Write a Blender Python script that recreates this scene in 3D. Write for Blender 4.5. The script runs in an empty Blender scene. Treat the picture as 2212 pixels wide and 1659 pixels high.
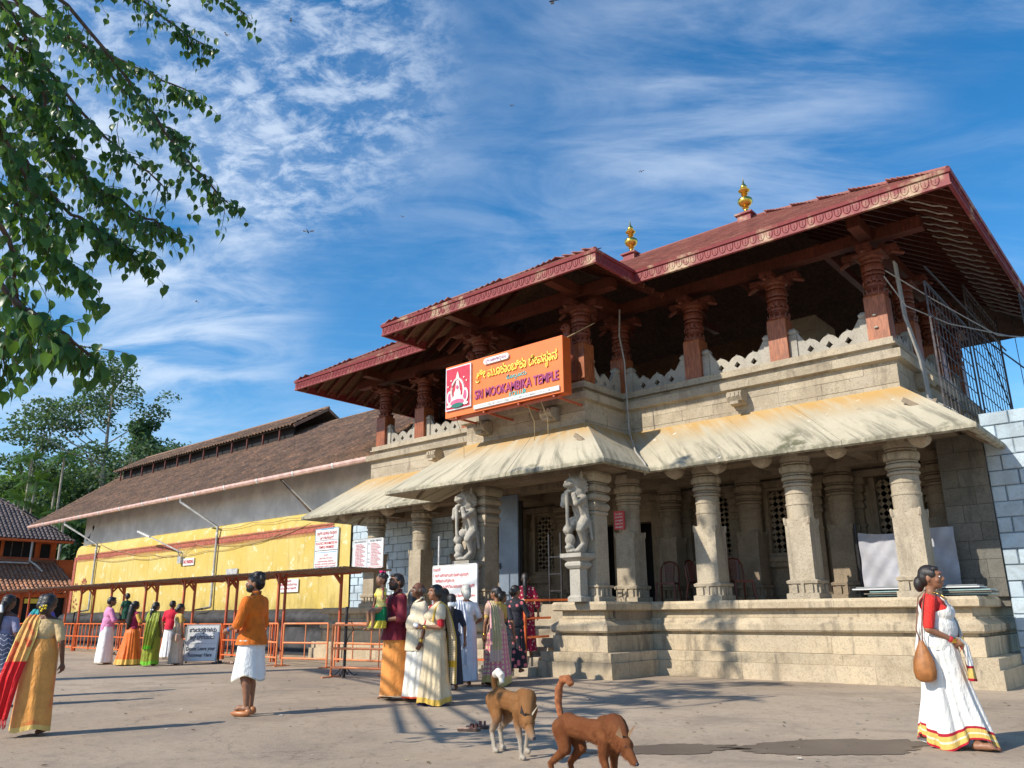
import bpy, bmesh, math, random
import numpy as np
from mathutils import Vector, Matrix, noise as mnoise
R = random.Random(7)
PI = math.pi
SC = bpy.context.scene
COL = SC.collection

# ---------------------------------------------------------------- camera
cam = bpy.data.cameras.new('camera'); camo = bpy.data.objects.new('camera', cam); COL.objects.link(camo)
SC.camera = camo
cam.sensor_width = 36.0; cam.lens = 27.85; cam.clip_start = 0.05; cam.clip_end = 3000
rt = Vector((0.75542245, 0.65517857, -0.00882972)); up = Vector((0.18875556, -0.20469175, 0.96045438)); fw = Vector((-0.62746176, 0.72721547, 0.27829734))
m = Matrix((rt, up, -fw)).transposed().to_4x4(); m.translation = Vector((0, 0, 1.25))
camo.matrix_world = m

# ---------------------------------------------------------------- light
SUN = Vector((-0.35, -1.0, 0.78)).normalized()
sl = bpy.data.lights.new('sun', 'SUN'); sl.energy = 4.0; sl.angle = math.radians(0.55); sl.color = (1.0, 0.93, 0.80)
so = bpy.data.objects.new('sun', sl); COL.objects.link(so)
so.rotation_euler = (-SUN).to_track_quat('-Z', 'Y').to_euler(); so.location = (-20, -40, 40)
SC.view_settings.view_transform = 'Standard'; SC.view_settings.look = 'None'
SC.view_settings.exposure = 0.48; SC.view_settings.gamma = 1.0; SC.view_settings.use_curve_mapping = False
SC.cycles.max_bounces = 6; SC.cycles.diffuse_bounces = 4; SC.cycles.transparent_max_bounces = 6
SC.cycles.use_denoising = True

W = bpy.data.worlds.new('World'); SC.world = W; W.use_nodes = True
def build_world():
    nt = W.node_tree; nd = nt.nodes; ln = nt.links; nd.clear()
    out = nd.new('ShaderNodeOutputWorld'); bg = nd.new('ShaderNodeBackground'); bg.inputs[1].default_value = 0.135
    sky = nd.new('ShaderNodeTexSky'); sky.sky_type = 'NISHITA'; sky.sun_disc = False
    sky.sun_elevation = math.asin(SUN.z); sky.sun_rotation = math.atan2(SUN.x, SUN.y)
    sky.air_density = 1.0; sky.dust_density = 0.35; sky.ozone_density = 2.6
    def M(op, a, b=None, c=None):
        n = nd.new('ShaderNodeMath'); n.operation = op
        for i, v in enumerate((a, b, c)):
            if v is None: continue
            if isinstance(v, (int, float)): n.inputs[i].default_value = v
            else: ln.new(v, n.inputs[i])
        return n.outputs[0]
    def SS(x, a, b):
        n = nd.new('ShaderNodeMapRange'); n.interpolation_type = 'SMOOTHSTEP'; ln.new(x, n.inputs[0])
        n.inputs[1].default_value = a; n.inputs[2].default_value = b; return n.outputs[0]
    tc = nd.new('ShaderNodeTexCoord'); vec = tc.outputs['Generated']
    def dot(v):
        n = nd.new('ShaderNodeVectorMath'); n.operation = 'DOT_PRODUCT'; ln.new(vec, n.inputs[0]); n.inputs[1].default_value = v; return n.outputs['Value']
    # cloud layer 1 km up: direction divided by height above the horizon
    z = M('MAXIMUM', dot((0, 0, 1)), 0.03); zz = M('ADD', z, 0.22)
    cx = M('DIVIDE', dot((0.757, 0.653, 0)), zz); cy = M('DIVIDE', dot((-0.653, 0.757, 0)), zz)
    cmb = nd.new('ShaderNodeCombineXYZ'); ln.new(cx, cmb.inputs[0]); ln.new(cy, cmb.inputs[1])
    def NZ(scale, sc3=(1, 1, 1), rot=0, detail=8, rough=.6, dist=0, off=(0, 0, 0)):
        mp = nd.new('ShaderNodeMapping'); mp.vector_type = 'POINT'; ln.new(cmb.outputs[0], mp.inputs[0])
        mp.inputs['Rotation'].default_value = (0, 0, rot); mp.inputs['Scale'].default_value = sc3; mp.inputs['Location'].default_value = off
        n = nd.new('ShaderNodeTexNoise'); n.inputs['Scale'].default_value = scale; n.inputs['Detail'].default_value = detail
        n.inputs['Roughness'].default_value = rough; n.inputs['Distortion'].default_value = dist
        ln.new(mp.outputs[0], n.inputs['Vector']); return n.outputs['Fac']
    w1 = SS(NZ(2.3, (1.0, 2.3, 1), 0.45, 11, .64, .7, (3.1, 1.7, 0)), .44, .76)
    w2 = SS(NZ(2.6, (0.55, 2.4, 1), -0.5, 9, .66, .6, (8.3, 4.1, 0)), .47, .82)
    w3 = SS(NZ(0.9, (1, 1.5, 1), 0.2, 5, .5, .4, (1.3, 9.1, 0)), .35, .72)
    wisp = M('MULTIPLY', M('ADD', M('MULTIPLY', w1, .75), M('MULTIPLY', w2, .6)), M('ADD', M('MULTIPLY', w3, .85), .15))
    # the patch of small broken cloud high on the left, and the pale veils
    def spot(v, r0, r1): return SS(dot(v), math.cos(r0), math.cos(r1))
    def pix(x, y):
        d = fw * 1711.08 + rt * (x - 1106) - up * (y - 829.5); return tuple(d.normalized())
    puffn = SS(NZ(15, (1, 1.25, 1), .4, 10, .66, .3), .40, .66)
    puff = M('MULTIPLY', puffn, M('MAXIMUM', M('MAXIMUM', spot(pix(600, 120), .24, .05), spot(pix(560, 270), .17, .03)), M('MULTIPLY', spot(pix(330, 40), .26, .06), .8)))
    veil = M('MULTIPLY', SS(NZ(3.2, (1, 1.8, 1), .1, 8, .6, .8, (5, 2, 0)), .3, .7), M('ADD', M('ADD', M('MULTIPLY', spot(pix(200, 690), .30, .02), .75), M('MULTIPLY', spot(pix(420, 640), .16, .02), .6)), M('ADD', M('MULTIPLY', spot(pix(60, 330), .38, .05), .6), M('MULTIPLY', spot(pix(1130, 300), .26, .02), .45))))
    veil2 = M('MULTIPLY', SS(NZ(3.0, (.5, 2.6, 1), -.35, 8, .6, .5, (2, 7, 0)), .38, .72), M('MULTIPLY', spot(pix(1560, 230), .26, .03), .38))
    low = M('MULTIPLY', SS(z, .30, .0), .22)
    fac = M('MINIMUM', M('ADD', M('ADD', M('MULTIPLY', wisp, .42), M('MULTIPLY', puff, .55)), M('ADD', M('ADD', M('MULTIPLY', veil, .40), veil2), low)), .93)
    hs = nd.new('ShaderNodeHueSaturation'); hs.inputs['Saturation'].default_value = 1.36; hs.inputs['Value'].default_value = 0.98; hs.inputs['Hue'].default_value = 0.497
    ln.new(sky.outputs[0], hs.inputs['Color'])
    mx = nd.new('ShaderNodeMix'); mx.data_type = 'RGBA'; ln.new(fac, mx.inputs[0]); ln.new(hs.outputs[0], mx.inputs[6]); mx.inputs[7].default_value = (4.6, 5.2, 6.0, 1)
    ln.new(mx.outputs[2], bg.inputs[0]); ln.new(bg.outputs[0], out.inputs[0])
build_world()
# ---------------------------------------------------------------- helpers
def wloc(o):
    v = Vector((0, 0, 0))
    while o is not None: v += o.location; o = o.parent
    return v
def tag(o, label=None, cat=None, group=None, kind=None):
    if label: o['label'] = label
    if cat: o['category'] = cat
    if group: o['group'] = group
    if kind: o['kind'] = kind
    return o
def thing(name, label, cat, loc=(0, 0, 0), rz=0, group=None):
    o = bpy.data.objects.new(name, None); COL.objects.link(o); o.location = loc; o.rotation_euler = (0, 0, rz)
    o.empty_display_size = .2
    return tag(o, label, cat, group)
def dup(root, loc=None, rz=None, label=None, group=None, parent=None, scale=None):
    r = root.copy(); COL.objects.link(r)
    if parent is not None: r.parent = parent
    if loc is not None: r.location = loc
    if rz is not None: r.rotation_euler = (0, 0, rz)
    if scale is not None: r.scale = scale
    if label: r['label'] = label
    if group: r['group'] = group
    for ch in list(root.children):
        c = ch.copy(); COL.objects.link(c); c.parent = r
        for g in list(ch.children):
            d = g.copy(); COL.objects.link(d); d.parent = c
    return r
def inst(o, loc, parent=None, rz=0, name=None):
    r = bpy.data.objects.new(name or o.name.split('.')[0], o.data); COL.objects.link(r); r.parent = parent; r.location = loc; r.rotation_euler = (0, 0, rz); return r

class MB:
    def __init__(s): s.v = []; s.f = []; s.uv = {}; s.T = None
    def _add(s, vs):
        n = len(s.v)
        if s.T is not None: vs = [tuple(s.T @ Vector(p)) for p in vs]
        s.v.extend(vs); return n
    def poly(s, vs, uv=None):
        n = s._add(vs); s.f.append(tuple(range(n, n + len(vs))))
        if uv: s.uv[len(s.f) - 1] = uv
    def grid(s, rows, closed=False, uv=None, flip=False):
        """rows: list of equal-length lists of points. uv(i,j)->(u,v)"""
        nr, nc = len(rows), len(rows[0]); n = s._add([p for r in rows for p in r])
        for i in range(nr - 1):
            for j in range(nc if closed else nc - 1):
                k = (j + 1) % nc
                q = (n + i * nc + j, n + i * nc + k, n + (i + 1) * nc + k, n + (i + 1) * nc + j)
                if flip: q = q[::-1]
                s.f.append(q)
                if uv:
                    jj = j + 1
                    U = (uv(i, j), uv(i, jj), uv(i + 1, jj), uv(i + 1, j))
                    s.uv[len(s.f) - 1] = U[::-1] if flip else U
        return n
    def box(s, x0, x1, y0, y1, z0, z1, tz=None):
        n = s._add([(x0, y0, z0), (x1, y0, z0), (x1, y1, z0), (x0, y1, z0), (x0, y0, z1), (x1, y0, z1), (x1, y1, z1), (x0, y1, z1)])
        for q in ((0, 3, 2, 1), (4, 5, 6, 7), (0, 1, 5, 4), (1, 2, 6, 5), (2, 3, 7, 6), (3, 0, 4, 7)): s.f.append(tuple(n + i for i in q))
        return s
    def cbox(s, c, d): return s.box(c[0] - d[0] / 2, c[0] + d[0] / 2, c[1] - d[1] / 2, c[1] + d[1] / 2, c[2] - d[2] / 2, c[2] + d[2] / 2)
    def bar(s, p, q, w, h=None, upv=(0, 0, 1)):
        """rectangular bar from p to q"""
        h = h or w; p = Vector(p); q = Vector(q); d = (q - p).normalized(); u = Vector(upv)
        if abs(d.dot(u)) > .99: u = Vector((1, 0, 0))
        a = d.cross(u).normalized() * w / 2; b = a.cross(d).normalized() * h / 2
        n = s._add([tuple(c) for c in (p - a - b, p + a - b, p + a + b, p - a + b, q - a - b, q + a - b, q + a + b, q - a + b)])
        for f in ((0, 1, 2, 3), (7, 6, 5, 4), (4, 5, 1, 0), (5, 6, 2, 1), (6, 7, 3, 2), (7, 4, 0, 3)): s.f.append(tuple(n + i for i in f[::-1]))
        return s
    def ring(s, c, d, r, n, ph=0):
        d = Vector(d).normalized(); u = Vector((0, 0, 1)) if abs(d.z) < .9 else Vector((1, 0, 0))
        a = d.cross(u).normalized(); b = d.cross(a)
        return [tuple(Vector(c) + (a * math.cos(2 * PI * i / n + ph) + b * math.sin(2 * PI * i / n + ph)) * r) for i in range(n)]
    def tube(s, pts, r, n=6, cap=True):
        pts = [Vector(p) for p in pts]; rows = []
        for i, p in enumerate(pts):
            d = (pts[min(i + 1, len(pts) - 1)] - pts[max(i - 1, 0)])
            rr = r[i] if isinstance(r, (list, tuple)) else r
            rows.append(s.ring(p, d, rr, n))
        n0 = s.grid(rows, closed=True, flip=False)
        if cap:
            s.f.append(tuple(n0 + i for i in range(n))[::-1]); m_ = n0 + (len(rows) - 1) * n; s.f.append(tuple(m_ + i for i in range(n)))
        return s
    def lathe(s, prof, n=16, c=(0, 0), fn=None, ph=0, cap=True):
        """prof list of (r,z); fn(theta, r, z)->r"""
        rows = []
        for r, z in prof:
            row = []
            for i in range(n):
                t = 2 * PI * i / n + ph; rr = fn(t, r, z) if fn else r
                row.append((c[0] + rr * math.cos(t), c[1] + rr * math.sin(t), z))
            rows.append(row)
        n0 = s.grid(rows, closed=True)
        if cap:
            s.f.append(tuple(n0 + i for i in range(n))[::-1]); m_ = n0 + (len(rows) - 1) * n; s.f.append(tuple(m_ + i for i in range(n)))
        return s
    def sq(s, prof, c=(0, 0)):
        """square stack: prof list of (half, z)"""
        n = 4; rows = [[(c[0] - h, c[1] - h, z), (c[0] + h, c[1] - h, z), (c[0] + h, c[1] + h, z), (c[0] - h, c[1] + h, z)] for h, z in prof]
        n0 = s.grid(rows, closed=True); s.f.append((n0 + 3, n0 + 2, n0 + 1, n0)); m_ = n0 + (len(rows) - 1) * 4; s.f.append((m_, m_ + 1, m_ + 2, m_ + 3)); return s
    def ell(s, c, r, rot=None, nu=10, nv=7):
        rows = []; c = Vector(c)
        for i in range(nv + 1):
            a = -PI / 2 + PI * i / nv; row = []
            for j in range(nu):
                b = 2 * PI * j / nu
                p = Vector((r[0] * math.cos(a) * math.cos(b), r[1] * math.cos(a) * math.sin(b), r[2] * math.sin(a)))
                if rot is not None: p = rot @ p
                row.append(tuple(c + p))
            rows.append(row)
        s.grid(rows, closed=True); return s
    def cone(s, p, r0, q, r1, n=10):
        """round-ended capsule"""
        p = Vector(p); q = Vector(q); d = q - p; L = d.length
        if L < 1e-5: return s.ell(p, (r0, r0, r0))
        d.normalize(); u = Vector((0, 0, 1)) if abs(d.z) < .9 else Vector((1, 0, 0)); a = d.cross(u).normalized(); b = d.cross(a); rows = []
        for k in range(0, 4): 
            t = -PI / 2 + (PI / 2) * k / 3; rows.append((p + d * r0 * math.sin(t), max(r0 * math.cos(t), 1e-4)))
        for k in range(0, 4):
            t = (PI / 2) * k / 3; rows.append((q + d * r1 * math.sin(t), max(r1 * math.cos(t), 1e-4)))
        s.grid([[tuple(c + (a * math.cos(2 * PI * i / n) + b * math.sin(2 * PI * i / n)) * r) for i in range(n)] for c, r in rows], closed=True); return s
    def prism(s, pts2, lo, hi, axis='y'):
        """extrude a closed 2D outline (x,z) along y between lo and hi (or (x,y) along z)"""
        n = len(pts2)
        if axis == 'y': A = [(x, lo, z) for x, z in pts2]; B = [(x, hi, z) for x, z in pts2]
        elif axis == 'z': A = [(x, y, lo) for x, y in pts2]; B = [(x, y, hi) for x, y in pts2]
        else: A = [(lo, y, z) for y, z in pts2]; B = [(hi, y, z) for y, z in pts2]
        n0 = s._add(A + B); s.f.append(tuple(n0 + i for i in range(n))); s.f.append(tuple(n0 + n + i for i in range(n))[::-1])
        for i in range(n): j = (i + 1) % n; s.f.append((n0 + j, n0 + i, n0 + n + i, n0 + n + j))
        return s
    def mesh(s, name, org=(0, 0, 0), smooth=None, fix=True):
        me = bpy.data.meshes.new(name); o = Vector(org)
        me.from_pydata([(p[0] - o[0], p[1] - o[1], p[2] - o[2]) for p in s.v], [], s.f)
        if s.uv:
            ul = me.uv_layers.new(name='UVMap'); dat = np.zeros((len(me.loops), 2), np.float32)
            ls = 0
            for i, f in enumerate(s.f):
                if i in s.uv: 
                    for k, t in enumerate(s.uv[i]): dat[ls + k] = t
                ls += len(f)
            ul.data.foreach_set('uv', dat.ravel())
        if fix:
            bm = bmesh.new(); bm.from_mesh(me); bmesh.ops.recalc_face_normals(bm, faces=bm.faces); bm.to_mesh(me); bm.free()
        if smooth is not None:
            me.shade_smooth()
            if smooth < 179: 
                try: me.set_sharp_from_angle(angle=math.radians(smooth))
                except Exception: pass
        me.update(); return me
    def build(s, name, mat, parent=None, local=False, smooth=None, org=None, fix=True):
        if not s.v: return None
        if org is None:
            a = np.array(s.v, dtype=float); lo = a.min(0); hi = a.max(0); org = ((lo[0] + hi[0]) / 2, (lo[1] + hi[1]) / 2, lo[2])
        me = s.mesh(name, org, smooth, fix); 
        if mat is not None: me.materials.append(mat)
        o = bpy.data.objects.new(name, me); COL.objects.link(o)
        o.location = org
        if parent is not None:
            o.parent = parent
            if not local: o.location = Vector(org) - wloc(parent)
            else:
                q = parent; v = Vector((0, 0, 0))
                while q.parent is not None: v += q.location; q = q.parent
                o.location = Vector(org) - v
        return o

# ---------------------------------------------------------------- materials
MATS = {}
class NT:
    def __init__(s, name):
        s.m = bpy.data.materials.new(name); s.m.use_nodes = True; s.nt = s.m.node_tree; s.nd = s.nt.nodes; s.ln = s.nt.links
        s.b = s.nd['Principled BSDF']; s.b.inputs['Roughness'].default_value = .8; MATS[name] = s.m
    def n(s, t): return s.nd.new(t)
    def pos(s, sc=(1, 1, 1), kind='pos', rot=(0, 0, 0)):
        if kind == 'pos': g = s.n('ShaderNodeNewGeometry').outputs['Position']
        elif kind == 'obj': g = s.n('ShaderNodeTexCoord').outputs['Object']
        else: g = s.n('ShaderNodeUVMap').outputs[0]
        mp = s.n('ShaderNodeMapping'); s.ln.new(g, mp.inputs[0]); mp.inputs['Scale'].default_value = sc; mp.inputs['Rotation'].default_value = rot; return mp.outputs[0]
    def noise(s, vec, scale, detail=5, rough=.55, dist=0):
        n = s.n('ShaderNodeTexNoise'); n.inputs['Scale'].default_value = scale; n.inputs['Detail'].default_value = detail; n.inputs['Roughness'].default_value = rough; n.inputs['Distortion'].default_value = dist
        s.ln.new(vec, n.inputs['Vector']); return n.outputs['Fac']
    def vor(s, vec, scale, feat='F1', rnd=1):
        n = s.n('ShaderNodeTexVoronoi'); n.feature = feat; n.inputs['Scale'].default_value = scale; n.inputs['Randomness'].default_value = rnd; s.ln.new(vec, n.inputs['Vector']); return n
    def ss(s, x, a, b, lo=0., hi=1.):
        n = s.n('ShaderNodeMapRange'); n.interpolation_type = 'SMOOTHSTEP'; s.ln.new(x, n.inputs[0]); n.inputs[1].default_value = a; n.inputs[2].default_value = b; n.inputs[3].default_value = lo; n.inputs[4].default_value = hi; return n.outputs[0]
    def math(s, op, a, b=None):
        n = s.n('ShaderNodeMath'); n.operation = op
        for i, v in enumerate((a, b)):
            if v is None: continue
            if isinstance(v, (int, float)): n.inputs[i].default_value = v
            else: s.ln.new(v, n.inputs[i])
        return n.outputs[0]
    def mix(s, f, a, b, mode='MIX'):
        n = s.n('ShaderNodeMix'); n.data_type = 'RGBA'; n.blend_type = mode
        for sock, v in ((n.inputs[0], f), (n.inputs[6], a), (n.inputs[7], b)):
            if isinstance(v, (int, float)): sock.default_value = v
            elif isinstance(v, tuple): sock.default_value = (*v, 1) if len(v) == 3 else v
            else: s.ln.new(v, sock)
        return n.outputs[2]
    def sep(s, vec):
        n = s.n('ShaderNodeSeparateXYZ'); s.ln.new(vec, n.inputs[0]); return n.outputs
    def rnd(s): return s.n('ShaderNodeObjectInfo').outputs['Random']
    def col(s, c):
        if isinstance(c, tuple): s.b.inputs['Base Color'].default_value = (*c, 1)
        else: s.ln.new(c, s.b.inputs['Base Color'])
        return s
    def bump(s, h, strength=.4, dist=.01):
        n = s.n('ShaderNodeBump'); n.inputs['Strength'].default_value = strength; n.inputs['Distance'].default_value = dist; s.ln.new(h, n.inputs['Height']); s.ln.new(n.outputs[0], s.b.inputs['Normal']); return s
    def rough(s, r):
        if isinstance(r, (int, float)): s.b.inputs['Roughness'].default_value = r
        else: s.ln.new(r, s.b.inputs['Roughness'])
        return s
    def spec(s, v): s.b.inputs['Specular IOR Level'].default_value = v; return s

def mk_plain(name, c, rough=.6, metal=0, var=.12, scale=8, bump=0):
    t = NT(name); p = t.pos(); n = t.noise(p, scale, 5, .6)
    t.col(t.mix(t.ss(n, .35, .7), tuple(x * (1 - var) for x in c), tuple(min(1, x * (1 + var)) for x in c))).rough(rough)
    t.b.inputs['Metallic'].default_value = metal
    if bump: t.bump(n, bump, .01)
    return t.m
def mk_stone(name, base, dark, warm=None, grit=.35, stain=.5, zstain=None, sc=1.0, rough=.85):
    t = NT(name); p = t.pos(); ps = t.pos((1, 1, .22))
    big = t.noise(p, .7 * sc, 6, .6); mid = t.noise(p, 3.4 * sc, 9, .7); fine = t.noise(p, 70, 4, .75); fine2 = t.noise(p, 22, 6, .75)
    streak = t.noise(ps, 3.4 * sc, 8, .68); patch = t.noise(p, 1.7 * sc, 8, .7, .5)
    warm = warm or tuple(x * 1.12 for x in base)
    c = t.mix(t.ss(big, .36, .66), base, warm)
    c = t.mix(t.ss(patch, .47, .60, 0, .6), c, tuple(a * b for a, b in zip(base, (.70, .66, .60))))
    c = t.mix(t.ss(mid, .40, .22, 0, .55), c, tuple(min(1, x * 1.28) for x in warm))
    c = t.mix(t.ss(fine2, .50, .64, 0, grit * 1.3), c, tuple(x * .42 for x in base))
    c = t.mix(t.ss(fine, .48, .60, 0, grit), c, dark)
    c = t.mix(t.ss(fine, .46, .30, 0, grit * .9), c, tuple(min(1, x * 1.45) for x in base))
    c = t.mix(t.ss(streak, .52, .66, 0, stain), c, dark)
    rn = t.rnd(); c = t.mix(.22, c, t.mix(rn, tuple(x * .50 for x in base), tuple(min(1, x * 1.45) for x in base)))
    t.col(c).rough(rough).spec(.25)
    t.bump(t.math('ADD', t.math('MULTIPLY', fine2, .8), t.math('ADD', mid, t.math('MULTIPLY', patch, .8))), .65, .016)
    return t.m
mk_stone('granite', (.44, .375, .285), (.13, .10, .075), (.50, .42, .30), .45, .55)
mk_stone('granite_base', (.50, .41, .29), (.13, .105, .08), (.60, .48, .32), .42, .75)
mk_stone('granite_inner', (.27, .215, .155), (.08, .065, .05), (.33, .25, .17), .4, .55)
mk_stone('granite_dark', (.16, .15, .13), (.05, .05, .045), (.22, .19, .15), .45, .6)
mk_stone('granite_pale', (.42, .39, .34), (.14, .125, .10), (.47, .42, .34), .4, .4)
mk_stone('blue_stone', (.44, .53, .60), (.22, .27, .31), (.50, .58, .63), .2, .3, rough=.6)
def remesh(o, voxel=.012, smooth=2):
    md = o.modifiers.new('r', 'REMESH'); md.mode = 'VOXEL'; md.voxel_size = voxel; md.use_smooth_shade = True
    if smooth:
        sm = o.modifiers.new('s', 'SMOOTH'); sm.factor = .5; sm.iterations = smooth
    dg = bpy.context.evaluated_depsgraph_get(); me = bpy.data.meshes.new_from_object(o.evaluated_get(dg)); mats = list(o.data.materials)
    o.modifiers.clear(); old = o.data; o.data = me; bpy.data.meshes.remove(old)
    if not me.materials:
        for m_ in mats: me.materials.append(m_)
    me.shade_smooth(); return o
def mk_chajja():
    t = NT('chajja_stone'); p = t.pos(); uv = t.pos(kind='uv'); so_ = t.sep(uv); u, v = so_[0], so_[1]
    st = t.noise(t.pos((3.2, .7, 1), 'uv'), 1.2, 7, .65, .3); st2 = t.noise(t.pos((3.2, .8, 1), 'uv', (0, 0, .35)), 1.2, 9, .75, .4)
    big = t.noise(p, .8, 5, .6); fine = t.noise(p, 60, 4, .7); mid = t.noise(p, 7, 7, .7)
    c = t.mix(t.ss(big, .3, .7), (.43, .385, .29), (.51, .455, .34))
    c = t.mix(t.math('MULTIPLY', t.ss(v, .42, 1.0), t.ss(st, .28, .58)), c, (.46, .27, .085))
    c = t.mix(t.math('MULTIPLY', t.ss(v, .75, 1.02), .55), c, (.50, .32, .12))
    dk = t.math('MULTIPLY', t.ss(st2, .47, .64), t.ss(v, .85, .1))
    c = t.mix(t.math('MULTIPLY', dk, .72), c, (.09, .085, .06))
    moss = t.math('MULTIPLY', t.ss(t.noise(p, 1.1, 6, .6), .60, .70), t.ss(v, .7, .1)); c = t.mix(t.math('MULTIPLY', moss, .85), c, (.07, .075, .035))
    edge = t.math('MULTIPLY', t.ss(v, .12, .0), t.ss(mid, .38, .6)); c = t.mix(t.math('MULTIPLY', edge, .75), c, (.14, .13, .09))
    lich = t.math('MULTIPLY', t.ss(t.noise(p, 9, 6, .75), .62, .66), t.ss(t.noise(p, .9, 2, .5), .56, .64)); c = t.mix(lich, c, (.85, .84, .80))
    c = t.mix(t.ss(fine, .5, .75, 0, .4), c, (.2, .17, .11))
    t.col(c).rough(.8).spec(.3); t.bump(t.math('ADD', mid, t.math('MULTIPLY', fine, .6)), .6, .015)
mk_chajja()
def mk_wood(name, c0, c1, rough=.5, sc=(6, 6, .8), spec=.4):
    t = NT(name); p = t.pos(sc); n = t.noise(p, 5, 7, .65, .6); n2 = t.noise(t.pos(), 2.2, 5, .6)
    c = t.mix(t.ss(n, .35, .68), c0, c1); c = t.mix(t.ss(n2, .45, .75, 0, .5), c, tuple(x * .5 for x in c0))
    t.col(c).rough(rough).spec(spec); t.bump(n, .35, .006)
mk_wood('pillar_wood', (.21, .06, .024), (.42, .135, .05), .42)
mk_wood('dark_wood', (.085, .022, .013), (.16, .045, .025), .5)
mk_wood('carved_wood', (.11, .028, .016), (.22, .06, .03), .45)
mk_wood('rafter_wood', (.20, .12, .07), (.34, .22, .13), .7, (2, 2, 2))
mk_wood('board_wood', (.09, .045, .025), (.17, .085, .045), .8, (2, 2, 2))
mk_wood('lit_edge_wood', (.42, .36, .30), (.62, .55, .46), .8, (2, 2, 2))  # light on the rafter edges, put into the colour
def mk_fascia():
    t = NT('fascia_paint'); p = t.pos(); a = t.noise(p, 1.1, 7, .65); b = t.noise(p, 9, 6, .7)
    c = t.mix(t.ss(b, .4, .75), (.20, .022, .026), (.27, .040, .036)); w = t.math('MULTIPLY', t.ss(a, .50, .66), t.ss(b, .33, .55))
    c = t.mix(t.math('MULTIPLY', w, .8), c, (.52, .40, .25)); t.col(c).rough(.6); t.bump(b, .4, .006)
mk_fascia()
def mk_shingle(name, cols, rough=.75, grime=.4, moss=None):
    t = NT(name); p = t.pos(); r = t.rnd(); n = t.noise(p, 1.3, 6, .6); f = t.noise(p, 14, 6, .7); geo = t.n('ShaderNodeNewGeometry').outputs['Random Per Island']
    g = t.math('FRACT', t.math('ADD', r, geo))
    rp = t.n('ShaderNodeValToRGB'); rp.color_ramp.interpolation = 'LINEAR'; t.ln.new(g, rp.inputs[0])
    e = rp.color_ramp.elements; e[0].color = (*cols[0], 1); e[1].color = (*cols[-1], 1)
    for i, c in enumerate(cols[1:-1]): q = e.new((i + 1) / (len(cols) - 1)); q.color = (*c, 1)
    c = t.mix(t.ss(n, .42, .72, 0, grime), rp.outputs[0], moss or (.09, .06, .045)); c = t.mix(t.ss(f, .5, .75, 0, .45), c, tuple(x * .45 for x in cols[0]))
    t.col(c).rough(rough).spec(.25); t.bump(f, .5, .008)
mk_shingle('roof_shingle', [(.26, .10, .085), (.34, .14, .115), (.22, .085, .08), (.40, .19, .15)], .8, .25)
mk_shingle('clay_tile', [(.19, .12, .09), (.30, .18, .12), (.14, .10, .08), (.40, .23, .145), (.19, .145, .115)], .85, .6, (.085, .065, .05))
mk_shingle('clay_tile_orange', [(.42, .19, .11), (.50, .26, .15), (.34, .15, .09), (.46, .28, .2)], .85, .5, (.12, .08, .055))
mk_shingle('clay_tile_grey', [(.115, .095, .10), (.16, .13, .13), (.09, .075, .08), (.19, .15, .14)], .85, .4, (.06, .06, .065))
def mk_gold():
    t = NT('gold'); p = t.pos(); n = t.noise(p, 14, 5, .6); t.col(t.mix(t.ss(n, .4, .7), (.83, .55, .12), (.65, .38, .07))).rough(t.ss(n, .3, .8, .16, .42)); t.b.inputs['Metallic'].default_value = 1
mk_gold()
def mk_yellow():
    t = NT('yellow_plaster'); p = t.pos(); a = t.noise(p, .55, 6, .6); b = t.noise(t.pos((1, 1, .35)), 2.2, 8, .7); f = t.noise(p, 22, 5, .7); z = t.sep(p)[2]
    c = t.mix(t.ss(a, .35, .68), (.56, .41, .105), (.60, .47, .17)); c = t.mix(t.ss(b, .50, .74, 0, .38), c, (.56, .36, .07))
    c = t.mix(t.ss(f, .56, .72, 0, .5), c, (.80, .72, .42)); c = t.mix(t.math('MULTIPLY', t.ss(b, .56, .66), t.ss(f, .55, .62)), c, (.36, .25, .07)); pk = t.vor(p, .9); c = t.mix(t.math('MULTIPLY', t.ss(t.noise(p, 1.9, 9, .75), .56, .60), .8), c, (.70, .62, .40)); c = t.mix(t.math('MULTIPLY', t.ss(t.noise(t.pos((2.5, 1, .25)), 2.0, 8, .7), .53, .62), .5), c, (.42, .31, .10))
    c = t.mix(t.math('MULTIPLY', t.ss(z, 2.3, 1.5), t.ss(b, .40, .62)), c, (.40, .30, .09))
    t.col(c).rough(.85).spec(.2); t.bump(t.math('ADD', f, b), .5, .02)
mk_yellow()
mk_plain('white_wall', (.62, .61, .60), .85, 0, .14, 1.4, .2)
mk_plain('wall_maroon', (.37, .10, .065), .8, 0, .3, 9)
mk_plain('black_plinth', (.035, .033, .035), .7, 0, .5, 3, .5)
mk_plain('gutter_paint', (.62, .40, .34), .45, 0, .2, 3)
mk_plain('pipe_grey', (.42, .42, .41), .45, .0, .25, 5)
mk_plain('pipe_white', (.62, .62, .60), .5, 0, .15, 5)
mk_plain('rust_wood', (.14, .10, .075), .8, 0, .4, 6)
def mk_orange(name, a, b, w):
    t = NT(name); p = t.pos(); n = t.noise(p, 4, 6, .65); f = t.noise(p, 30, 5, .6)
    c = t.mix(t.ss(n, .35, .7), a, b); c = t.mix(t.math('MULTIPLY', t.ss(n, .56, .68), t.ss(f, .5, .6)), c, w); t.col(c).rough(.45)
mk_orange('orange_paint', (.66, .115, .018), (.74, .17, .035), (.35, .25, .2))
mk_orange('orange_rail', (.72, .20, .06), (.74, .28, .12), (.55, .50, .46))
mk_orange('red_oxide', (.40, .075, .035), (.50, .12, .05), (.2, .1, .07))
mk_plain('house_orange', (.66, .14, .035), .8, 0, .15, 2)
mk_plain('dark_metal', (.035, .033, .035), .5, .3, .3, 8)
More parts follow.
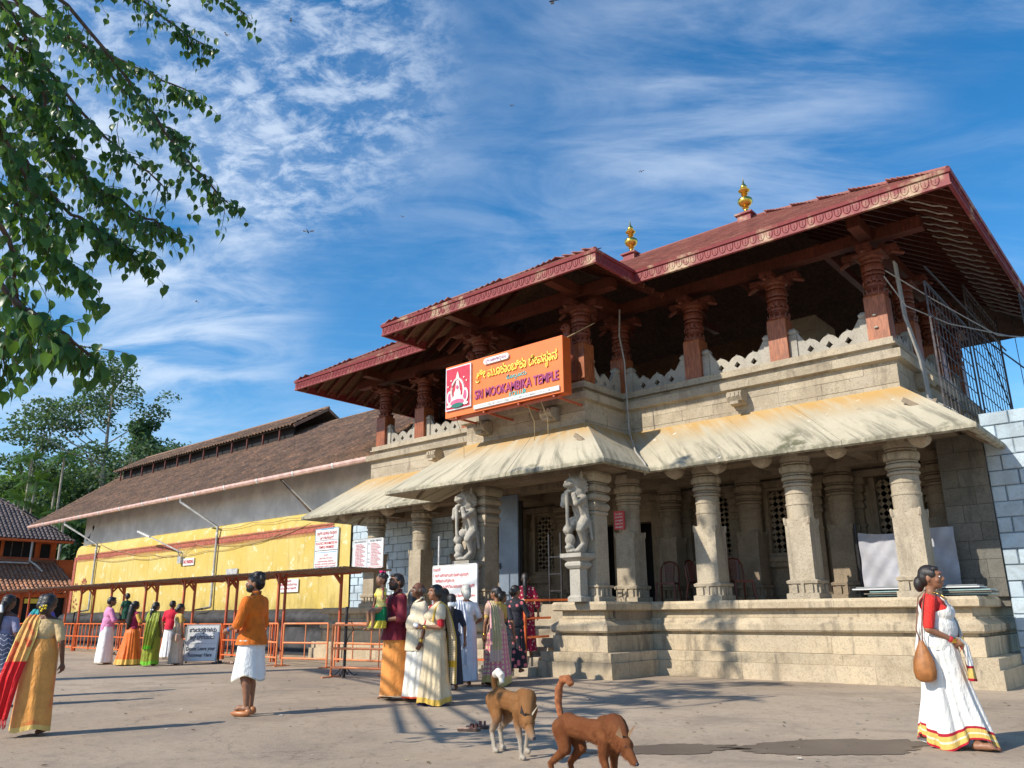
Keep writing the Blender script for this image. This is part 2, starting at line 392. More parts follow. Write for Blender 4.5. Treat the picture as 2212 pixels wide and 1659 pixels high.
mk_plain('scaffold_metal', (.10, .085, .085), .55, .4, .4, 8)
mk_plain('asbestos', (.22, .16, .13), .8, 0, .35, 5)
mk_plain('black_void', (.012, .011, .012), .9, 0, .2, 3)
mk_plain('door_blue', (.17, .21, .27), .45, .1, .18, 1.6)
mk_plain('cable', (.35, .33, .30), .6); mk_plain('cable_dark', (.05, .045, .04), .6)
mk_plain('rope', (.42, .30, .16), .9)
mk_plain('plastic_maroon', (.15, .035, .022), .35, 0, .1, 6)
mk_plain('board_white', (.74, .74, .73), .4, 0, .04, 3)
mk_plain('board_grey', (.60, .61, .63), .4, 0, .05, 3)
mk_plain('ink_red', (.55, .035, .04), .5); mk_plain('ink_black', (.02, .02, .035), .5); mk_plain('ink_blue', (.12, .35, .55), .5); mk_plain('ink_maroon', (.45, .03, .05), .5)
mk_plain('sign_orange', (.80, .185, .04), .35, 0, .05, 2); mk_plain('sign_side', (.55, .09, .012), .45, 0, .1, 2)
mk_plain('sign_yellow', (.88, .66, .09), .4); mk_plain('sign_purple', (.34, .05, .17), .4); mk_plain('sign_teal', (.08, .50, .48), .4); mk_plain('sign_green', (.02, .16, .12), .4)
mk_plain('sign_red', (.55, .03, .06), .4); mk_plain('sign_cream', (.80, .66, .62), .5); mk_plain('sign_silver', (.72, .72, .73), .35, .2); mk_plain('sign_pink', (.70, .10, .22), .4)
mk_plain('cloth_sheet', (.38, .38, .42), .8, 0, .12, 3); mk_plain('panel_teal', (.25, .38, .38), .4); mk_plain('glass_grey', (.22, .23, .24), .15)
mk_plain('leather_tan', (.34, .13, .035), .5, 0, .2, 12); mk_plain('sole', (.09, .05, .035), .7); mk_plain('shoe_dark', (.05, .04, .04), .6)
mk_plain('sandal_strap', (.15, .045, .025), .5); mk_plain('sandal_bed', (.50, .33, .24), .6)
# ---------------------------------------------------------------- ground
def build_ground():
    t = NT('ground_asphalt'); p = t.pos(); big = t.noise(p, .16, 5, .55, .4); mid = t.noise(p, .9, 8, .66, .5); f = t.noise(p, 60, 4, .7); f2 = t.noise(p, 9, 8, .7)
    stre = t.noise(t.pos((.35, 1.6, 1), rot=(0, 0, .5)), 1.1, 7, .65)
    c = t.mix(t.ss(big, .36, .66), (.46, .36, .265), (.37, .285, .205)); c = t.mix(t.ss(mid, .45, .66, 0, .75), c, (.27, .21, .16)); pt = t.noise(p, .45, 9, .72, .6); c = t.mix(t.ss(pt, .50, .60, 0, .45), c, (.30, .235, .18)); ck = t.n('ShaderNodeTexVoronoi'); ck.feature = 'DISTANCE_TO_EDGE'; ck.inputs['Scale'].default_value = .55; wv = t.n('ShaderNodeVectorMath'); wv.operation = 'ADD'; t.ln.new(p, wv.inputs[0]); nv_ = t.n('ShaderNodeTexNoise'); nv_.inputs['Scale'].default_value = 1.6; nv_.inputs['Detail'].default_value = 6; t.ln.new(p, nv_.inputs['Vector']); t.ln.new(nv_.outputs['Color'], wv.inputs[1]); t.ln.new(wv.outputs[0], ck.inputs['Vector']); c = t.mix(t.math('MULTIPLY', t.ss(ck.outputs['Distance'], .010, .002), t.ss(big, .50, .60, 0, .40)), c, (.09, .07, .055)); c = t.mix(t.ss(pt, .44, .36, 0, .5), c, (.44, .35, .26)); c = t.mix(t.ss(stre, .50, .72, 0, .6), c, (.36, .275, .19))
    c = t.mix(t.ss(f2, .52, .66, 0, .4), c, (.15, .115, .09)); c = t.mix(t.ss(f, .55, .7, 0, .5), c, (.09, .075, .065)); c = t.mix(t.ss(f, .44, .32, 0, .4), c, (.46, .39, .31))
    sp = t.vor(p, 1.15); c = t.mix(t.ss(sp.outputs['Distance'], .035, .015), c, (.08, .06, .05))
    t.col(c).rough(t.ss(mid, .3, .7, .75, .92)).spec(.25); t.bump(t.math('ADD', t.math('MULTIPLY', f, .5), t.math('ADD', f2, t.math('MULTIPLY', mid, 3))), .6, .012)
    g = MB(); xs = [-700, -300, -120, -80, -60, -50] + [-45 + i * 1.5 for i in range(36)] + [12, 20, 60, 300, 700]; ys = [-600, -200, -60, -20, -8] + [-6 + i * 1.5 for i in range(24)] + [34, 60, 120, 300, 900]
    rows = [[(x, y, 0.0 if abs(x + 14) > 34 or abs(y - 10) > 17 else .012 * (mnoise.noise(Vector((x * .35, y * .35, 0))) )) for x in xs] for y in ys]
    rows = [[(x, y, min(z, 0.0)) for x, y, z in r] for r in rows]
    g.grid(rows); o = g.build('ground', t.m, smooth=180, org=(0, 0, 0)); tag(o, kind='structure')
    t = NT('wet_ground'); p = t.pos(); n = t.noise(p, 1.2, 7, .6); f = t.noise(p, 50, 4, .7); c = t.mix(t.ss(n, .4, .7), (.15, .115, .088), (.20, .155, .12)); c = t.mix(t.ss(f, .5, .72, 0, .5), c, (.14, .11, .09)); t.col(c).rough(.42).spec(.5); t.bump(f, .5, .006)
    def blob(pts, name='wet_patch'):
        b = MB(); b.poly([(x, y, .0045) for x, y in pts]); return tag(b.build(name, t.m), kind='structure')
    def wob(cx, cy, ax, ay, rot, seed, n=220, k=.17):
        out = []
        for i in range(n):
            a = 2 * PI * i / n; r = 1 + k * mnoise.noise(Vector((math.cos(a) * 2.2 + seed, math.sin(a) * 2.2, seed))) * 2 + k * .9 * mnoise.noise(Vector((math.cos(a) * 7, math.sin(a) * 7 + seed, 1))) + k * .5 * mnoise.noise(Vector((math.cos(a) * 23, math.sin(a) * 23 + seed, 1)))
            x, y = ax * r * math.cos(a), ay * r * math.sin(a); out.append((cx + x * math.cos(rot) - y * math.sin(rot), cy + x * math.sin(rot) + y * math.cos(rot)))
        return out
    blob(wob(-3.05, 8.22, 1.05, .42, .86, 3.3)); blob(wob(-4.25, 7.1, .75, .28, .9, 8.3))
build_ground()

# ---------------------------------------------------------------- temple gateway hall
def offs(path, k, inset):
    """point k of path moved inward by inset (mitred); outward is to the right of travel"""
    p = Vector(path[k]); ns = []
    for a, b in ((k - 1, k), (k, k + 1)):
        if a < 0 or b >= len(path): continue
        d = (Vector(path[b]) - Vector(path[a])).normalized(); ns.append(Vector((d.y, -d.x)))
    if len(ns) == 1: q = ns[0]
    else: s_ = ns[0] + ns[1]; q = s_ / max(.2, s_.dot(ns[0]))
    return p - q * inset
def course(path, prof, seg, gap, name, mat, parent, zj=0, jit=.0, uvs=False, closed_back=True, seedoff=0, smooth=None):
    """extrude profile [(inset, z)...] along path in stones about seg long with open joints"""
    rr = random.Random(11 + seedoff); out = []
    for k in range(len(path) - 1):
        A = [offs(path, k, i) for i, z in prof]; B = [offs(path, k + 1, i) for i, z in prof]
        L = (Vector(path[k + 1]) - Vector(path[k])).length; n = max(1, int(round(L / seg)))
        cuts = [0] + [(i + (rr.random() - .5) * .5) / n for i in range(1, n)] + [1]
        for i in range(n):
            t0, t1 = cuts[i] + (gap / L / 2 if i else 0), cuts[i + 1] - (gap / L / 2 if i < n - 1 else 0); b = MB(); dz = (rr.random() - .5) * jit; di = (rr.random() - .5) * jit
            dirv = (Vector(path[k + 1]) - Vector(path[k])).normalized(); nrm = Vector((dirv.y, -dirv.x))
            rows = []
            for t_ in ((t0, t1) if not uvs else (t0, (t0 * 2 + t1) / 3, (t0 + 2 * t1) / 3, t1)):
                rows.append([tuple((*(A[j].lerp(B[j], t_) + nrm * di), prof[j][1] + dz)) for j in range(len(prof))])
            m_ = len(prof); n0 = b._add([p for r in rows for p in r])
            for q in range(len(rows) - 1):
                for j in range(m_):
                    j2 = (j + 1) % m_; b.f.append((n0 + q * m_ + j, n0 + q * m_ + j2, n0 + (q + 1) * m_ + j2, n0 + (q + 1) * m_ + j))
                    if uvs:
                        u0 = (t0 + (t1 - t0) * q / 3) * L + k * 7; u1 = (t0 + (t1 - t0) * (q + 1) / 3) * L + k * 7
                        v0, v1 = uvs[j], uvs[j2]; b.uv[len(b.f) - 1] = ((u0, v0), (u0, v1), (u1, v1), (u1, v0))
            b.f.append(tuple(n0 + j for j in range(m_))[::-1]); e = n0 + (len(rows) - 1) * m_; b.f.append(tuple(e + j for j in range(m_)))
            out.append(b.build(name, mat, parent, smooth=smooth))
    return out
HALL = thing('temple_gateway_hall', 'two storey stone temple hall with carved wooden gallery and red shingle roof', 'temple', (-12.2, 20, 0))
def build_hall():
    G = MATS
    # plinth: courses with profile steps
    FR = 22.5
    pL = [(-21.5, FR), (-21.5, 15.25), (-14.2, 15.25), (-14.2, 13.5), (-12.55, 13.5), (-12.55, 15.3)]
    pR = [(-11.02, 15.3), (-11.02, 13.5), (-9.17, 13.5), (-9.17, 15.25), (-2.87, 15.25), (-2.87, FR)]
    for pi, pth in enumerate((pL, pR)):
        for prof, seg in (([(0, -.05), (0, .30), (.9, .30), (.9, -.05)], 1.9), ([(.055, .303), (.05, .475), (.062, .485), (.9, .485), (.9, .303)], 2.3),
                          ([(.25, .488), (.24, .80), (.9, .80), (.9, .488)], 2.6), ([(.34, .803), (.34, .86), (.9, .86), (.9, .803)], 3),
                          ([(.24, .863), (.21, .90), (.21, 1.0), (.235, 1.02), (.34, 1.10), (.345, 1.13), (.9, 1.13), (.9, .863)], 2.8), ([(.39, 1.133), (.39, 1.285), (.9, 1.285), (.9, 1.133)], 2.4),
                          ([(.27, 1.288), (.235, 1.31), (.225, 1.42), (.26, 1.47), (1.4, 1.47), (1.4, 1.288)], 2.1)):
            course(pth, prof, seg, .007, 'plinth_stone', G['granite_base'], HALL, jit=.004, seedoff=pi * 5 + int(prof[0][1] * 10))
    b = MB(); b.box(-21.0, -3.35, 15.9, FR + 2, .0, 1.462); b.box(-13.9, -12.75, 14.2, 16.0, 0, 1.458); b.box(-10.8, -9.5, 14.2, 16.0, 0, 1.458); b.build('platform_floor', G['granite_inner'], HALL)
    for i in range(8):
        b = MB(); b.box(-12.52, -11.05, 13.3 + i * .3, 15.9 - .004 * i, i * .184 - .03 if i else -.05, (i + 1) * .182); b.build('stair_step', G['granite'], HALL)
    # columns
    def deco(t, r, z): return r * (1 + .02 * math.cos(16 * t))
    def stone_column(x, y, s=1.0, mat='granite', z0=1.47, ztop=4.24, base_mat=None):
        mt = G[mat]; h = .245 * s
        b = MB(); b.sq([(h, z0 + .34), (h, z0 + 1.50), (h * .96, z0 + 1.55)], (x, y))
        # corner petals
        for sx in (-1, 1):
            for sy in (-1, 1):
                b.cone((x + sx * h * .93, y + sy * h * .93, z0 + 1.44), .040 * s, (x + sx * h * 1.0, y + sy * h * 1.0, z0 + 1.54), .028 * s, 6)
        col = b.build('stone_column', mt, HALL, smooth=35)
        b = MB(); b.sq([(h * 1.30, z0), (h * 1.30, z0 + .10), (h * 1.08, z0 + .12), (h * 1.08, z0 + .27), (h * 1.22, z0 + .29), (h * 1.26, z0 + .34), (h * 1.02, z0 + .37)], (x, y))
        for sx in (-1, 1):
            for k in (-1, 1):
                b.cbox((x + sx * h * .62, y + k * h * 1.16, z0 + .19), (h * .42, h * .2, .16)); b.cbox((x + k * h * 1.16, y + sx * h * .62, z0 + .19), (h * .2, h * .42, .16))
            b.cbox((x, y + sx * h * 1.14, z0 + .2), (h * .24, h * .14, .2)); b.cbox((x + sx * h * 1.14, y, z0 + .2), (h * .14, h * .24, .2))
        b.build('column_base', mt, col)
        b = MB(); R0 = h * 1.06
        pr = [(R0 * .98, z0 + 1.5), (R0 * .98, z0 + 1.80), (R0 * 1.03, z0 + 1.81), (R0 * 1.03, z0 + 1.845), (R0 * .97, z0 + 1.855), (R0 * .97, z0 + 2.02), (R0 * 1.03, z0 + 2.03), (R0 * 1.03, z0 + 2.06), (R0 * .98, z0 + 2.07), (R0 * .98, z0 + 2.17)]
        b.lathe(pr, 16, (x, y)); b.build('column_shaft', mt, col, smooth=25)
        b = MB(); pr = [(R0 * .98, z0 + 2.17)]; z = z0 + 2.18
        for r_, hh in ((1.10, .07), (1.04, .04), (1.16, .09), (1.03, .05), (1.20, .16), (1.05, .05), (1.12, .07), (1.02, .05)):
            pr += [(R0 * (r_ - .17), z), (R0 * (r_ - .03), z + hh * .15), (R0 * r_, z + hh * .4), (R0 * r_, z + hh * .65), (R0 * (r_ - .04), z + hh * .88), (R0 * (r_ - .17), z + hh)]; z += hh + .006
        pr += [(R0 * 1.0, z), (R0 * 1.14, z + .06), (R0 * 1.16, ztop - .06), (R0 * 1.16, ztop)]
        b.lathe(pr, 48, (x, y), fn=lambda t, r, zz: r * (1 + (.05 * math.cos(12 * t) if z0 + 2.40 < zz < z0 + 2.66 else 0)))
        b.build('column_capital', mt, col, smooth=40)
        return col
    for x in (-4.07, -6.09, -8.10, -10.12): stone_column(x, 15.87)
    for x in (-17.21, -19.24): stone_column(x, 15.87)
    stone_column(-15.2, 15.87)
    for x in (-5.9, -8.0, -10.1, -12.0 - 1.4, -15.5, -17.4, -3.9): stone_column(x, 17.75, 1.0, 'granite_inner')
    # piers with lion brackets
    for x in (-9.98, -13.16):
        b = MB(); b.box(x - .22, x + .22, 13.95, 14.42, 1.80, 3.25); pr = b.build('stone_pier', G['granite'], HALL)
        b = MB(); b.sq([(.30, 1.47), (.30, 1.57), (.25, 1.60), (.25, 1.74), (.28, 1.76), (.29, 1.80)], (x, 14.19))
        for k in (-.15, .0, .15): b.cbox((x + k, 13.92, 1.66), (.07, .05, .15)); b.cbox((x + .27, 14.19 + k, 1.66), (.05, .07, .15))
        b.build('column_base', G['granite'], pr)
        z = 3.253
        for hh, w in ((.10, .245), (.17, .275), (.05, .225), (.14, .285), (.05, .235), (.15, .30), (.06, .25), (.22, .32)):
            b = MB(); b.sq([(w - .035, z), (w, z + hh * .35), (w, z + hh * .7), (w - .03, z + hh - .002)], (x, 14.19)); b.build('capital_course', G['granite'], pr); z += hh
        # separate slim pillar in front of the pier carrying the lion
        b = MB(); px = x - .06; b.sq([(.17, 1.472), (.17, 1.56), (.13, 1.6), (.13, 2.12), (.16, 2.14), (.20, 2.19), (.20, 2.24), (.16, 2.28), (.27, 2.36), (.27, 2.44)], (px, 13.70)); b.build('lion_pedestal', G['granite_pale'], HALL)
    # lions (rearing) carved as one body
    for x in (-10.04, -13.30):
        b = MB(); y = 13.74; z = 2.44
        b.cone((x, y + .10, z + .12), .12, (x + .05, y + .14, z + .60), .16); b.cone((x + .05, y + .14, z + .6), .15, (x + .02, y + .04, z + 1.08), .19); b.cone((x + .02, y + .04, z + 1.08), .19, (x, y - .03, z + 1.30), .20)
        b.ell((x - .01, y - .07, z + 1.46), (.21, .19, .19)); b.ell((x - .03, y - .25, z + 1.42), (.12, .14, .075)); b.ell((x - .03, y - .26, z + 1.28), (.10, .11, .04)); b.ell((x - .03, y - .36, z + 1.47), (.04, .04, .035))
        for s in (-1, 1):
            b.ell((x - .01 + s * .09, y - .21, z + 1.53), (.045, .045, .045)); b.cone((x + s * .13, y - .02, z + 1.60), .045, (x + s * .16, y - .04, z + 1.72), .02)
            b.cone((x + s * .13, y + .04, z + .66), .14, (x + s * .17, y - .16, z + .50), .10); b.cone((x + s * .17, y - .16, z + .50), .09, (x + s * .14, y - .0, z + .20), .06); b.cone((x + s * .14, y, z + .20), .06, (x + s * .13, y - .18, z + .07), .065)
            b.cone((x + s * .17, y - .02, z + 1.14), .10, (x + s * .17, y - .27, z + 1.02), .075); b.cone((x + s * .17, y - .27, z + 1.02), .065, (x + s * .13, y - .30, z + 1.20), .06)
        for k in range(15):
            a = PI * 1.3 * (k / 14) - .5; b.cone((x - .01 + .19 * math.cos(a), y + .01, z + 1.44 + .20 * math.sin(a)), .045, (x - .01 + .25 * math.cos(a + .12), y + .07, z + 1.40 + .25 * math.sin(a + .12)), .022)
        b.cone((x - .03, y - .33, z + 1.25), .045, (x - .04, y - .32, z + .75), .04); b.cone((x - .04, y - .32, z + .75), .04, (x - .05, y - .27, z + .45), .055); b.ell((x - .05, y - .25, z + .50), (.085, .08, .10)); b.ell((x - .05, y - .23, z + .28), (.12, .10, .13)); b.ell((x - .05, y - .25, z + .12), (.10, .12, .07)); b.ell((x, y - .1, z + .04), (.20, .24, .06))
        b.cone((x + .17, y + .18, z + .68), .05, (x + .26, y + .12, z + .3), .035); b.cone((x + .26, y + .12, z + .3), .035, (x + .22, y + .02, z + .95), .025)
        o = b.build('lion_carving', G['granite_pale'], HALL); remesh(o, .018, 2)
    # beams, ceiling slab, back walls
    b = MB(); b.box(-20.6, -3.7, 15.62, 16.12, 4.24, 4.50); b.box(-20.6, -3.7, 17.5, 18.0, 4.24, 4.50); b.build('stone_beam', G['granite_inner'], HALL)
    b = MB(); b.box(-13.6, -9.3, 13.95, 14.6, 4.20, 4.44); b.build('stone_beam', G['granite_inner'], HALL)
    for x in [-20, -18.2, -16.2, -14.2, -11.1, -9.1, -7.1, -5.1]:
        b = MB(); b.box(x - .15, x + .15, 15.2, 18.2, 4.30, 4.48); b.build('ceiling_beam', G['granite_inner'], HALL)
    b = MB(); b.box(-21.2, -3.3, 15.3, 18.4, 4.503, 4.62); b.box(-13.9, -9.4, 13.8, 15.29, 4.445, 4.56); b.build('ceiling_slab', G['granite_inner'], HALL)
    # hanging knobs under the eave
    for x in [-20.2, -18.2, -16.4, -8.6, -7.6, -6.6, -5.1, -3.6]:
        b = MB(); b.sq([(.03, 4.05), (.09, 4.09), (.13, 4.13), (.16, 4.20), (.16, 4.25)], (x, 15.42)); b.build('hanging_knob', G['granite'], HALL)
    # back wall made in bays between windows
    wins = [(-5.3, -4.45, 2.55, 4.05), (-7.75, -6.9, 2.55, 4.0), (-9.5, -8.75, 2.55, 4.0), (-16.6, -15.8, 2.55, 4.0), (-14.9, -14.2, 2.4, 4.0)]
    doorx = [(-12.95, -12.2), (-11.9, -11.0)]
    openings = sorted(wins + [(a, c, 1.47, 3.55) for a, c in doorx])
    x = -20.6; wallp = []
    for (a, c, z0, z1) in openings:
        wallp += [(x, a, 1.462, 4.6), (a, c, 1.462, z0), (a, c, z1, 4.6)]; x = c
    wallp.append((x, -2.95, 1.462, 4.6))
    for (a, c, z0, z1) in wallp:
        if z1 - z0 < .02: continue
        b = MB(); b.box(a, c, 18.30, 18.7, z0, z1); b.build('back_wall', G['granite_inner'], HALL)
    b = MB(); b.box(-21, -3.1, 19.4, 19.5, 1.45, 4.6); b.build('interior_shade_panel', G['black_void'], HALL)  # black panel behind the openings paints the darkness of the interior
    for (a, c, z0, z1) in wins:
        f = MB(); 
        for q in ((a - .1, a, z0 - .1, z1 + .1), (c, c + .1, z0 - .1, z1 + .1), (a, c, z0 - .1, z0), (a, c, z1, z1 + .1)): f.box(q[0], q[1], 18.22, 18.30, q[2], q[3])
        wf = f.build('window_frame', G['granite_inner'], HALL)
        f = MB(); f.box(a - .28, c + .28, 18.12, 18.30, z0 - .2, z0 - .1); f.box(a - .2, c + .2, 18.18, 18.30, z0 - .32, z0 - .2); f.build('window_sill', G['granite_inner'], wf)
        l = MB(); n = 3; w = (c - a) / n; zz_ = z0
        k = 0
        while zz_ + w <= z1 + .05:
            for i in range(n):
                cx, cz = a + (i + .5) * w, zz_ + w / 2
                for (p0, p1) in (((cx - w / 2, cz), (cx, cz + w / 2)), ((cx, cz + w / 2), (cx + w / 2, cz)), ((cx + w / 2, cz), (cx, cz - w / 2)), ((cx, cz - w / 2), (cx - w / 2, cz))):
                    l.bar((p0[0], 18.36, p0[1]), (p1[0], 18.36, p1[1]), .10, .045, (0, 1, 0))
            zz_ += w
        l.build('stone_lattice', G['granite_inner'], wf)
    # engaged pilasters on the back wall
    for x in (-4.15, -5.7, -6.6, -8.1, -8.5, -9.9, -14.0, -15.3, -17.0, -17.9, -19.5):
        b = MB(); z = 1.47
        for w, z0, z1 in ((.17, 1.47, 1.8), (.12, 1.8, 3.0), (.15, 3.0, 3.06), (.12, 3.06, 3.4), (.16, 3.4, 3.5), (.13, 3.5, 3.56), (.17, 3.56, 3.68), (.14, 3.68, 3.74), (.19, 3.74, 3.9), (.24, 3.9, 4.05)): b.box(x - w, x + w, 18.16 - (w - .12), 18.30, z0, z1 - .004)
        b.build('pilaster', G['granite_inner'], HALL)
    b = MB(); 
    for z0, z1, d in ((4.05, 4.2, .26), (2.2, 2.26, .03), (1.47, 1.72, .08)): b.box(-20.6, -13.0, 18.30 - d, 18.299, z0, z1); b.box(-10.9, -3.6, 18.30 - d, 18.299, z0, z1)
    b.build('wall_string_course', G['granite_inner'], HALL)
    # big door leaf, collapsible gates
    b = MB(); b.box(-13.98, -13.34, 15.63, 15.68, 1.48, 4.22); d = b.build('door_leaf', G['door_blue'], HALL)
    b = MB(); b.box(-13.95, -13.93, 15.60, 15.625, 2.35, 2.5); b.box(-13.96, -13.90, 15.58, 15.60, 2.40, 2.43); b.build('door_handle', G['dark_metal'], d)
    b = MB(); b.box(-14.5, -14.0, 16.6, 16.64, 1.48, 4.22); b.build('doorway_shade_panel', G['black_void'], HALL)  # black panel stands in for the shade inside the open doorway
    def gate(x, y, h, w, curl):
        b = MB()
        for k in range(2): b.box(x + k * w, x + k * w + .035, y, y + .035, 1.47, 1.47 + h)
        for z in (.25, .62, 1.0): b.box(x, x + w, y + .005, y + .03, 1.47 + z, 1.47 + z + .03)
        if curl:
            pts = [(x + w * .5 + .1 * math.cos(a) * (1 - a / 9), y + .015, 1.47 + .85 + .12 * math.sin(a) * (1 - a / 9)) for a in [i * .4 for i in range(20)]]; b.tube(pts, .01, 5); b.tube([(p[0], p[1], 1.47 * 2 + .85 * 1.3 + .0 - p[2] + .1) for p in pts], .01, 5)
            b.lathe([(.001, 1.47 + h + .14), (.025, 1.47 + h + .06), (.012, 1.47 + h)], 6, (x + .017, y + .017))
        return b.build('iron_gate', G['dark_metal'], HALL)
    gate(-11.55, 14.6, 1.55, .34, False); gate(-10.75, 14.5, 1.05, .26, True); gate(-14.55, 14.6, 1.7, .55, False)
    # dark wall with coursed stone at the right end
    z = 1.47; k = 0
    while z < 4.5:
        hh = .34; x = -3.62 + (0 if k % 2 else -.0); xs = [-3.75, -3.2 if k % 2 else -3.45, -2.94]
        for a, c in zip(xs[:-1], xs[1:]):
            b = MB(); b.box(a + .003, c - .003, 17.2 + R.uniform(0, .012), 17.6, z + .003, min(z + hh, 4.62) - .003); b.build('wall_stone', G['granite_dark'], HALL)
        z += hh; k += 1
    b = MB(); b.box(-3.75, -2.95, 17.3, 18.8, 1.3, 4.6); b.build('wall_core', G['granite_dark'], HALL)
    # lower stone eave (chajja)
    cp = [(-21.72, FR), (-21.72, 14.83), (-15.62, 14.83), (-15.62, 13.11), (-8.88, 13.11), (-8.88, 14.83), (-2.57, 14.83), (-2.57, FR + 1)]
    prof = [(0.03, 4.16), (0, 4.18), (0, 4.255), (.72, 4.87), (1.43, 5.46), (1.6, 5.46), (1.6, 5.35), (.60, 4.52), (.1, 4.16)]
    uvv = [0.0, 0.01, .05, .5, 1.0, 1.0, .5, .3, .1]
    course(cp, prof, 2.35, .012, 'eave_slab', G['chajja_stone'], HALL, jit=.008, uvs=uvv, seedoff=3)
    # ribs below it
    for k in range(len(cp) - 1):
        a = Vector(cp[k]); c = Vector(cp[k + 1]); L = (c - a).length; d = (c - a) / L; nn = Vector((d.y, -d.x)); q = .75
        while q < L - .4:
            p = a + d * q; b = MB(); b.bar((*(p - nn * .14), 4.19), (*(p - nn * 1.25), 5.02), .07, .09); b.build('eave_rib', G['granite_inner'], HALL); q += .95
    # upper wall blocks
    up_path = [(-20.1, FR), (-20.1, 16.26), (-14.2, 16.26), (-14.2, 14.62), (-10.38, 14.62), (-10.38, 16.26), (-4.0, 16.26), (-4.0, FR + 2)]
    for i, (z0, z1) in enumerate(((5.30, 5.545), (5.545, 5.79), (5.79, 6.02))):
        course(up_path, [(0, z0 + .003), (0, z1 - .003), (.35, z1 - .003), (.35, z0 + .003)], .82, .007, 'stone_block', G['granite'], HALL, jit=.007, seedoff=20 + i)
    course(up_path, [(.02, 6.0), (-.13, 6.03), (-.14, 6.20), (-.05, 6.235), (.4, 6.235), (.4, 6.0)], 1.5, .006, 'cornice_stone', G['granite'], HALL, jit=.004, seedoff=31)
    course(up_path, [(.06, 6.238), (.06, 6.33), (-.04, 6.345), (-.04, 6.38), (.0, 6.39), (.0, 6.50), (1.2, 6.50), (1.2, 6.238)], 1.7, .006, 'cornice_stone', G['granite'], HALL, jit=.004, seedoff=32)
    b = MB(); b.box(-19.7, -4.4, 16.7, FR + 2, 6.0, 6.495); b.box(-13.8, -10.8, 15.0, 16.8, 6.0, 6.49); b.build('gallery_floor', G['granite_inner'], HALL)
    # scroll brackets below the cornice
    def bracket(x, y, ax):
        b = MB(); W = .17
        pts = [(0, -.16), (.12, -.16), (.20, -.11), (.30, -.10), (.36, -.02), (.36, .05), (.30, .12), (.18, .15), (0, .16)]
        if ax == 'y': b.prism([(y - p, 5.80 + q) for p, q in pts], x - W, x + W, 'x'); 
        else: b.prism([(x + p, 5.80 + q) for p, q in pts], y - W, y + W, 'y')
        for k in (-1, 0, 1):
            if ax == 'y': b.cbox((x + k * .1, y - .365, 5.84), (.06, .02, .10))
        if ax == 'y': b.cbox((x, y - .28, 5.655), (.2, .16, .06))
        b.build('scroll_bracket', G['granite'], HALL)
    for x, y in ((-7.3, 16.26), (-16.95, 16.26), (-11.3, 14.62), (-13.45, 14.62), (-4.9, 16.26) ): 
        if x != -4.9: bracket(x, y, 'y')
    for y in (17.6, 20.6): bracket(-4.0, y, 'x')
    # wooden pillars
    def wood_pillar(x, y, w=.42, mat='pillar_wood'):
        h = w / 2; b = MB(); b.sq([(h, 6.50), (h, 7.46), (h * .93, 7.50)], (x, y)); p = b.build('wooden_pillar', G[mat], HALL)
        b = MB(); pr = [(h * 1.08, 7.50), (h * 1.14, 7.54), (h * 1.0, 7.60), (h * .9, 7.62), (h * .9, 7.70)]; z = 7.70
        for r_, hh in ((1.06, .07), (.9, .03), (1.04, .12), (.9, .03), (1.08, .06), (.92, .03), (1.1, .14), (.92, .04), (1.06, .08)):
            pr += [(h * (r_ - .06), z), (h * r_, z + hh * .4), (h * (r_ - .05), z + hh)]; z += hh
        pr += [(h * .95, z), (h * 1.25, z + .05), (h * 1.25, z + .10)]
        b.lathe(pr, 20, (x, y), fn=lambda t, r, zz_: r * (1 + .045 * math.cos(10 * t) * (1 if 7.7 < zz_ < 8.3 else .3)))
        for k in range(12):
            a = 2 * PI * k / 12; b.cone((x + h * .98 * math.cos(a), y + h * .98 * math.sin(a), 7.50), .03, (x + h * 1.16 * math.cos(a), y + h * 1.16 * math.sin(a), 7.62), .012, 5)
            b.cone((x + h * 1.0 * math.cos(a), y + h * 1.0 * math.sin(a), 7.80), .035, (x + h * .92 * math.cos(a), y + h * .92 * math.sin(a), 7.92), .008, 5)
        b.build('carved_shaft', G['carved_wood'], p, smooth=50)
        b = MB(); b.box(x - .14, x + .14, y - .55, y + .55, z + .10, z + .22); b.box(x - .55, x + .55, y - .14, y + .14, z + .105, z + .225); b.sq([(.22, z + .06), (.30, z + .1), (.30, z + .13)], (x, y))
        for dx, dy in ((1, 0), (-1, 0), (0, 1), (0, -1)): b.cone((x + dx * .45, y + dy * .45, z + .10), .06, (x + dx * .62, y + dy * .62, z + .02), .045, 7)
        b.build('pillar_bracket', G['dark_wood'], p)
        return p
    pil = [(-4.27, 16.57), (-6.36, 16.57), (-8.46, 16.57), (-10.58, 16.6), (-17.97, 16.57), (-19.82, 16.57), (-15.9, 16.57), (-13.98, 16.6), (-10.62, 14.9), (-13.96, 14.9)]
    for x, y in pil: wood_pillar(x, y)
    for y in (18.7, 20.9, 23.1): wood_pillar(-4.27, y); wood_pillar(-19.82, y)
    for i in range(2):
        b = MB(); b.ell((-4.30, 16.34, 6.78 + i * .27), (.045, .03, .025)); b.build('pillar_knob', G['granite_pale'], HALL)
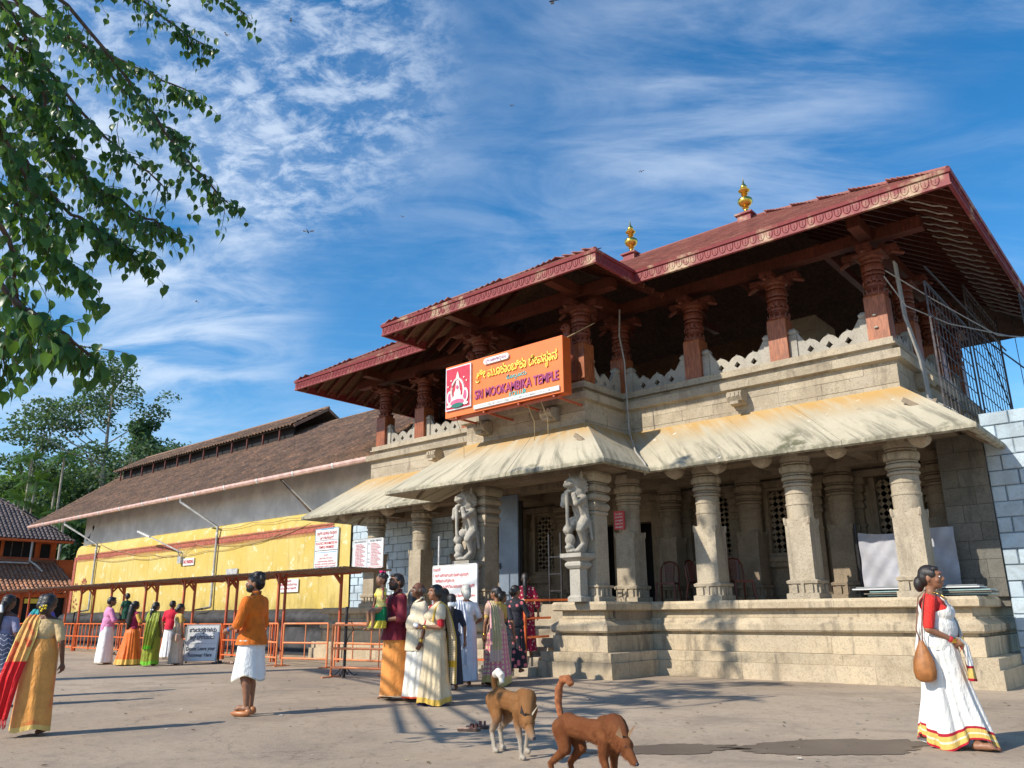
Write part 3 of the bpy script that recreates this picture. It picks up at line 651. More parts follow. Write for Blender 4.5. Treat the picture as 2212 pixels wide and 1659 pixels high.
    # wooden lions on the porch pillars
    for x in (-10.72, -13.86):
        b = MB(); y = 14.52; z = 6.62
        b.cone((x, y, z + .2), .07, (x, y, z + .7), .10); b.cone((x, y, z + .7), .1, (x, y - .06, z + 1.05), .10); b.ell((x, y - .10, z + 1.2), (.12, .13, .13)); b.ell((x, y - .22, z + 1.15), (.06, .08, .05))
        for s in (-1, 1): b.cone((x + s * .08, y, z + .45), .08, (x + s * .1, y - .12, z + .3), .06); b.cone((x + s * .1, y - .12, z + .3), .05, (x + s * .08, y - .04, z + .08), .04); b.cone((x + s * .1, y - .05, z + .95), .05, (x + s * .09, y - .2, z + .85), .04)
        b.box(x - .16, x + .16, y - .2, y + .1, z - .1, z + .06)
        o = b.build('wooden_lion', G['carved_wood'], HALL); remesh(o, .02, 1)
    # balustrade panels between the pillars
    def panel(p0, p1):
        p0 = Vector(p0); p1 = Vector(p1); L = (p1 - p0).length; d = (p1 - p0) / L; nn = Vector((d.y, -d.x, 0)); b = MB(); z0 = 6.50; th = .05
        def top(s):
            q = s * 1.0; e = min(q, L - q)
            side = .50 * max(0, 1 - e / .40) ** 1.3
            c = (q - L / 2) / .40; fr = abs((c + .5) % 1 - .5) * 2 if abs(c) < 1.5 else 1
            og = .27 + .13 * (1 - fr ** 2.2) + (.05 * max(0, 1 - fr * 7))
            return max(og if abs(c) < 1.0 or True else 0, side + .15)
        def hole(s):
            c = (s - L / 2) / .40; k = abs(((c) % 1) - .0); k = min(k, 1 - k) * .40
            if abs(c) > 1.2: return None
            if k > .075: return None
            w = .075 - k; return (.17 - w * .9, .17 + w * 1.3)
        N = int(L / .02); prev = None
        for i in range(N + 1):
            s = L * i / N; t = top(s); h = hole(s); P = p0 + d * s
            cur = (P, t, h)
            if prev:
                (P0, t0, h0), (P1, t1, h1) = prev, cur
                def quad(z00, z01, z10, z11):
                    for sg in (1, -1):
                        o_ = nn * th * sg
                        b.poly([tuple(P0 + o_ + Vector((0, 0, z00 - P0.z))), tuple(P1 + o_ + Vector((0, 0, z10 - P1.z))), tuple(P1 + o_ + Vector((0, 0, z11 - P1.z))), tuple(P0 + o_ + Vector((0, 0, z01 - P0.z)))])
                    for za, zb in ((z01, z11), (z00, z10)):
                        b.poly([(P0.x + nn.x * th, P0.y + nn.y * th, za), (P1.x + nn.x * th, P1.y + nn.y * th, zb), (P1.x - nn.x * th, P1.y - nn.y * th, zb), (P0.x - nn.x * th, P0.y - nn.y * th, za)])
                if h0 or h1:
                    a0 = h0 or (.17, .17); a1 = h1 or (.17, .17)
                    quad(z0, z0 + a0[0], z0, z0 + a1[0]); quad(z0 + a0[1], z0 + t0, z0 + a1[1], z0 + t1)
                else: quad(z0, z0 + t0, z0, z0 + t1)
            prev = cur
        pan = b.build('balustrade_panel', G['granite_pale'], HALL, smooth=None)
        for P in (p0, p1):
            q = P + (d if P == p0 else -d) * (-.07); q2 = MB(); q2.sq([(.085, 6.50), (.085, 7.06), (.06, 7.08), (.095, 7.12), (.095, 7.16), (.05, 7.22)], (q.x, q.y)); q2.build('balustrade_post', G['granite_pale'], pan)
    def runp(a, c, y): panel((a, y, 6.5), (c, y, 6.5))
    for a, c in ((-8.46, -6.36), (-6.36, -4.27), (-10.58, -8.46), (-19.82, -17.97), (-17.97, -15.9), (-15.9, -13.98)): runp(a + .36, c - .36, 16.55)
    panel((-10.6, 15.25, 6.5), (-10.6, 16.25, 6.5)); panel((-4.25, 16.95, 6.5), (-4.25, 18.35, 6.5)); panel((-4.25, 19.05, 6.5), (-4.25, 20.55, 6.5)); panel((-4.25, 21.25, 6.5), (-4.25, 22.8, 6.5)); panel((-13.6, 14.85, 6.5), (-10.98, 14.85, 6.5))
    # dim inner structure of the gallery
    b = MB(); b.box(-19.3, -4.6 - 3.2, 20.2, 20.5, 6.49, 8.6); b.build('gallery_wall', G['board_wood'], HALL)
    z = 6.5; k = 0
    while z < 8.3:
        for a in ((-7.62, -7.0), (-7.0, -6.35)):
            b = MB(); b.box(a[0] + .003, a[1] - .003, 18.9, 20.3, z + .003, z + .36); b.build('gallery_stone', G['granite_inner'], HALL)
        z += .365; k += 1
    # roof
    E = 8.74; SL = .60
    def plate(pts): b = MB(); b.poly(pts); return b
    X0, X1, Y0, Y1 = -22.1, -2.26, 14.52, 25.48; ry = 20.0; rz = E + (ry - Y0) * SL; px0, px1, py0 = -15.82, -8.80, 12.98; pxc = (px0 + px1) / 2; hw = (px1 - px0) / 2; pz = E + hw * SL; pyv = Y0 + hw
    rf = MB()
    main_front_l = [(X0, Y0, E), (px0, Y0, E), (pxc, pyv, pz), (px1, Y0, E), (X1, Y0, E), (X1 - 5.48, ry, rz), (X0 + 5.48, ry, rz)]
    faces = [main_front_l, [(X1, Y0, E), (X1, Y1, E), (X1 - 5.48, ry, rz)], [(X0, Y1, E), (X0, Y0, E), (X0 + 5.48, ry, rz)], [(X1, Y1, E), (X0, Y1, E), (X0 + 5.48, ry, rz), (X1 - 5.48, ry, rz)],
             [(px0, py0, E), (px1, py0, E), (pxc, py0 + hw, pz)], [(px1, py0, E), (px1, Y0, E), (pxc, pyv, pz), (pxc, py0 + hw, pz)], [(px0, Y0, E), (px0, py0, E), (pxc, py0 + hw, pz), (pxc, pyv, pz)]]
    for f in faces:
        rf.poly([(x, y, z - .03) for x, y, z in f]); rf.poly([(x, y, z - .09) for x, y, z in f][::-1])
    roof = rf.build('roof', G['board_wood'], HALL, fix=False)
    # rafters under the roof; boards show between them
    def inside_rafter(x0, y0, z0, x1, y1, z1): 
        b = MB(); b.bar((x0, y0, z0 - .16), (x1, y1, z1 - .16), .07, .12); return b
    k = 0; x = X0 + .25
    while x < X1 - .1:
        run = min(4.6, x - X0, X1 - x)
        if not (px0 + .1 < x < px1 - .1) and run > .3: inside_rafter(x, Y0 + .06, E, x, Y0 + run, E + run * SL).build('rafter', G['dark_wood'], HALL)
        x += .46
    y = Y0 + .4
    while y < 24:
        run = min(4.6, y - Y0)
        if run > .3:
            for xe, sg in ((X1, -1), (X0, 1)):
                inside_rafter(xe + sg * .06, y, E, xe + sg * run, y, E + run * SL).build('rafter', G['dark_wood'], HALL)
        y += .42
    x = px0 + .25
    while x < px1 - .1:
        run = min(3.4, x - px0, px1 - x)
        if run > .3: inside_rafter(x, py0 + .06, E, x, py0 + run, E + run * SL).build('rafter', G['dark_wood'], HALL)
        x += .46
    y = py0 + .35
    while y < Y0 + 1.5:
        run = min(3.3, y - py0)
        for xe, sg in ((px1, -1), (px0, 1)):
            inside_rafter(xe + sg * .06, y, E, xe + sg * run, y, E + run * SL).build('rafter', G['dark_wood'], HALL)
        y += .42
    # pale strips painting the lit edges of the rafters under the side eave
    y = Y0 + .6
    while y < 24:
        run = min(1.3, y - Y0)
        for xe, sg, t_ in ((X1, -1, 0),):
            b = MB(); pts = [(xe - .35 - .12 * i, y, E + (.35 + .12 * i) * SL - .235 + .018 * math.sin(i * 2.1)) for i in range(7)]
            if run > 1.1: b.tube(pts, .016, 5); b.build('lit_rafter_edge', G['lit_edge_wood'], HALL)
        y += .42
    for f in ([(-21.2, 16.57, -3.2, 16.57), (-4.27, 15.6, -4.27, 25), (-19.82, 15.6, -19.82, 25), (-15, 14.9, -9.6, 14.9), (-10.62, 13.6, -10.62, 16.6), (-13.96, 13.6, -13.96, 16.6)]):
        b = MB(); b.bar((f[0], f[1], 8.84), (f[2], f[3], 8.84), .26, .26) if f[0] != f[2] else b.bar((f[0], f[1], 8.86), (f[2], f[3], 8.86), .24, .26); b.build('roof_beam', G['dark_wood'], HALL)
    for x in (-5.3, -7.4, -9.5, -18.9, -16.9):
        b = MB(); b.bar((x, 16.5, 8.95), (x, 20, 8.95), .14, .18); b.build('tie_beam', G['dark_wood'], HALL)
    # fascia boards and their carved scallops
    fpaths = [[(X0, Y1), (X0, Y0), (px0, Y0), (px0, py0), (px1, py0), (px1, Y0), (X1, Y0), (X1, Y1)]]
    for pth in fpaths:
        course(pth, [(0, E - .26), (0, E), (.035, E + .02), (.06, E), (.045, E - .26)], 2.6, .004, 'fascia_board', G['fascia_paint'], roof, seedoff=50)
        course(pth, [(-.03, E - .035), (-.045, E + .03), (.12, E + .10), (.12, E - .03)], 3.0, .004, 'eave_trim', G['fascia_paint'], roof, seedoff=51)
        course(pth, [(-.018, E - .275), (-.018, E - .245), (.05, E - .245), (.05, E - .275)], 3.0, .004, 'eave_trim', G['fascia_paint'], roof, seedoff=52)
    sc_ = MB()
    for k in range(1, 7):
        a = Vector((*fpaths[0][k], 0)); c = Vector((*fpaths[0][min(k + 1, 7)], 0)); L = (c - a).length; d = (c - a) / L; nn = Vector((d.y, -d.x, 0))
        if k == 6: pass
        q = .12
        while q < L - .1:
            cpt = a + d * q + nn * .006; pts = [cpt + d * (.065 * math.cos(t)) + Vector((0, 0, E - .13 + .085 * math.sin(t))) for t in [PI + PI * i / 6 for i in range(7)]]
            pts = [pts[0] + Vector((0, 0, .07))] + pts + [pts[-1] + Vector((0, 0, .07))]
            sc_.tube(pts, .007, 4, cap=False); sc_.cone(cpt + Vector((0, 0, E - .16)), .010, cpt + Vector((0, 0, E - .08)), .007, 5); q += .172
    s_ = sc_.build('carved_scallops', G['fascia_paint'], roof); tag(s_, kind='stuff')
    # shingles
    def shingles(tri, vis, wd=.20, ex=.145, th=.018):
        """cover the sloping polygon: returns list of (matrix cells)"""
        P = [Vector(p) for p in tri]; nrm = (P[1] - P[0]).cross(P[2] - P[0]).normalized(); 
        if nrm.z < 0: nrm = -nrm
        e = Vector((nrm.y, -nrm.x, 0)).normalized() if abs(nrm.z) < .999 else Vector((1, 0, 0)); s = nrm.cross(e).normalized()
        if s.z < 0: s = -s
        O = P[0]; loc = [((p - O).dot(e), (p - O).dot(s)) for p in P]; out = []
        def ins(u, v):
            c = False; n = len(loc); j = n - 1
            for i in range(n):
                xi, yi = loc[i]; xj, yj = loc[j]
                if (yi > v) != (yj > v) and u < (xj - xi) * (v - yi) / (yj - yi) + xi: c = not c
                j = i
            return c
        us = [q[0] for q in loc]; vs = [q[1] for q in loc]; v = min(vs); r = 0
        while v < max(vs):
            u = min(us) + (wd / 2 if r % 2 else 0)
            while u < max(us):
                if ins(u + wd / 2, v + ex * .5): out.append(O + e * (u + wd / 2) + s * v + nrm * (.012 + R.uniform(0, .006)))
                u += wd
            v += ex; r += 1
        return out, e, s, nrm
    base = None; allr = MB(); cand = []
    for fi, f in enumerate(faces):
        if fi in (3,): continue
        pts, e, s, nn = shingles(f, True)
        for p in pts: cand.append((p, e, s, nn, fi))
    camp = Vector((0, 0, 1.25)); front = [c for c in cand if c[4] in (0, 4, 1)]
    front.sort(key=lambda c: (c[0] - camp).length)
    chosen = set(id(c) for c in front[:300])
    protos = {}
    def sh_box(mb, p, e, s, nn, w=.192, L=.30, th=.016):
        tilt = nn * .022; a = p - e * w / 2; c = p + e * w / 2; vs = []
        for q in (a, c): vs += [q + tilt, q + s * L - nn * .008, q + s * L - nn * .008 - nn * th, q + tilt - nn * th]
        n = mb._add([tuple(v) for v in vs])
        for q in ((0, 4, 5, 1), (3, 2, 6, 7), (0, 3, 7, 4), (0, 1, 2, 3), (4, 7, 6, 5)): mb.f.append(tuple(n + i for i in q))
    for c in cand:
        p, e, s, nn, fi = c
        if id(c) in chosen:
            if fi not in protos:
                b = MB(); sh_box(b, Vector((0, 0, 0)), e, s, nn); protos[fi] = b.mesh('shingle'); protos[fi].materials.append(G['roof_shingle'])
            o = bpy.data.objects.new('shingle', protos[fi]); COL.objects.link(o); o.parent = roof; o.location = p - wloc(roof)
        else: sh_box(allr, p, e, s, nn)
    tag(allr.build('shingle_field', G['roof_shingle'], roof), kind='stuff')
    b = MB()
    for a, c in (((X1, Y0, E), (X1 - 5.48, ry, rz)), ((X0, Y0, E), (X0 + 5.48, ry, rz)), ((X0 + 5.48, ry, rz), (X1 - 5.48, ry, rz)), ((px1, py0, E), (pxc, py0 + hw, pz)), ((px0, py0, E), (pxc, py0 + hw, pz)), ((pxc, py0 + hw, pz), (pxc, pyv, pz))):
        a = Vector(a) + Vector((0, 0, .045)); c = Vector(c) + Vector((0, 0, .045)); b.tube([a, c], .045, 8)
    b.build('ridge_cap', G['roof_shingle'], roof, smooth=40)
    for x in (-12.17, -8.29):
        b = MB(); b.sq([(.20, rz - .15), (.20, rz + .10), (.26, rz + .12), (.26, rz + .17)], (x, ry)); f = b.build('roof_finial', G['fascia_paint'], roof)
        b = MB(); z = rz + .17
        b.lathe([(.17, z), (.17, z + .05), (.10, z + .08), (.06, z + .14), (.06, z + .18), (.10, z + .22), (.06, z + .26), (.16, z + .32), (.215, z + .42), (.20, z + .50), (.09, z + .58), (.05, z + .62), (.10, z + .66), (.06, z + .70), (.16, z + .76), (.165, z + .79), (.06, z + .83), (.10, z + .88), (.09, z + .93), (.03, z + 1.02), (.003, z + 1.2)], 24, (x, ry)); b.build('gold_pot', G['gold'], f, smooth=60)
    # light blue painted block wall beside the hall on both sides
def block_wall(root, x0, x1, y, z0, z1, mat, bw=.52, bh=.27, name='wall_block'):
    z = z0; r = 0
    core = MB(); core.box(x0, x1, y + .05, y + .4, z0 - .2, z1); core.build('wall_core', mat, root)
    while z < z1 - .02:
        x = x0 - (bw / 2 if r % 2 else 0)
        while x < x1 - .02:
            a, c = max(x, x0) + .006, min(x + bw * R.uniform(.97, 1.03), x1) - .006
            if c - a > .05:
                b = MB(); h = min(z + bh, z1) - .006; yy = y - R.uniform(.0, .03)
                b.f += []; n = b._add([(a, y + .06, z), (c, y + .06, z), (c, y + .06, h), (a, y + .06, h), (a, y, z + .004), (c, y, z + .004), (c, y, h), (a, y, h), (a + .018, yy - .010, z + .018), (c - .018, yy - .008, z + .018), (c - .018, yy - .012, h - .018), (a + .018, yy - .006, h - .018)])
                for q in ((4, 5, 9, 8), (5, 6, 10, 9), (6, 7, 11, 10), (7, 4, 8, 11), (8, 9, 10, 11), (0, 1, 5, 4), (1, 2, 6, 5), (2, 3, 7, 6), (3, 0, 4, 7)): b.f.append(tuple(n + i for i in q))
                b.build(name, mat, root)
            x += bw
        z += bh; r += 1
def at(px, py, depth):
    d = fw * 1711.08 + rt * (px - 1106) - up * (py - 829.5); return Vector((0, 0, 1.25)) + d * (depth / 1711.08)
# ---------------------------------------------------------------- lettering
VIR = '\u0ccd'
def text_mesh(body, bold=0.0, ex=.0):
    cu = bpy.data.curves.new('t', 'FONT'); cu.body = body; cu.offset = bold; cu.extrude = ex; cu.resolution_u = 3
    o = bpy.data.objects.new('t', cu); COL.objects.link(o); bpy.context.view_layer.update()
    dg = bpy.context.evaluated_depsgraph_get(); me = bpy.data.meshes.new_from_object(o.evaluated_get(dg))
    v = [tuple(q.co) for q in me.vertices]; f = [tuple(p.vertices) for p in me.polygons]
    bpy.data.objects.remove(o); bpy.data.curves.remove(cu); bpy.data.meshes.remove(me); return v, f
def text_layout(body, bold, ex):
    """Kannada conjuncts: the second consonant goes small below the first"""
    vs, fs = [], []
    def put(v, f, sx=1, dx=0, dy=0):
        n = len(vs); vs.extend([(x * sx + dx, y * sx + dy, z) for x, y, z in v]); fs.extend([tuple(n + i for i in q) for q in f])
    base = ''; subs = []; i = 0
    while i < len(body):
        if body[i] == VIR and i + 1 < len(body) and '\u0c95' <= body[i + 1] <= '\u0cb9': subs.append((len(base), body[i + 1])); i += 2
        else: base += body[i]; i += 1
    put(*text_mesh(base, bold, ex))
    for k, c in subs:
        v, f = text_mesh(base[:k], bold, ex); w = max(p[0] for p in v)
        if c == '\u0cb0': # subscript ra: a hook under the letter
            m_ = MB(); m_.tube([(w - .42 + .30 * math.cos(a) * .9, -.10 + .17 * math.sin(a), 0) for a in [PI * .95 + i_ * .38 for i_ in range(9)]], .045 + bold, 5); v = m_.v; f = [q for q in m_.f]; put(v, f)
        else:
            v, f = text_mesh(c, bold * 1.4, ex); wc = max(p[0] for p in v); put(v, f, .5, w - wc * .5 - .05, -.40)
    return vs, fs
def lettering(body, mat, parent, O, X, U, h, w=None, bold=.0, ex=.0, align='l', name='lettering'):
    v, f = text_layout(body, bold, ex); O = Vector(O); X = Vector(X).normalized(); U = Vector(U).normalized(); N = X.cross(U)
    x0 = min(p[0] for p in v); x1 = max(p[0] for p in v); s = h / .72; sx = s if w is None else w / (x1 - x0)
    W_ = (x1 - x0) * sx; off = 0 if align == 'l' else (-W_ / 2 if align == 'c' else -W_)
    b = MB(); b.v = [tuple(O + X * ((p[0] - x0) * sx + off) + U * (p[1] * s) + N * (p[2] * s + .004)) for p in v]; b.f = f
    return b.build(name, mat, parent, fix=False)
def rule_line(mat, parent, O, X, U, w, h, name='ruled_line'):
    O = Vector(O); X = Vector(X).normalized(); U = Vector(U).normalized(); N = X.cross(U) * .004; b = MB(); b.poly([tuple(O + N), tuple(O + X * w + N), tuple(O + X * w + U * h + N), tuple(O + U * h + N)]); return b.build(name, mat, parent, fix=False)

# ---------------------------------------------------------------- long yellow hall with the tiled roof
def tile_field(name, mat, parent, O, e, s, nn, W_, H_, tw=.24, ex=.30, near=None, keep=None, n_ind=300, th=.02):
    """rows of curved clay tiles; the n_ind nearest ones are objects, the others one part"""
    O = Vector(O); e = Vector(e).normalized(); s = Vector(s).normalized(); nn = Vector(nn).normalized(); cells = []
    nr = int(H_ / ex); nc = int(W_ / tw)
    for r in range(nr):
        for c in range(nc):
            u, v = (c + .5) * tw, r * ex
            if keep and not keep(u, v): continue
            cells.append(O + e * u + s * v)
    camp = Vector((0, 0, 1.25)); cells.sort(key=lambda p: (p - camp).length)
    prof = [(-.5, .030), (-.38, .060), (-.24, .022), (-.08, .0), (.12, .0), (.26, .024), (.40, .062), (.52, .034)]
    def one(b, p, j=0.):
        rows = []
        for k, (sv, lift) in enumerate(((0, .046), (.5, .026), (1.13, .004))): rows.append([tuple(p + e * (x * tw) + s * (sv * ex) + nn * (h * 1.3 + lift + j)) for x, h in prof])
        front = [tuple(Vector(q) - nn * .05) for q in rows[0]]
        b.grid([front] + rows)
    if n_ind:
        b = MB(); one(b, Vector((0, 0, 0))); pm = b.mesh('roof_tile', smooth=60); pm.materials.append(mat)
        for p in cells[:n_ind]:
            o = bpy.data.objects.new('roof_tile', pm); COL.objects.link(o); o.parent = parent; o.location = p - wloc(parent) + nn * R.uniform(-.004, .006)
    b = MB()
    for p in cells[n_ind:]: one(b, p, R.uniform(-.006, .008))
    if b.v: tag(b.build(name, mat, parent, smooth=60, fix=False), kind='stuff')
def build_yellow_hall():
    G = MATS; H = thing('yellow_hall', 'long yellow and white hall with clay tiled roof, black base and raised ridge vent', 'building', (-34, 20, 0))
    XL, XR = -47.2, -23.1
    # lower wall bulging: profile in Y,z
    prof = [(17.92, 1.45), (17.90, 2.5), (17.90, 4.4), (17.93, 4.75), (17.99, 4.92), (18.10, 5.03), (18.3, 5.07)]
    b = MB(); rows = []
    n = 90
    for i in range(n + 1):
        x = XL + (XR - XL) * i / n; rows.append([(x, y + .02 * mnoise.noise(Vector((x * .6, z, 0))), z + .015 * mnoise.noise(Vector((x, 3, z)))) for y, z in prof])
    b.grid(rows); rows = [[(XL - (.0 if z < 4.5 else 0), y + k, z) for y, z in prof] for k in (0, 5)]; b.grid(rows, flip=True); b.build('yellow_wall', G['yellow_plaster'], H, smooth=60)
    b = MB(); b.box(XL - .0, XR + 2.4, 18.2, 22, 5.0, 7.10); b.box(XL + .02, XR, 18.25, 24, 1, 5.0); b.build('white_wall', G['white_wall'], H)
    b = MB(); pr = [(17.55, -.1), (17.50, .45), (17.62, .62), (17.66, .85), (17.50, .98), (17.46, 1.18), (17.56, 1.34), (17.75, 1.44), (17.95, 1.50)]; rows = []
    for i in range(61):
        x = XL - .2 + (XR - XL + 1.5) * i / 60; rows.append([(x, y + .04 * mnoise.noise(Vector((x * .8, z * 2, 5))), z + (.03 * mnoise.noise(Vector((x, 1, z))) if z > 0 else 0)) for y, z in pr])
    b.grid(rows); b.box(XL - .2, XL, 17.6, 22, 0, 1.4); b.build('black_base', G['black_plinth'], H, smooth=60)
    b = MB(); b.box(XL - .05, XL + .25, 17.86, 17.9, 1.4, 4.4); b.build('corner_band', G['wall_maroon'], H)
    # painted frieze: bands and a fringe
    b = MB(); x0, x1 = XL + .25, XR - 1.0; y = 17.868
    for z0, z1 in ((4.27, 4.42), (4.45, 4.50)): 
        nn_ = 60
        for i in range(nn_): 
            a, c = x0 + (x1 - x0) * i / nn_, x0 + (x1 - x0) * (i + 1) / nn_; b.poly([(a, y, z0), (c, y, z0), (c, y, z1), (a, y, z1)])
    x = x0
    while x < x1: b.poly([(x, y, 4.27), (x + .05, y, 4.27), (x + .04, y, 4.14), (x + .01, y, 4.14)]); b.poly([(x, y, 4.50), (x + .05, y, 4.50), (x + .025, y, 4.55)]); x += .085
    o = b.build('painted_frieze', G['wall_maroon'], H, fix=False)
    # floral painting at the far corner
    b = MB()
    def fl(cx, cz, r, n=10):
        for k in range(n):
            a = 2 * PI * k / n; q = Vector((cx + r * math.cos(a), 0, cz + r * math.sin(a))); t = Vector((-math.sin(a), 0, math.cos(a))) * r * .3; d = Vector((math.cos(a), 0, math.sin(a))) * r * .45
            b.poly([tuple(Vector((v.x, 17.872, v.z))) for v in (q - t, q + d, q + t, q - d)])
    fl(-45.6, 2.9, .28); fl(-45.6, 2.9, .12, 6); fl(-46.6, 2.8, .2, 6); fl(-46.5, 1.95, .22, 5); fl(-46.9, 2.35, .12, 5)
    b.build('painted_flower', G['wall_maroon'], H, fix=False)
    b = MB(); b.poly([(-46.3, 18.195, 6.0), (-46.15, 18.195, 6.15), (-46.0, 18.195, 6.0), (-46.15, 18.195, 5.75)]); b.poly([(-46.9, 18.195, 5.35), (-46.75, 18.195, 5.55), (-46.6, 18.195, 5.5), (-46.4, 18.195, 5.75), (-46.45, 18.195, 5.45), (-46.7, 18.195, 5.3)]); b.build('painted_motif', G['black_void'], H, fix=False)
    # roof: slopes, clerestory
    ez = 6.34; ey = 16.85; ry = 24.6; sl = .60; rz = ez + (ry - ey) * sl
    s = Vector((0, 1, sl)).normalized(); nn = Vector((0, -sl, 1)).normalized(); LX = -51.4; RX = -20.45; LT = -58.0
    b = MB(); b.poly([(LX, ey, ez), (RX, ey, ez), (RX, ry, rz), (LT, ry, rz)]); b.poly([(LX, ey, ez - .06), (RX, ey, ez - .06), (RX, ry, rz - .06), (LT, ry, rz - .06)][::-1]); b.poly([(LT, ry, rz), (RX, ry, rz), (RX, 2 * ry - ey, ez), (LT, 2 * ry - ey, ez)])
    rf = b.build('roof', G['rust_wood'], H, fix=False)
    L = (Vector((0, ry, rz)) - Vector((0, ey, ez))).length; hip = 5.2
    def keep(u, v): return u > (LX - LT) * (1 - v / L) - .1
    tile_field('tile_field', G['clay_tile'], rf, (LT, ey - .05, ez + .01), (1, 0, 0), s, nn, RX - LT, L, .30, .36, keep=keep)
    b = MB(); x = LT
    while x < RX: b.cone((x, ry, rz + .04), .10, (x + .4, ry, rz + .06), .085, 8); x += .40
    b.build('ridge_tiles', G['clay_tile'], rf, smooth=60)
    b = MB(); b.bar((LX, ey, ez + .02), (LT, ry, rz + .02), .12, .16); b.build('verge_board', G['rust_wood'], rf)
    b = MB(); b.bar((LX - .08, ey, ez + .10), (LT - .08, ry, rz + .10), .1, .06); b.build('verge_tiles', G['clay_tile'], rf)
    # raised ridge vent
    vx0, vx1 = -55.0, -34.2; vy = 22.55; vz = ez + (vy - ey) * sl + .85; vr = 24.6; vrz = vz + (vr - vy) * sl
    b = MB(); b.poly([(vx0, vy, vz), (vx1, vy, vz), (vx1, vr, vrz), (vx0, vr, vrz)]); b.poly([(vx0, vr, vrz), (vx1, vr, vrz), (vx1, 2 * vr - vy, vz), (vx0, 2 * vr - vy, vz)]); b.poly([(vx0, vy, vz - .05), (vx1, vy, vz - .05), (vx1, vr, vrz - .05), (vx0, vr, vrz - .05)][::-1]); vt = b.build('ridge_vent_roof', G['rust_wood'], H, fix=False)
    tile_field('tile_field', G['clay_tile'], vt, (vx0, vy - .05, vz + .01), (1, 0, 0), s, nn, vx1 - vx0, 2.4, .30, .36, n_ind=0)
    b = MB(); b.cone((vx0, vr, vrz + .05), .1, (vx1, vr, vrz + .05), .1, 8); b.bar((vx1 + .02, vy, vz - .03), (vx1 + .02, vr, vrz - .03), .06, .14); b.bar((vx1 + .02, vr, vrz - .03), (vx1 + .02, 2 * vr - vy, vz - .03), .06, .14); b.build('ridge_tiles', G['clay_tile'], vt, smooth=60)
    x = vx0 + .8
    while x < vx1: b = MB(); b.box(x, x + .08, 22.6, 22.68, 9.4, 10.6); b.build('vent_post', G['dark_wood'], vt); x += 1.55
    b = MB(); b.box(vx0 + .6, vx1 - .5, 22.9, 23.0, 9.4, 11.0); b.build('vent_shade_panel', G['black_void'], vt)  # painted shade: black panel filling the opening below the vent roof
    # gutter, pipes
    x = LX - .1
    while x < RX:
        b = MB(); pts = [(ey - .20, ez + .03), (ey - .21, ez - .05), (ey - .17, ez - .12), (ey - .10, ez - .14), (ey - .03, ez - .11), (ey - .01, ez - .02), (ey - .03, ez - .02), (ey - .05, ez - .10), (ey - .16, ez - .11), (ey - .19, ez + .03)]
        b.prism([(p[0], p[1]) for p in pts], x, x + 2.35, 'x'); b.build('gutter_length', G['gutter_paint'], H)
        c = MB(); c.prism([(ey + (p[0] - ey) * 1.12 + .01, ez + (p[1] - ez) * 1.1) for p in pts], x + 2.33, x + 2.42, 'x'); c.build('gutter_joint', G['pipe_white'], H); x += 2.4
    for i, (xt, xb) in enumerate(((-46.2, -44.4), (-33.6, -32.2))):
        b = MB(); b.tube([(xt, 16.72, 6.22), (xt, 16.72, 6.05), (xb, 17.80, 4.95), (xb, 17.80, 1.62)], .055, 8); b.tube([(xb, 17.80, 1.62), (xb, 17.4, 1.55)], .05, 8); p = b.build('drain_pipe', G['pipe_grey'], H, smooth=50)
        for z in (4.6, 2.9): b = MB(); b.cone((xb, 17.80, z), .068, (xb, 17.80, z + .07), .068, 8); b.build('pipe_collar', G['pipe_white'], p)
        b = MB(); b.tube([(xb + .1, 17.38, 1.55), (xb - .6, 17.38, 1.5), (xb - .62, 17.36, .4)], .045, 6); b.build('outlet_pipe', G['black_void'], p)
    b = MB(); b.bar((-26.3, 16.9, 6.28), (-25.4, 17.95, 4.85), .10, .10); b.build('eave_strut', G['rust_wood'], H)
    b = MB(); b.tube([(-26.15, 16.9, 6.2), (-25.25, 17.95, 4.85)], .02, 5); b.build('strut_cable', G['pipe_white'], H)
    # wires slung along the wall
    for k, (pts) in enumerate(([(-46.5, 5.15), (-44.4, 5.05), (-41, 4.35), (-38, 4.1), (-35.6, 3.95), (-34, 4.35), (-32.3, 4.2), (-29, 4.15), (-25.5, 4.6)], [(-32.2, 4.9), (-29.5, 4.95), (-27, 4.9), (-24.6, 5.0)], [(-44.3, 4.15), (-40, 4.0), (-36.5, 3.98), (-33, 4.0), (-30, 4.08), (-27.5, 4.35)])):
        c = []
        for (a, az), (d, dz) in zip(pts[:-1], pts[1:]):
            for i in range(6): t = i / 6; c.append((a + (d - a) * t, 17.84, az + (dz - az) * t - .10 * math.sin(PI * t)))
        c.append((pts[-1][0], 17.84, pts[-1][1])); b = MB(); b.tube(c, .013, 4); b.build('wall_cable', G['rope'], H)
    # street light arm on the wall
    l = thing('wall_lamp', 'grey lamp arm and junction box on the yellow wall beside the NO PARKING plate', 'wall lamp', (-35.2, 17.85, 3.7))
    b = MB(); b.bar((-35.3, 17.86, 4.05), (-37.6, 17.2, 4.95), .05, .05); b.tube([(-35.3, 17.85, 3.75), (-35.35, 17.7, 4.1), (-35.2, 17.75, 4.25)], .03, 6); b.build('lamp_arm', G['pipe_grey'], l)
    b = MB(); b.box(-35.35, -35.05, 17.72, 17.89, 3.55, 3.85); b.build('junction_box', G['pipe_grey'], l); b = MB(); b.bar((-37.3, 17.28, 4.83), (-38.1, 17.05, 5.13), .12, .08); b.build('lamp_head', G['pipe_white'], l)
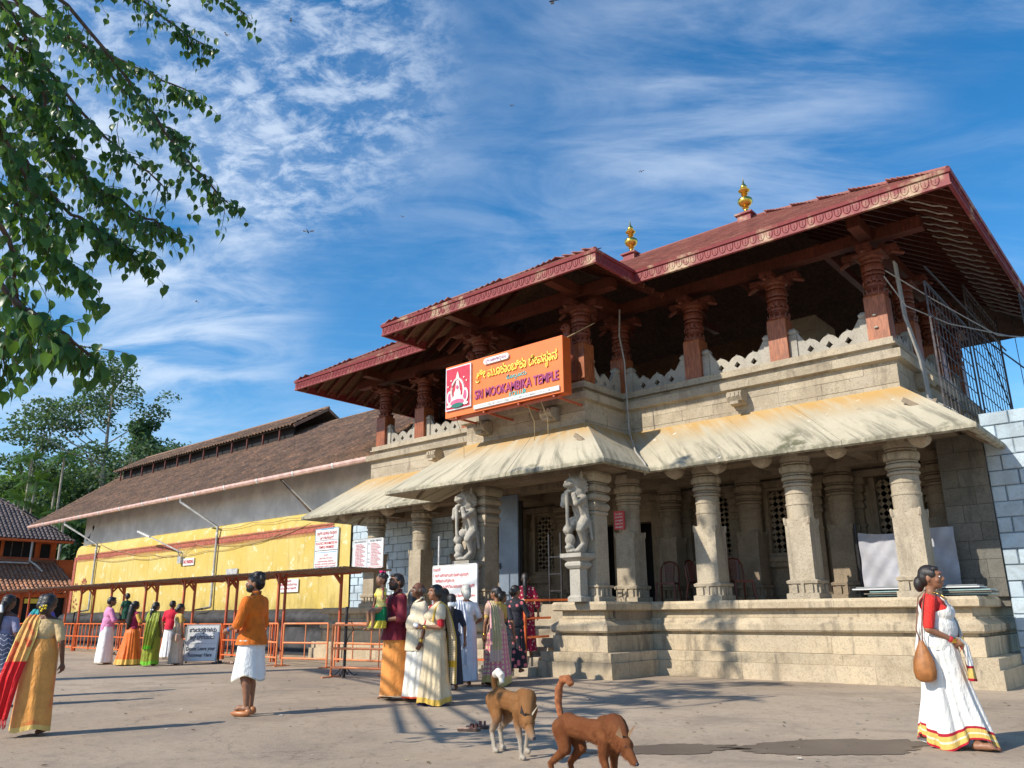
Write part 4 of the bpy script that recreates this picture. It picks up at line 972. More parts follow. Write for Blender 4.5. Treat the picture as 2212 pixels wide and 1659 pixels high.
def boards():
    G = MATS; X = (1, 0, 0); U = (0, 0, 1)
    def plate(name, label, cat, x0, x1, y, z0, z1, mat, rim=None, th=.03):
        t = thing(name, label, cat, ((x0 + x1) / 2, y, z0)); b = MB(); b.box(x0, x1, y, y + th, z0, z1); b.build('board', G[mat], t)
        if rim: 
            b = MB(); w = .02
            for q in ((x0, x1, z1 - w, z1), (x0, x1, z0, z0 + w), (x0, x0 + w, z0, z1), (x1 - w, x1, z0, z1)): b.box(q[0], q[1], y - .008, y, q[2], q[3])
            b.build('frame', G[rim], t)
        return t
    # PLASTICS PROHIBITED board
    t = plate('notice_board', 'white board reading PLASTICS PROHIBITED IN TEMPLE PREMISES on the yellow wall', 'notice board', -25.12, -23.72, 17.83, 2.90, 4.33, 'board_white', 'ink_blue')
    cx = -24.42; y = 17.826
    for s_, z, h, w, mm in (('ಪ್ಲಾಸ್ಟಿಕ್ ವಸ್ತುಗಳನ್ನು ದೇವಸ್ಥಾನದ', 4.10, .11, 1.2, 'ink_maroon'), ('ಬಳಿ ನಿಷೇಧಿಸಲಾಗಿದೆ', 3.93, .10, .8, 'ink_maroon'), ('PLASTICS PROHIBITED IN', 3.74, .095, 1.26, 'ink_red'), ('TEMPLE PREMISES', 3.60, .095, .95, 'ink_red'), ('ಸೂಚನೆ', 3.33, .06, .22, 'ink_maroon'), ('ಭಕ್ತಾದಿಗಳು ದಯವಿಟ್ಟು', 3.22, .06, .78, 'ink_maroon'), ('ಪ್ಲಾಸ್ಟಿಕ್ ಚೀಲಗಳನ್ನು ಬಳಸಬಾರದು', 3.11, .06, .95, 'ink_maroon'), ('ದೇವಸ್ಥಾನದ ಪರಿಸರದಲ್ಲಿ ಸ್ವಚ್ಛತೆ ಕಾಪಾಡಿ', 3.02, .05, 1.28, 'ink_maroon'), ('ದೇವಸ್ಥಾನದ ಆಡಳಿತ ಮಂಡಳಿ', 2.935, .05, 1.25, 'ink_maroon')):
        lettering(s_, G[mm], t, (cx, y, z), X, U, h, w, .012, align='c')
    rule_line(G['ink_black'], t, (-25.1, y, 3.885), X, U, 1.36, .012); rule_line(G['ink_black'], t, (-25.1, y, 3.52), X, U, 1.36, .02); rule_line(G['ink_blue'], t, (-25.05, y, 3.45), X, U, 1.26, .02); rule_line(G['ink_blue'], t, (-24.8, y, 4.28), X, U, .8, .02)
    t = plate('no_parking_plate', 'small white NO PARKING plate on the yellow wall', 'sign', -35.0, -34.05, 17.84, 3.44, 3.75, 'board_white'); lettering('NO PARKING', G['ink_red'], t, (-34.52, 17.836, 3.52), X, U, .16, .86, .02, align='c')
    t = plate('name_plate', 'small dark plate fixed to the yellow wall just above the shelter roof', 'sign', -31.27, -30.4, 17.84, 2.88, 3.14, 'pipe_grey'); lettering('ಸೂಚನಾ ಫಲಕ', G['board_white'], t, (-30.84, 17.836, 2.96), X, U, .12, .74, .01, align='c')
    t = plate('notice_plate', 'small white notice with two maroon lines on the yellow wall behind the shelter', 'sign', -27.26, -26.05, 17.84, 2.10, 2.58, 'board_white')
    for s_, z, w in (('ಸೂಚನೆ', 2.47, .3), ('ಸಾರ್ವಜನಿಕರ ಗಮನಕ್ಕೆ ಸರತಿ ಸಾಲು', 2.34, 1.08), ('ದಯವಿಟ್ಟು ಶಾಂತಿ ಕಾಪಾಡಿರಿ', 2.2, 1.0)): lettering(s_, G['ink_maroon'], t, (-26.65, 17.836, z), X, U, .08, w, .015, align='c')
    # pooja timings board hung on the left column
    t = plate('timings_board', 'grey POOJA TIMINGS board with two columns of red lines hung on the left column', 'notice board', -19.6, -18.18, 15.28, 2.56, 3.42, 'board_grey', 'pipe_white')
    y = 15.274; rule_line(G['ink_black'], t, (-18.9, y, 2.58), X, U, .008, .82)
    lettering('ಪೂಜಾ ಸಮಯಗಳ ವಿವರ', G['ink_black'], t, (-19.25, y, 3.33), X, U, .05, .55, .01, align='c'); lettering('POOJA TIMINGS', G['ink_black'], t, (-18.53, y, 3.33), X, U, .05, .5, .01, align='c')
    rk = ['ಪ್ರಾತಃಕಾಲ ನಿರ್ಮಾಲ್ಯ', 'ಉಷಃಕಾಲ ಪೂಜೆ', 'ಮಹಾಪೂಜೆ ನೈವೇದ್ಯ', 'ಮಧ್ಯಾಹ್ನ ಬಲಿ', 'ಸಾಯಂಕಾಲ ಪ್ರದೋಷ', 'ರಾತ್ರಿ ಪೂಜೆ']; rr_ = ['5.00 NIRMALYA', '5.30 USHA PUJA', '7.15 DANTADHAVANA', '7.30 PANCHAMRITA', '7.45 MORNING MANGALARATI', '11.30 MAHA PUJA', '12.30 MAHA MANGALARATI', '1.30 CLOSE', '6.00 PRADOSHA', '7.30 SALAM MANGALARATI', '9.00 CLOSE']
    for i in range(15):
        z = 3.26 - i * .044; lettering(rk[i % 6], G['ink_red'], t, (-19.46, y, z), X, U, .026, .30 + .14 * ((i * 7) % 3) / 2, .02); lettering(rr_[i % 11], G['ink_red'], t, (-18.74, y, z), X, U, .026, .30 + .16 * ((i * 5) % 4) / 3, .02)
    for i, s_ in enumerate(('Morning', 'Noon', 'Evening', 'Night')): lettering(s_, G['ink_black'], t, (-18.87, y, 3.26 - (0, 6, 10, 12)[i] * .044), X, U, .026, .1, .02)
    lettering('Timings may change on special days', G['ink_red'], t, (-18.52, y, 2.58), X, U, .03, .6, .01, align='c')
    # notice board behind the queue
    t = plate('dress_code_board', 'large white board with red Kannada notice standing beside the stairs behind the women', 'notice board', -13.72, -12.30, 13.03, 1.28, 2.33, 'board_white', 'pipe_white'); y = 13.02
    lettering('ಸೂಚನೆ :', G['ink_red'], t, (-13.68, y, 2.20), X, U, .065, .25, .012)
    for s_, z, w in (('1. ಅಂಗಿ, ಬನಿಯಾನ್ ಲುಂಗಿ, ಟೋಪಿ, ಬರ್ಮುಡ(ಚಡ್ಡಿ)', 2.07, 1.12), ('ಹಾಕಿಕೊಂಡು ಒಳಗೆ ಪ್ರವೇಶವಿಲ್ಲ', 1.95, .62), ('2. ಛಾಯಾಚಿತ್ರ & ವಿಡಿಯೋ ಮಾಡುವುದನ್ನು ನಿಷೇಧಿಸಲಾಗಿದೆ', 1.82, 1.30)): lettering(s_, G['ink_red'], t, (-13.68 + (.06 if s_[0] == 'ಹ' else 0), y, z), X, U, .065, w, .018)
    for s_, z, w in (('1. Shirt, Banian, Lungi, Hat, Bermuda Wearing', 1.62, 1.32), ('is not allowed inside the Premises', 1.50, 1.1), ('2. Photo and Video -Prohibited', 1.38, 1.1)): lettering(s_, G['ink_red'], t, (-13.68, y, z), X, U, .06, w, .018)
    b = MB(); b.box(-13.6, -13.56, 13.07, 13.11, 0.3, 3.0); b.box(-12.5, -12.46, 13.07, 13.11, .1, 1.5); b.build('board_post', G['pipe_grey'], t)
    t = plate('red_notice', 'small red notice tied to the carved column beside the dark doorway', 'sign', -10.30, -10.02, 15.50, 3.08, 3.50, 'ink_red'); 
    for i in range(5): lettering('ಸೂಚನೆ ಫಲಕ' if i % 2 else 'ದೇವಸ್ಥಾನ', G['board_white'], t, (-10.16, 15.496, 3.42 - i * .075), X, U, .03, .2, .02, align='c')
    # A-frame footwear board
    import_dir = Vector((.53, .85, 0)).normalized()
    t = thing('footwear_board', 'white A-frame board reading Donot Leave your Footwear Here', 'A-frame sign', (-21.9, 11.75, 0)); 
    A = Vector((-21.80, 11.38, 0)); B = Vector((-21.22, 12.30, 0)); d = (B - A).normalized(); n = Vector((d.y, -d.x, 0)); lean = (Vector((0, 0, 1)) - n * .22).normalized(); hh = 1.0
    A = Vector((-21.83, 11.40, 0)); d = Vector((.62, .78, 0)).normalized(); W_ = .86; n = Vector((d.y, -d.x, 0)); lean = (Vector((0, 0, 1)) - n * .24).normalized(); B = A + d * W_
    b = MB(); b.bar(tuple((A + B) / 2 + lean * .08 + n * 0), tuple((A + B) / 2 + lean * 1.05), W_, .025, tuple(n)); f = b.build('board', G['board_white'], t)
    b = MB()
    for P in (A, B): b.bar(tuple(P), tuple(P + lean * 1.06), .035, .035, tuple(n))
    b.bar(tuple(A + lean * 1.05), tuple(B + lean * 1.05), .035, .035); b.build('frame', G['pipe_grey'], t)
    b = MB(); back = (Vector((0, 0, 1)) + n * .26).normalized()
    for P in (A, B): b.bar(tuple(P + lean * 1.04), tuple(P - n * .50), .035, .035, tuple(n))
    b.bar(tuple(A - n * .45 + Vector((0, 0, .08))), tuple(B - n * .45 + Vector((0, 0, .08))), .03, .03); bk = (A + B) / 2
    b.poly([tuple(A + lean * 1.0), tuple(B + lean * 1.0), tuple(B - n * .47 + Vector((0, 0, .1))), tuple(A - n * .47 + Vector((0, 0, .1)))]); b.build('back_leaf', G['dark_metal'], t)
    for s_, h, z, w, mm in (('ಪಾದರಕ್ಷೆಗಳನ್ನು', .10, .86, .72, 'ink_black'), ('ಇಲ್ಲಿ ಬಿಡಬಾರದು', .10, .66, .66, 'ink_black'), ('Donot Leave your', .10, .36, .76, 'ink_black'), ('Footwear Here', .10, .19, .62, 'ink_black')):
        lettering(s_, G[mm], t, tuple((A + B) / 2 + lean * z + n * .016), d, lean, h, w, .022, align='c')
    rule_line(G['pipe_grey'], t, tuple(A + d * .05 + lean * .54 + n * .016), d, lean, W_ - .1, .008)
def main_sign():
    G = MATS; t = thing('temple_sign', 'orange hanging signboard reading SRI MOOKAMBIKA TEMPLE KOLLUR with goddess picture', 'signboard', (-12, 13.6, 5.95))
    x0, x1, y0, z0, z1 = -13.88, -10.16, 13.52, 5.95, 7.28; X = (1, 0, 0); U = (0, 0, 1); y = y0 - .001
    b = MB(); b.box(x0, x1, y0, y0 + .03, z0, z1); b.build('sign_face', G['sign_orange'], t); b = MB(); b.box(x0 + .002, x1 - .002, y0 + .03, y0 + .30, z0 + .002, z1 - .002); b.build('sign_box', G['sign_side'], t)
    b = MB(); b.box(x0 + .05, x0 + .92, y0 - .05, y0, z0 + .16, z1 - .06); fr = b.build('picture_frame', G['sign_silver'], t); b = MB(); b.box(x0 + .08, x0 + .89, y0 - .056, y0 - .05, z0 + .19, z1 - .09); b.build('picture_ground', G['sign_red'], fr)
    cx = x0 + .485; yy = y0 - .062
    def disc(cx_, cz, rx, rz_, mat, yo, n=20, name='deity_figure'):
        b = MB(); b.prism([(cx_ + rx * math.cos(2 * PI * i / n), cz + rz_ * math.sin(2 * PI * i / n)) for i in range(n)], yo - .005, yo); return b.build(name, G[mat], fr)
    b = MB(); b.tube([(cx + .21 * math.cos(a) * (1.0 + .12 * math.sin(3 * a)), yy, z0 + .52 + .42 * math.sin(a)) for a in [-.35 + (PI + .7) * i / 18 for i in range(19)]], .035, 5); b.build('halo_arch', G['sign_cream'], fr)
    b = MB(); b.prism([(cx - .09, z0 + .60), (cx + .09, z0 + .60), (cx + .05, z0 + .85), (cx, z0 + 1.0), (cx - .05, z0 + .85)], yy - .01, yy); b.build('deity_figure', G['sign_cream'], fr)
    b = MB(); b.prism([(cx - .06, z0 + .95), (cx + .06, z0 + .95), (cx + .03, z0 + 1.06), (cx, z0 + 1.13), (cx - .03, z0 + 1.06)], yy - .012, yy); b.build('canopy_top', G['sign_cream'], fr)
    disc(cx, z0 + .56, .12, .10, 'sign_cream', yy - .01); disc(cx, z0 + .45, .17, .08, 'sign_cream', yy - .012); disc(cx, z0 + .33, .23, .08, 'sign_pink', yy - .014); disc(cx, z0 + .255, .20, .06, 'sign_green', yy - .016)
    for s_ in (-1, 1): disc(cx + s_ * .27, z0 + .48, .10, .18, 'sign_cream', yy - .01); disc(cx + s_ * .27, z0 + .48, .05, .12, 'sign_pink', yy - .016); disc(cx + s_ * .28, z0 + .27, .09, .04, 'sign_cream', yy - .01)
    disc(cx, z0 + .72, .04, .05, 'sign_pink', yy - .02)
    for dx, dz in ((-.22, .92), (.22, .94), (-.33, .78), (.31, .84)): disc(cx + dx, z0 + dz, .028, .028, 'sign_cream', yy - .01, 4)
    lx = x0 + 1.0
    b = MB(); 
    cz = z0 + 1.19; ww = .46; pts = [(lx + .62 + ww + .075 * math.cos(a), cz + .075 * math.sin(a)) for a in [-PI / 2 + PI * i / 8 for i in range(9)]] + [(lx + .42 + .075 * math.cos(a), cz + .075 * math.sin(a)) for a in [PI / 2 + PI * i / 8 for i in range(9)]]
    b.prism(pts, y0 - .05, y0); pl = b.build('name_lozenge', G['board_white'], t); lettering('|| ಶ್ರೀ ಮೂಕಾಂಬಿಕಾಯೈ ನಮಃ ||', G['sign_purple'], pl, (lx + .75, y0 - .052, cz - .03), X, U, .07, .66, .015, align='c')
    lettering('ಶ್ರೀ ಮೂಕಾಂಬಿಕಾ ದೇವಸ್ಥಾನ', G['sign_yellow'], t, (lx + 1.32, y - .012, z0 + .80), X, U, .22, 2.52, .014, .03, align='c')
    lettering('ಕೊಲ್ಲೂರು', G['sign_teal'], t, (lx + 1.36, y - .008, z0 + .62), X, U, .095, .62, .008, .02, align='c')
    lettering('SRI MOOKAMBIKA TEMPLE', G['sign_purple'], t, (lx + 1.32, y - .012, z0 + .31), X, U, .225, 2.58, .018, .03, align='c')
    lettering('KOLLUR', G['sign_teal'], t, (lx + 1.40, y - .010, z0 + .17), X, U, .12, .52, .01, .02, align='c')
    b = MB(); b.box(lx + .02, x1 - .09, y0 - .05, y0, z0 + .055, z0 + .155); st = b.build('name_strip', G['board_white'], t); lettering('DONATED BY DEVOTEES OF SRI MOOKAMBIKA KOLLUR', G['pipe_grey'], st, (lx + 1.3, y0 - .052, z0 + .075), X, U, .05, 2.2, .012, align='c')
    b = MB(); b.bar((x0 + .15, y0 + .12, z0 - .05), (x1 - .15, y0 + .12, z0 - .05), .05, .04)
    for x in (x0 + .35, -12.6, -11.5, x1 - .3): b.bar((x, y0 + .02, z0 - .03), (x, 14.75, z0 - .05), .045, .045)
    b.build('sign_frame', G['red_oxide'], t)
    b = MB()
    for x in (x0 + .25, x1 - .25): b.tube([(x, y0 + .2, z1 - .05), (x + .3, 14.75, 7.9)], .012, 4)
    for x, zt in ((x0 + .3, 4.9), (-11.3, 5.1), (-10.9, 5.15)): b.tube([(x, y0 + .1, z0 - .05), (x - .02, 13.9, (z0 + zt) / 2), (x - .1, 14.0, zt)], .010, 4)
    b.build('hanging_rope', G['rope'], t)
def shelter():
    G = MATS; t = thing('queue_shelter', 'long queue shelter with thin corrugated roof on orange steel posts along the yellow wall', 'shelter', (-31, 13.9, 0))
    XL, XR = -49.0, -17.9
    x = XL; k = 0
    while x < XR:
        b = MB(); w = 1.04; rows = []
        for i in range(17):
            xx = x + w * i / 16; h = .018 * math.cos(2 * PI * i / 16 * 8 / 1.0) ; rows.append([(xx, 12.95, 2.445 + h), (xx, 13.75, 2.435 + h), (xx, 14.6, 2.415 + h)])
        b.grid(rows); b.grid([[(p[0], p[1], p[2] - .008) for p in r] for r in rows], flip=True); b.build('roof_sheet', G['asbestos'], t, fix=False); x += 1.0
    x = -20.5; i = 0
    b0 = None
    while x > XL:
        for (xx, yy, zt) in ((x, 13.4, 2.43), (x + 1.65, 14.35, 2.39)):
            b = MB(); b.bar((xx, yy, 0), (xx, yy, zt), .065, .065); b.bar((xx, yy, zt - .30), (xx, yy + (.26 if yy < 14 else -.26), zt - .02), .05, .05, (1, 0, 0)); b.bar((xx, yy, zt - .26), (xx - .22, yy, zt - .03), .05, .05, (0, 1, 0)); b.build('shelter_post', G['red_oxide'], t)
        b = MB(); b.bar((x, 13.0, 2.45), (x + .4, 14.55, 2.37), .05, .05); b.build('rafter', G['red_oxide'], t)
        x -= 2.75
    b = MB(); b.bar((XL, 13.4, 2.43), (XR - .2, 13.4, 2.43), .05, .05); b.bar((XL, 14.35, 2.38), (XR - .1, 14.35, 2.38), .05, .05); b.build('purlin', G['red_oxide'], t)
    # railing panels under the shelter
    def rail(x0, x1, y0, y1, lab, n=7, mat='orange_paint', name='queue_railing', h=1.02):
        r = thing(name, lab, 'railing', ((x0 + x1) / 2, (y0 + y1) / 2, 0), 0, 'orange queue railings under the shelter')
        b = MB()
        for z in (h, h * .55, .14): b.bar((x0, y0, z), (x1, y1, z), .035, .035)
        b.build('rail', G[mat], r)
        for i in range(n + 1):
            s_ = i / n; b = MB(); b.bar((x0 + (x1 - x0) * s_, y0 + (y1 - y0) * s_, 0 if i in (0, n) else .14), (x0 + (x1 - x0) * s_, y0 + (y1 - y0) * s_, h), .038 if i in (0, n) else .022, .03); b.build('post' if i in (0, n) else 'baluster', G[mat], r)
        return r
    x = -20.5
    od = ['first', 'second', 'third', 'fourth', 'fifth', 'sixth', 'seventh', 'eighth', 'ninth', 'tenth', 'eleventh', 'twelfth']; i = 0
    while x > XL: rail(x - 2.7, x - .05, 13.32, 13.32, 'orange queue railing panel below the shelter roof, ' + od[i] + ' from its right end', 8); x -= 2.75; i += 1
    return t
def barricade(pts, label, posts, h=1.05, mat='orange_rail', feet=True, nb=4):
    G = MATS; (x0, y0), (x1, y1) = pts; r = thing('crowd_barrier', label, 'barrier', ((x0 + x1) / 2, (y0 + y1) / 2, 0), 0, 'orange pipe crowd barriers')
    b = MB()
    for z in (h, h * .55, .2): b.tube([(x0, y0, z), (x1, y1, z)], .024, 8)
    b.build('rail', G[mat], r, smooth=60)
    d = Vector((x1 - x0, y1 - y0, 0)).normalized(); n = Vector((d.y, -d.x, 0))
    for i in range(nb + 1):
        s_ = i / nb; P = Vector((x0 + (x1 - x0) * s_, y0 + (y1 - y0) * s_, 0)); e = i in (0, nb)
        b = MB(); b.tube([P + Vector((0, 0, 0 if e else .2)), P + Vector((0, 0, h))], .024 if e else .014, 8); o = b.build('post' if e else 'baluster', G[mat], r, smooth=60)
        if e and feet: b = MB(); b.bar(P - n * .28 + Vector((0, 0, .015)), P + n * .28 + Vector((0, 0, .015)), .04, .02); b.build('foot', G[mat], o)
    return r
def rails():
    G = MATS
    shelter()
    barricade([(-20.9, 12.75), (-18.95, 12.45)], 'orange pipe crowd barrier farthest left, behind the man in the orange shirt', None)
    barricade([(-18.6, 12.4), (-17.15, 12.72)], 'orange pipe crowd barrier in the middle of the row before the plinth corner', None, nb=2)
    barricade([(-16.95, 12.8), (-13.7, 13.0)], 'orange pipe crowd barrier reaching behind the man in maroon', None, nb=5)
    barricade([(-14.42, 10.82), (-12.0, 11.35)], 'nearest orange pipe crowd barrier beside the black iron stand', None, nb=2)
    barricade([(-13.9, 11.9), (-11.9, 12.2)], 'orange pipe crowd barrier between the black stand and the stairs', None, nb=4)
    s = thing('iron_stand', 'black iron stand with scrolled feet chained to the nearest crowd barrier', 'stand', (-14.15, 10.95, 0))
    b = MB(); b.bar((-14.15, 10.95, 0), (-14.15, 10.95, 1.42), .045, .045); b.build('post', G['dark_metal'], s)
    b = MB(); 
    for a in (0, PI / 2, PI, 3 * PI / 2): b.tube([(-14.15 + (.05 + .24 * q) * math.cos(a + .6), 10.95 + (.05 + .24 * q) * math.sin(a + .6), .20 - .16 * math.sin(q * PI * .55) + (.05 * max(0, q - .8) * 5)) for q in [i / 8 for i in range(9)]], .012, 5)
    b.build('scroll_foot', G['dark_metal'], s)
    b = MB(); b.tube([(-14.15, 10.92, 1.0), (-14.1, 10.9, 1.1), (-13.95, 10.93, 1.12), (-13.9, 10.95, .95), (-14.0, 10.9, .8), (-14.12, 10.91, .5)], .012, 5); b.build('chain', G['dark_metal'], s)
    # stair handrail
    h = thing('stair_handrail', 'orange square steel handrail beside the temple stairs', 'handrail', (-11.4, 13.9, 0))
    b = MB()
    for P, z0, z1 in (((-11.30, 13.45), .15, 1.52), ((-11.68, 13.0), 0, 1.05), ((-10.75, 14.35), 1.2, 1.52)): b.bar((*P, z0), (*P, z1), .05, .05)
    b.build('post', G['orange_paint'], h)
    b = MB(); b.bar((-11.68, 13.0, 1.05), (-11.30, 13.45, 1.52), .045, .045); b.build('sloping_rail', G['pipe_white'], h)
    b = MB(); b.bar((-11.30, 13.45, 1.52), (-10.72, 14.4, 1.53), .045, .045); b.bar((-11.30, 13.45, 1.15), (-11.0, 13.95, 1.16), .045, .045); b.bar((-11.72, 12.96, .35), (-11.32, 13.42, .76), .045, .045); b.bar((-11.32, 13.42, .76), (-11.02, 13.9, .78), .045, .045); b.bar((-12.9, 12.6, .3), (-11.72, 12.97, .33), .04, .04); b.bar((-10.72, 14.4, 1.53), (-9.9, 14.85, 1.53), .045, .045); b.build('rail', G['orange_paint'], h)
    # side walls in light blue blocks
    w = thing('blue_block_wall', 'light blue painted stone block wall at the right end of the temple hall', 'wall', (0, 17.3, 0)); block_wall(w, -2.94, 6.0, 17.28, 0, 4.9, G['blue_stone'], .50, .29)
    w = thing('blue_block_wall', 'light blue painted block wall between the yellow hall and the temple hall', 'wall', (-21, 18.0, 0)); block_wall(w, -23.08, -17.2, 17.98, 1.2, 5.0, G['blue_stone'], .44, .26)
    b = MB()
    for i, x in enumerate((-19.35, -19.2, -19.05, -18.9)): b.tube([(x, 17.8, 5.0), (x, 17.8, 3.2 if i % 2 else 1.3), (x, 17.8, 1.25)], .045 if i % 2 else .03, 8)
    tag(b.build('service_pipes', G['pipe_grey'], smooth=60), 'vertical grey service pipes on the light blue block wall', 'pipes')
    # leaning white pole at the far right
    b = MB(); b.bar((-2.35, 16.0, 1.75), (-1.75, 16.3, .15), .06, .03); tag(b.build('leaning_strip', G['pipe_white']), 'white metal strip leaning against the plinth at the far right', 'metal strip')
def chairs():
    G = MATS; grp = 'maroon plastic chairs behind the columns'
    def chair(label):
        t = thing('plastic_chair', label, 'chair', (0, 0, 0), 0, grp); m_ = G['plastic_maroon']
        b = MB(); rows = [[(x, y, .43 + .012 * math.cos(x * 6) - (.02 if abs(y) > .17 else 0)) for x in (-.22, -.12, 0, .12, .22)] for y in (-.22, -.12, 0, .12, .2)]; b.grid(rows); b.grid([[(p[0], p[1], p[2] - .02) for p in r] for r in rows], flip=True); b.box(-.22, .22, -.235, -.215, .39, .44); b.build('seat', m_, t, local=True)
        for sx in (-1, 1):
            for sy, o_ in ((-1, -.05), (1, .07)):
                b = MB(); b.tube([(sx * .20, sy * .19, .44), (sx * .215, sy * .2 + o_ * .4, .25), (sx * .235, sy * .2 + o_, 0)], [.028, .024, .02], 6); b.build('leg', m_, t, local=True, smooth=60)
        b = MB(); arc = [(-.21, .20, .42), (-.215, .235, .62), (-.20, .26, .80), (-.13, .275, .90), (0, .28, .93), (.13, .275, .90), (.20, .26, .80), (.215, .235, .62), (.21, .20, .42)]; b.tube(arc, .022, 6); b.build('back_frame', m_, t, local=True, smooth=60)
        b = MB(); 
        for i in range(6): x = -.075 + i * .03; b.bar((x * .9, .215, .44), (x * 1.3, .278, .91), .011, .008)
        for i in range(13): z = .46 + i * .034; y = .217 + (z - .44) * .13; b.bar((-.085, y, z), (.085, y, z), .008, .010)
        for s_ in (-1, 1): b.bar((s_ * .09, .214, .44), (s_ * .12, .275, .90), .02, .012)
        b.build('back_lattice', m_, t, local=True)
        return t
    c = chair('maroon plastic chair seen whole, facing out between the first two front columns'); c.location = (-9.72, 16.75, 1.47); c.rotation_euler = (0, 0, .25)
    dup(c, (-8.95, 16.9, 1.47), 1.5, 'maroon plastic chair half hidden left of the second front column')
    dup(c, (-7.95, 16.8, 1.47), .9, 'maroon plastic chair half hidden right of the second front column')
    # white sheet and stacked panels
    t = thing('hung_sheet', 'creased off-white sheet hung behind the rightmost front column', 'sheet', (-4.6, 16.9, 1.7)); b = MB(); rows = []
    for i in range(41):
        u = i / 40; x = -5.36 + 1.75 * u; zt = 2.76 - .06 * math.sin(PI * min(1, u * 1.7)) + .0 * u; zb = 1.64; row = []
        for j in range(25):
            v = j / 24; z = zt + (zb - zt) * v; y = 16.9 + .03 * math.sin(18 * (u * 1.1 - v * .55)) * (.4 + .6 * v) + .02 * mnoise.noise(Vector((u * 9, v * 5, 2))) + .012 * math.sin(40 * (u + .4 * v)); row.append((x, y, z))
        rows.append(row)
    b.grid(rows); b.build('cloth', G['cloth_sheet'], t, smooth=180)
    b = MB(); b.tube([(-5.42, 16.95, 1.47), (-5.42, 16.95, 2.95)], .03, 6); b.build('post', G['dark_metal'], t)
    t = thing('stacked_panels', 'flat panels and glass sheets stacked on the platform behind the rightmost column', 'panels', (-4.1, 16.2, 1.47))
    for i, (x0, x1, y0, z, m_) in enumerate(((-5.05, -3.0, 16.05, 1.50, 'panel_teal'), (-5.1, -2.98, 16.0, 1.535, 'granite_dark'), (-5.0, -3.0, 16.02, 1.57, 'panel_teal'), (-5.3, -3.15, 15.98, 1.62, 'board_grey'), (-5.25, -3.2, 16.05, 1.65, 'glass_grey'))): b = MB(); b.box(x0, x1, y0, y0 + .6, z, z + .022); b.build('panel', G[m_], t)
    # rolled bars of a mesh cage and loose conduit at the right end of the gallery
    t = thing('mesh_cage', 'rusty steel mesh cage hung outside the right gallery end', 'mesh cage', (-2.4, 19, 4.5)); X = -2.95
    def meshp(P0, e, u, W_, H_, st=.30, name='mesh_panel'):
        b = MB(); P0 = Vector(P0); e = Vector(e); u = Vector(u); i = 0
        while i * st <= W_ + .01: b.bar(P0 + e * (i * st), P0 + e * (i * st) + u * H_, .016, .016, (1, .3, 0)); i += 1
        i = 0
        while i * st <= H_ + .01: b.bar(P0 + u * (i * st), P0 + u * (i * st) + e * W_, .016, .016, (1, .3, 0)); i += 1
        for a, c in ((P0, P0 + e * W_), (P0 + u * H_, P0 + u * H_ + e * W_), (P0, P0 + u * H_), (P0 + e * W_, P0 + e * W_ + u * H_)): b.bar(a, c, .035, .035, (1, .3, 0))
        b.build(name, G['scaffold_metal'], t)
    meshp((-3.35, 16.6, 5.0), (0, 1, 0), (0, 0, 1), 3.6, 2.6, .32); meshp((-3.3, 20.3, 4.6), (0, 1, 0), (0, 0, 1), 3.9, 4.1, .36); meshp((-3.3, 24.3, 4.4), (1, .0, 0), (0, 0, 1), 2.4, 4.6, .36); meshp((-2.3, 21.0, 4.5), (0, 1, 0), (0, 0, 1), 3.2, 3.9, .40)
    b = MB(); b.bar((-3.3, 16.6, 7.9), (-3.2, 24.3, 8.0), .03, .03); b.bar((-3.3, 20.3, 8.6), (-3.0, 24.3, 4.5), .025, .025); b.bar((-3.3, 20.4, 7.6), (-.9, 24.3, 4.9), .025, .025); b.build('brace', G['scaffold_metal'], t)
    t = thing('service_cables', 'pale cables slung from the gallery pillar across the mesh cage', 'cables', (-3.5, 17, 5.5))
    for k, pts in enumerate(([(-3.95, 16.25, 7.9), (-3.3, 17.0, 7.3), (-2.6, 19.0, 6.9), (-1.2, 22, 7.2), (1.5, 26, 8.2)], [(-4.0, 16.3, 7.8), (-3.7, 16.4, 7.1), (-3.2, 17.5, 6.9), (-2.4, 19.5, 6.95), (1.2, 26, 7.6)])): 
        b = MB(); b.tube(pts, .013, 5); b.build('cable', G['cable'], t)
    for k in range(4):
        b = MB(); b.tube([(-3.85, 16.6 + k * .06, 8.2), (-3.83, 16.65 + k * .07, 7.0), (-3.72, 16.9 + k * .08, 6.1), (-3.70, 17.0 + k * .09, 5.3), (-3.3, 17.0 + k * .12, 5.0)], .022, 6); b.build('conduit', G['cable'], t)
    # pale conduit down the inner corner of the gateway front
    t = thing('corner_conduit', 'thin pale conduit running down the inner corner of the temple front', 'conduit', (-10, 15.9, 4.4)); b = MB()
    b.tube([(-10.15, 15.95, 8.6), (-10.2, 15.95, 7.9), (-10.1, 15.98, 7.2), (-10.08, 15.98, 5.55), (-10.0, 15.9, 5.35), (-9.4, 15.15, 4.72), (-9.0, 14.85, 4.38), (-8.95, 14.80, 4.28), (-9.0, 14.82, 4.12)], .022, 7); b.build('conduit', G['cable'], t, smooth=60)
    for k, (x, y, z) in enumerate(((-8.55, 14.4, 4.05), (-7.4, 16.1, 6.15))): pass
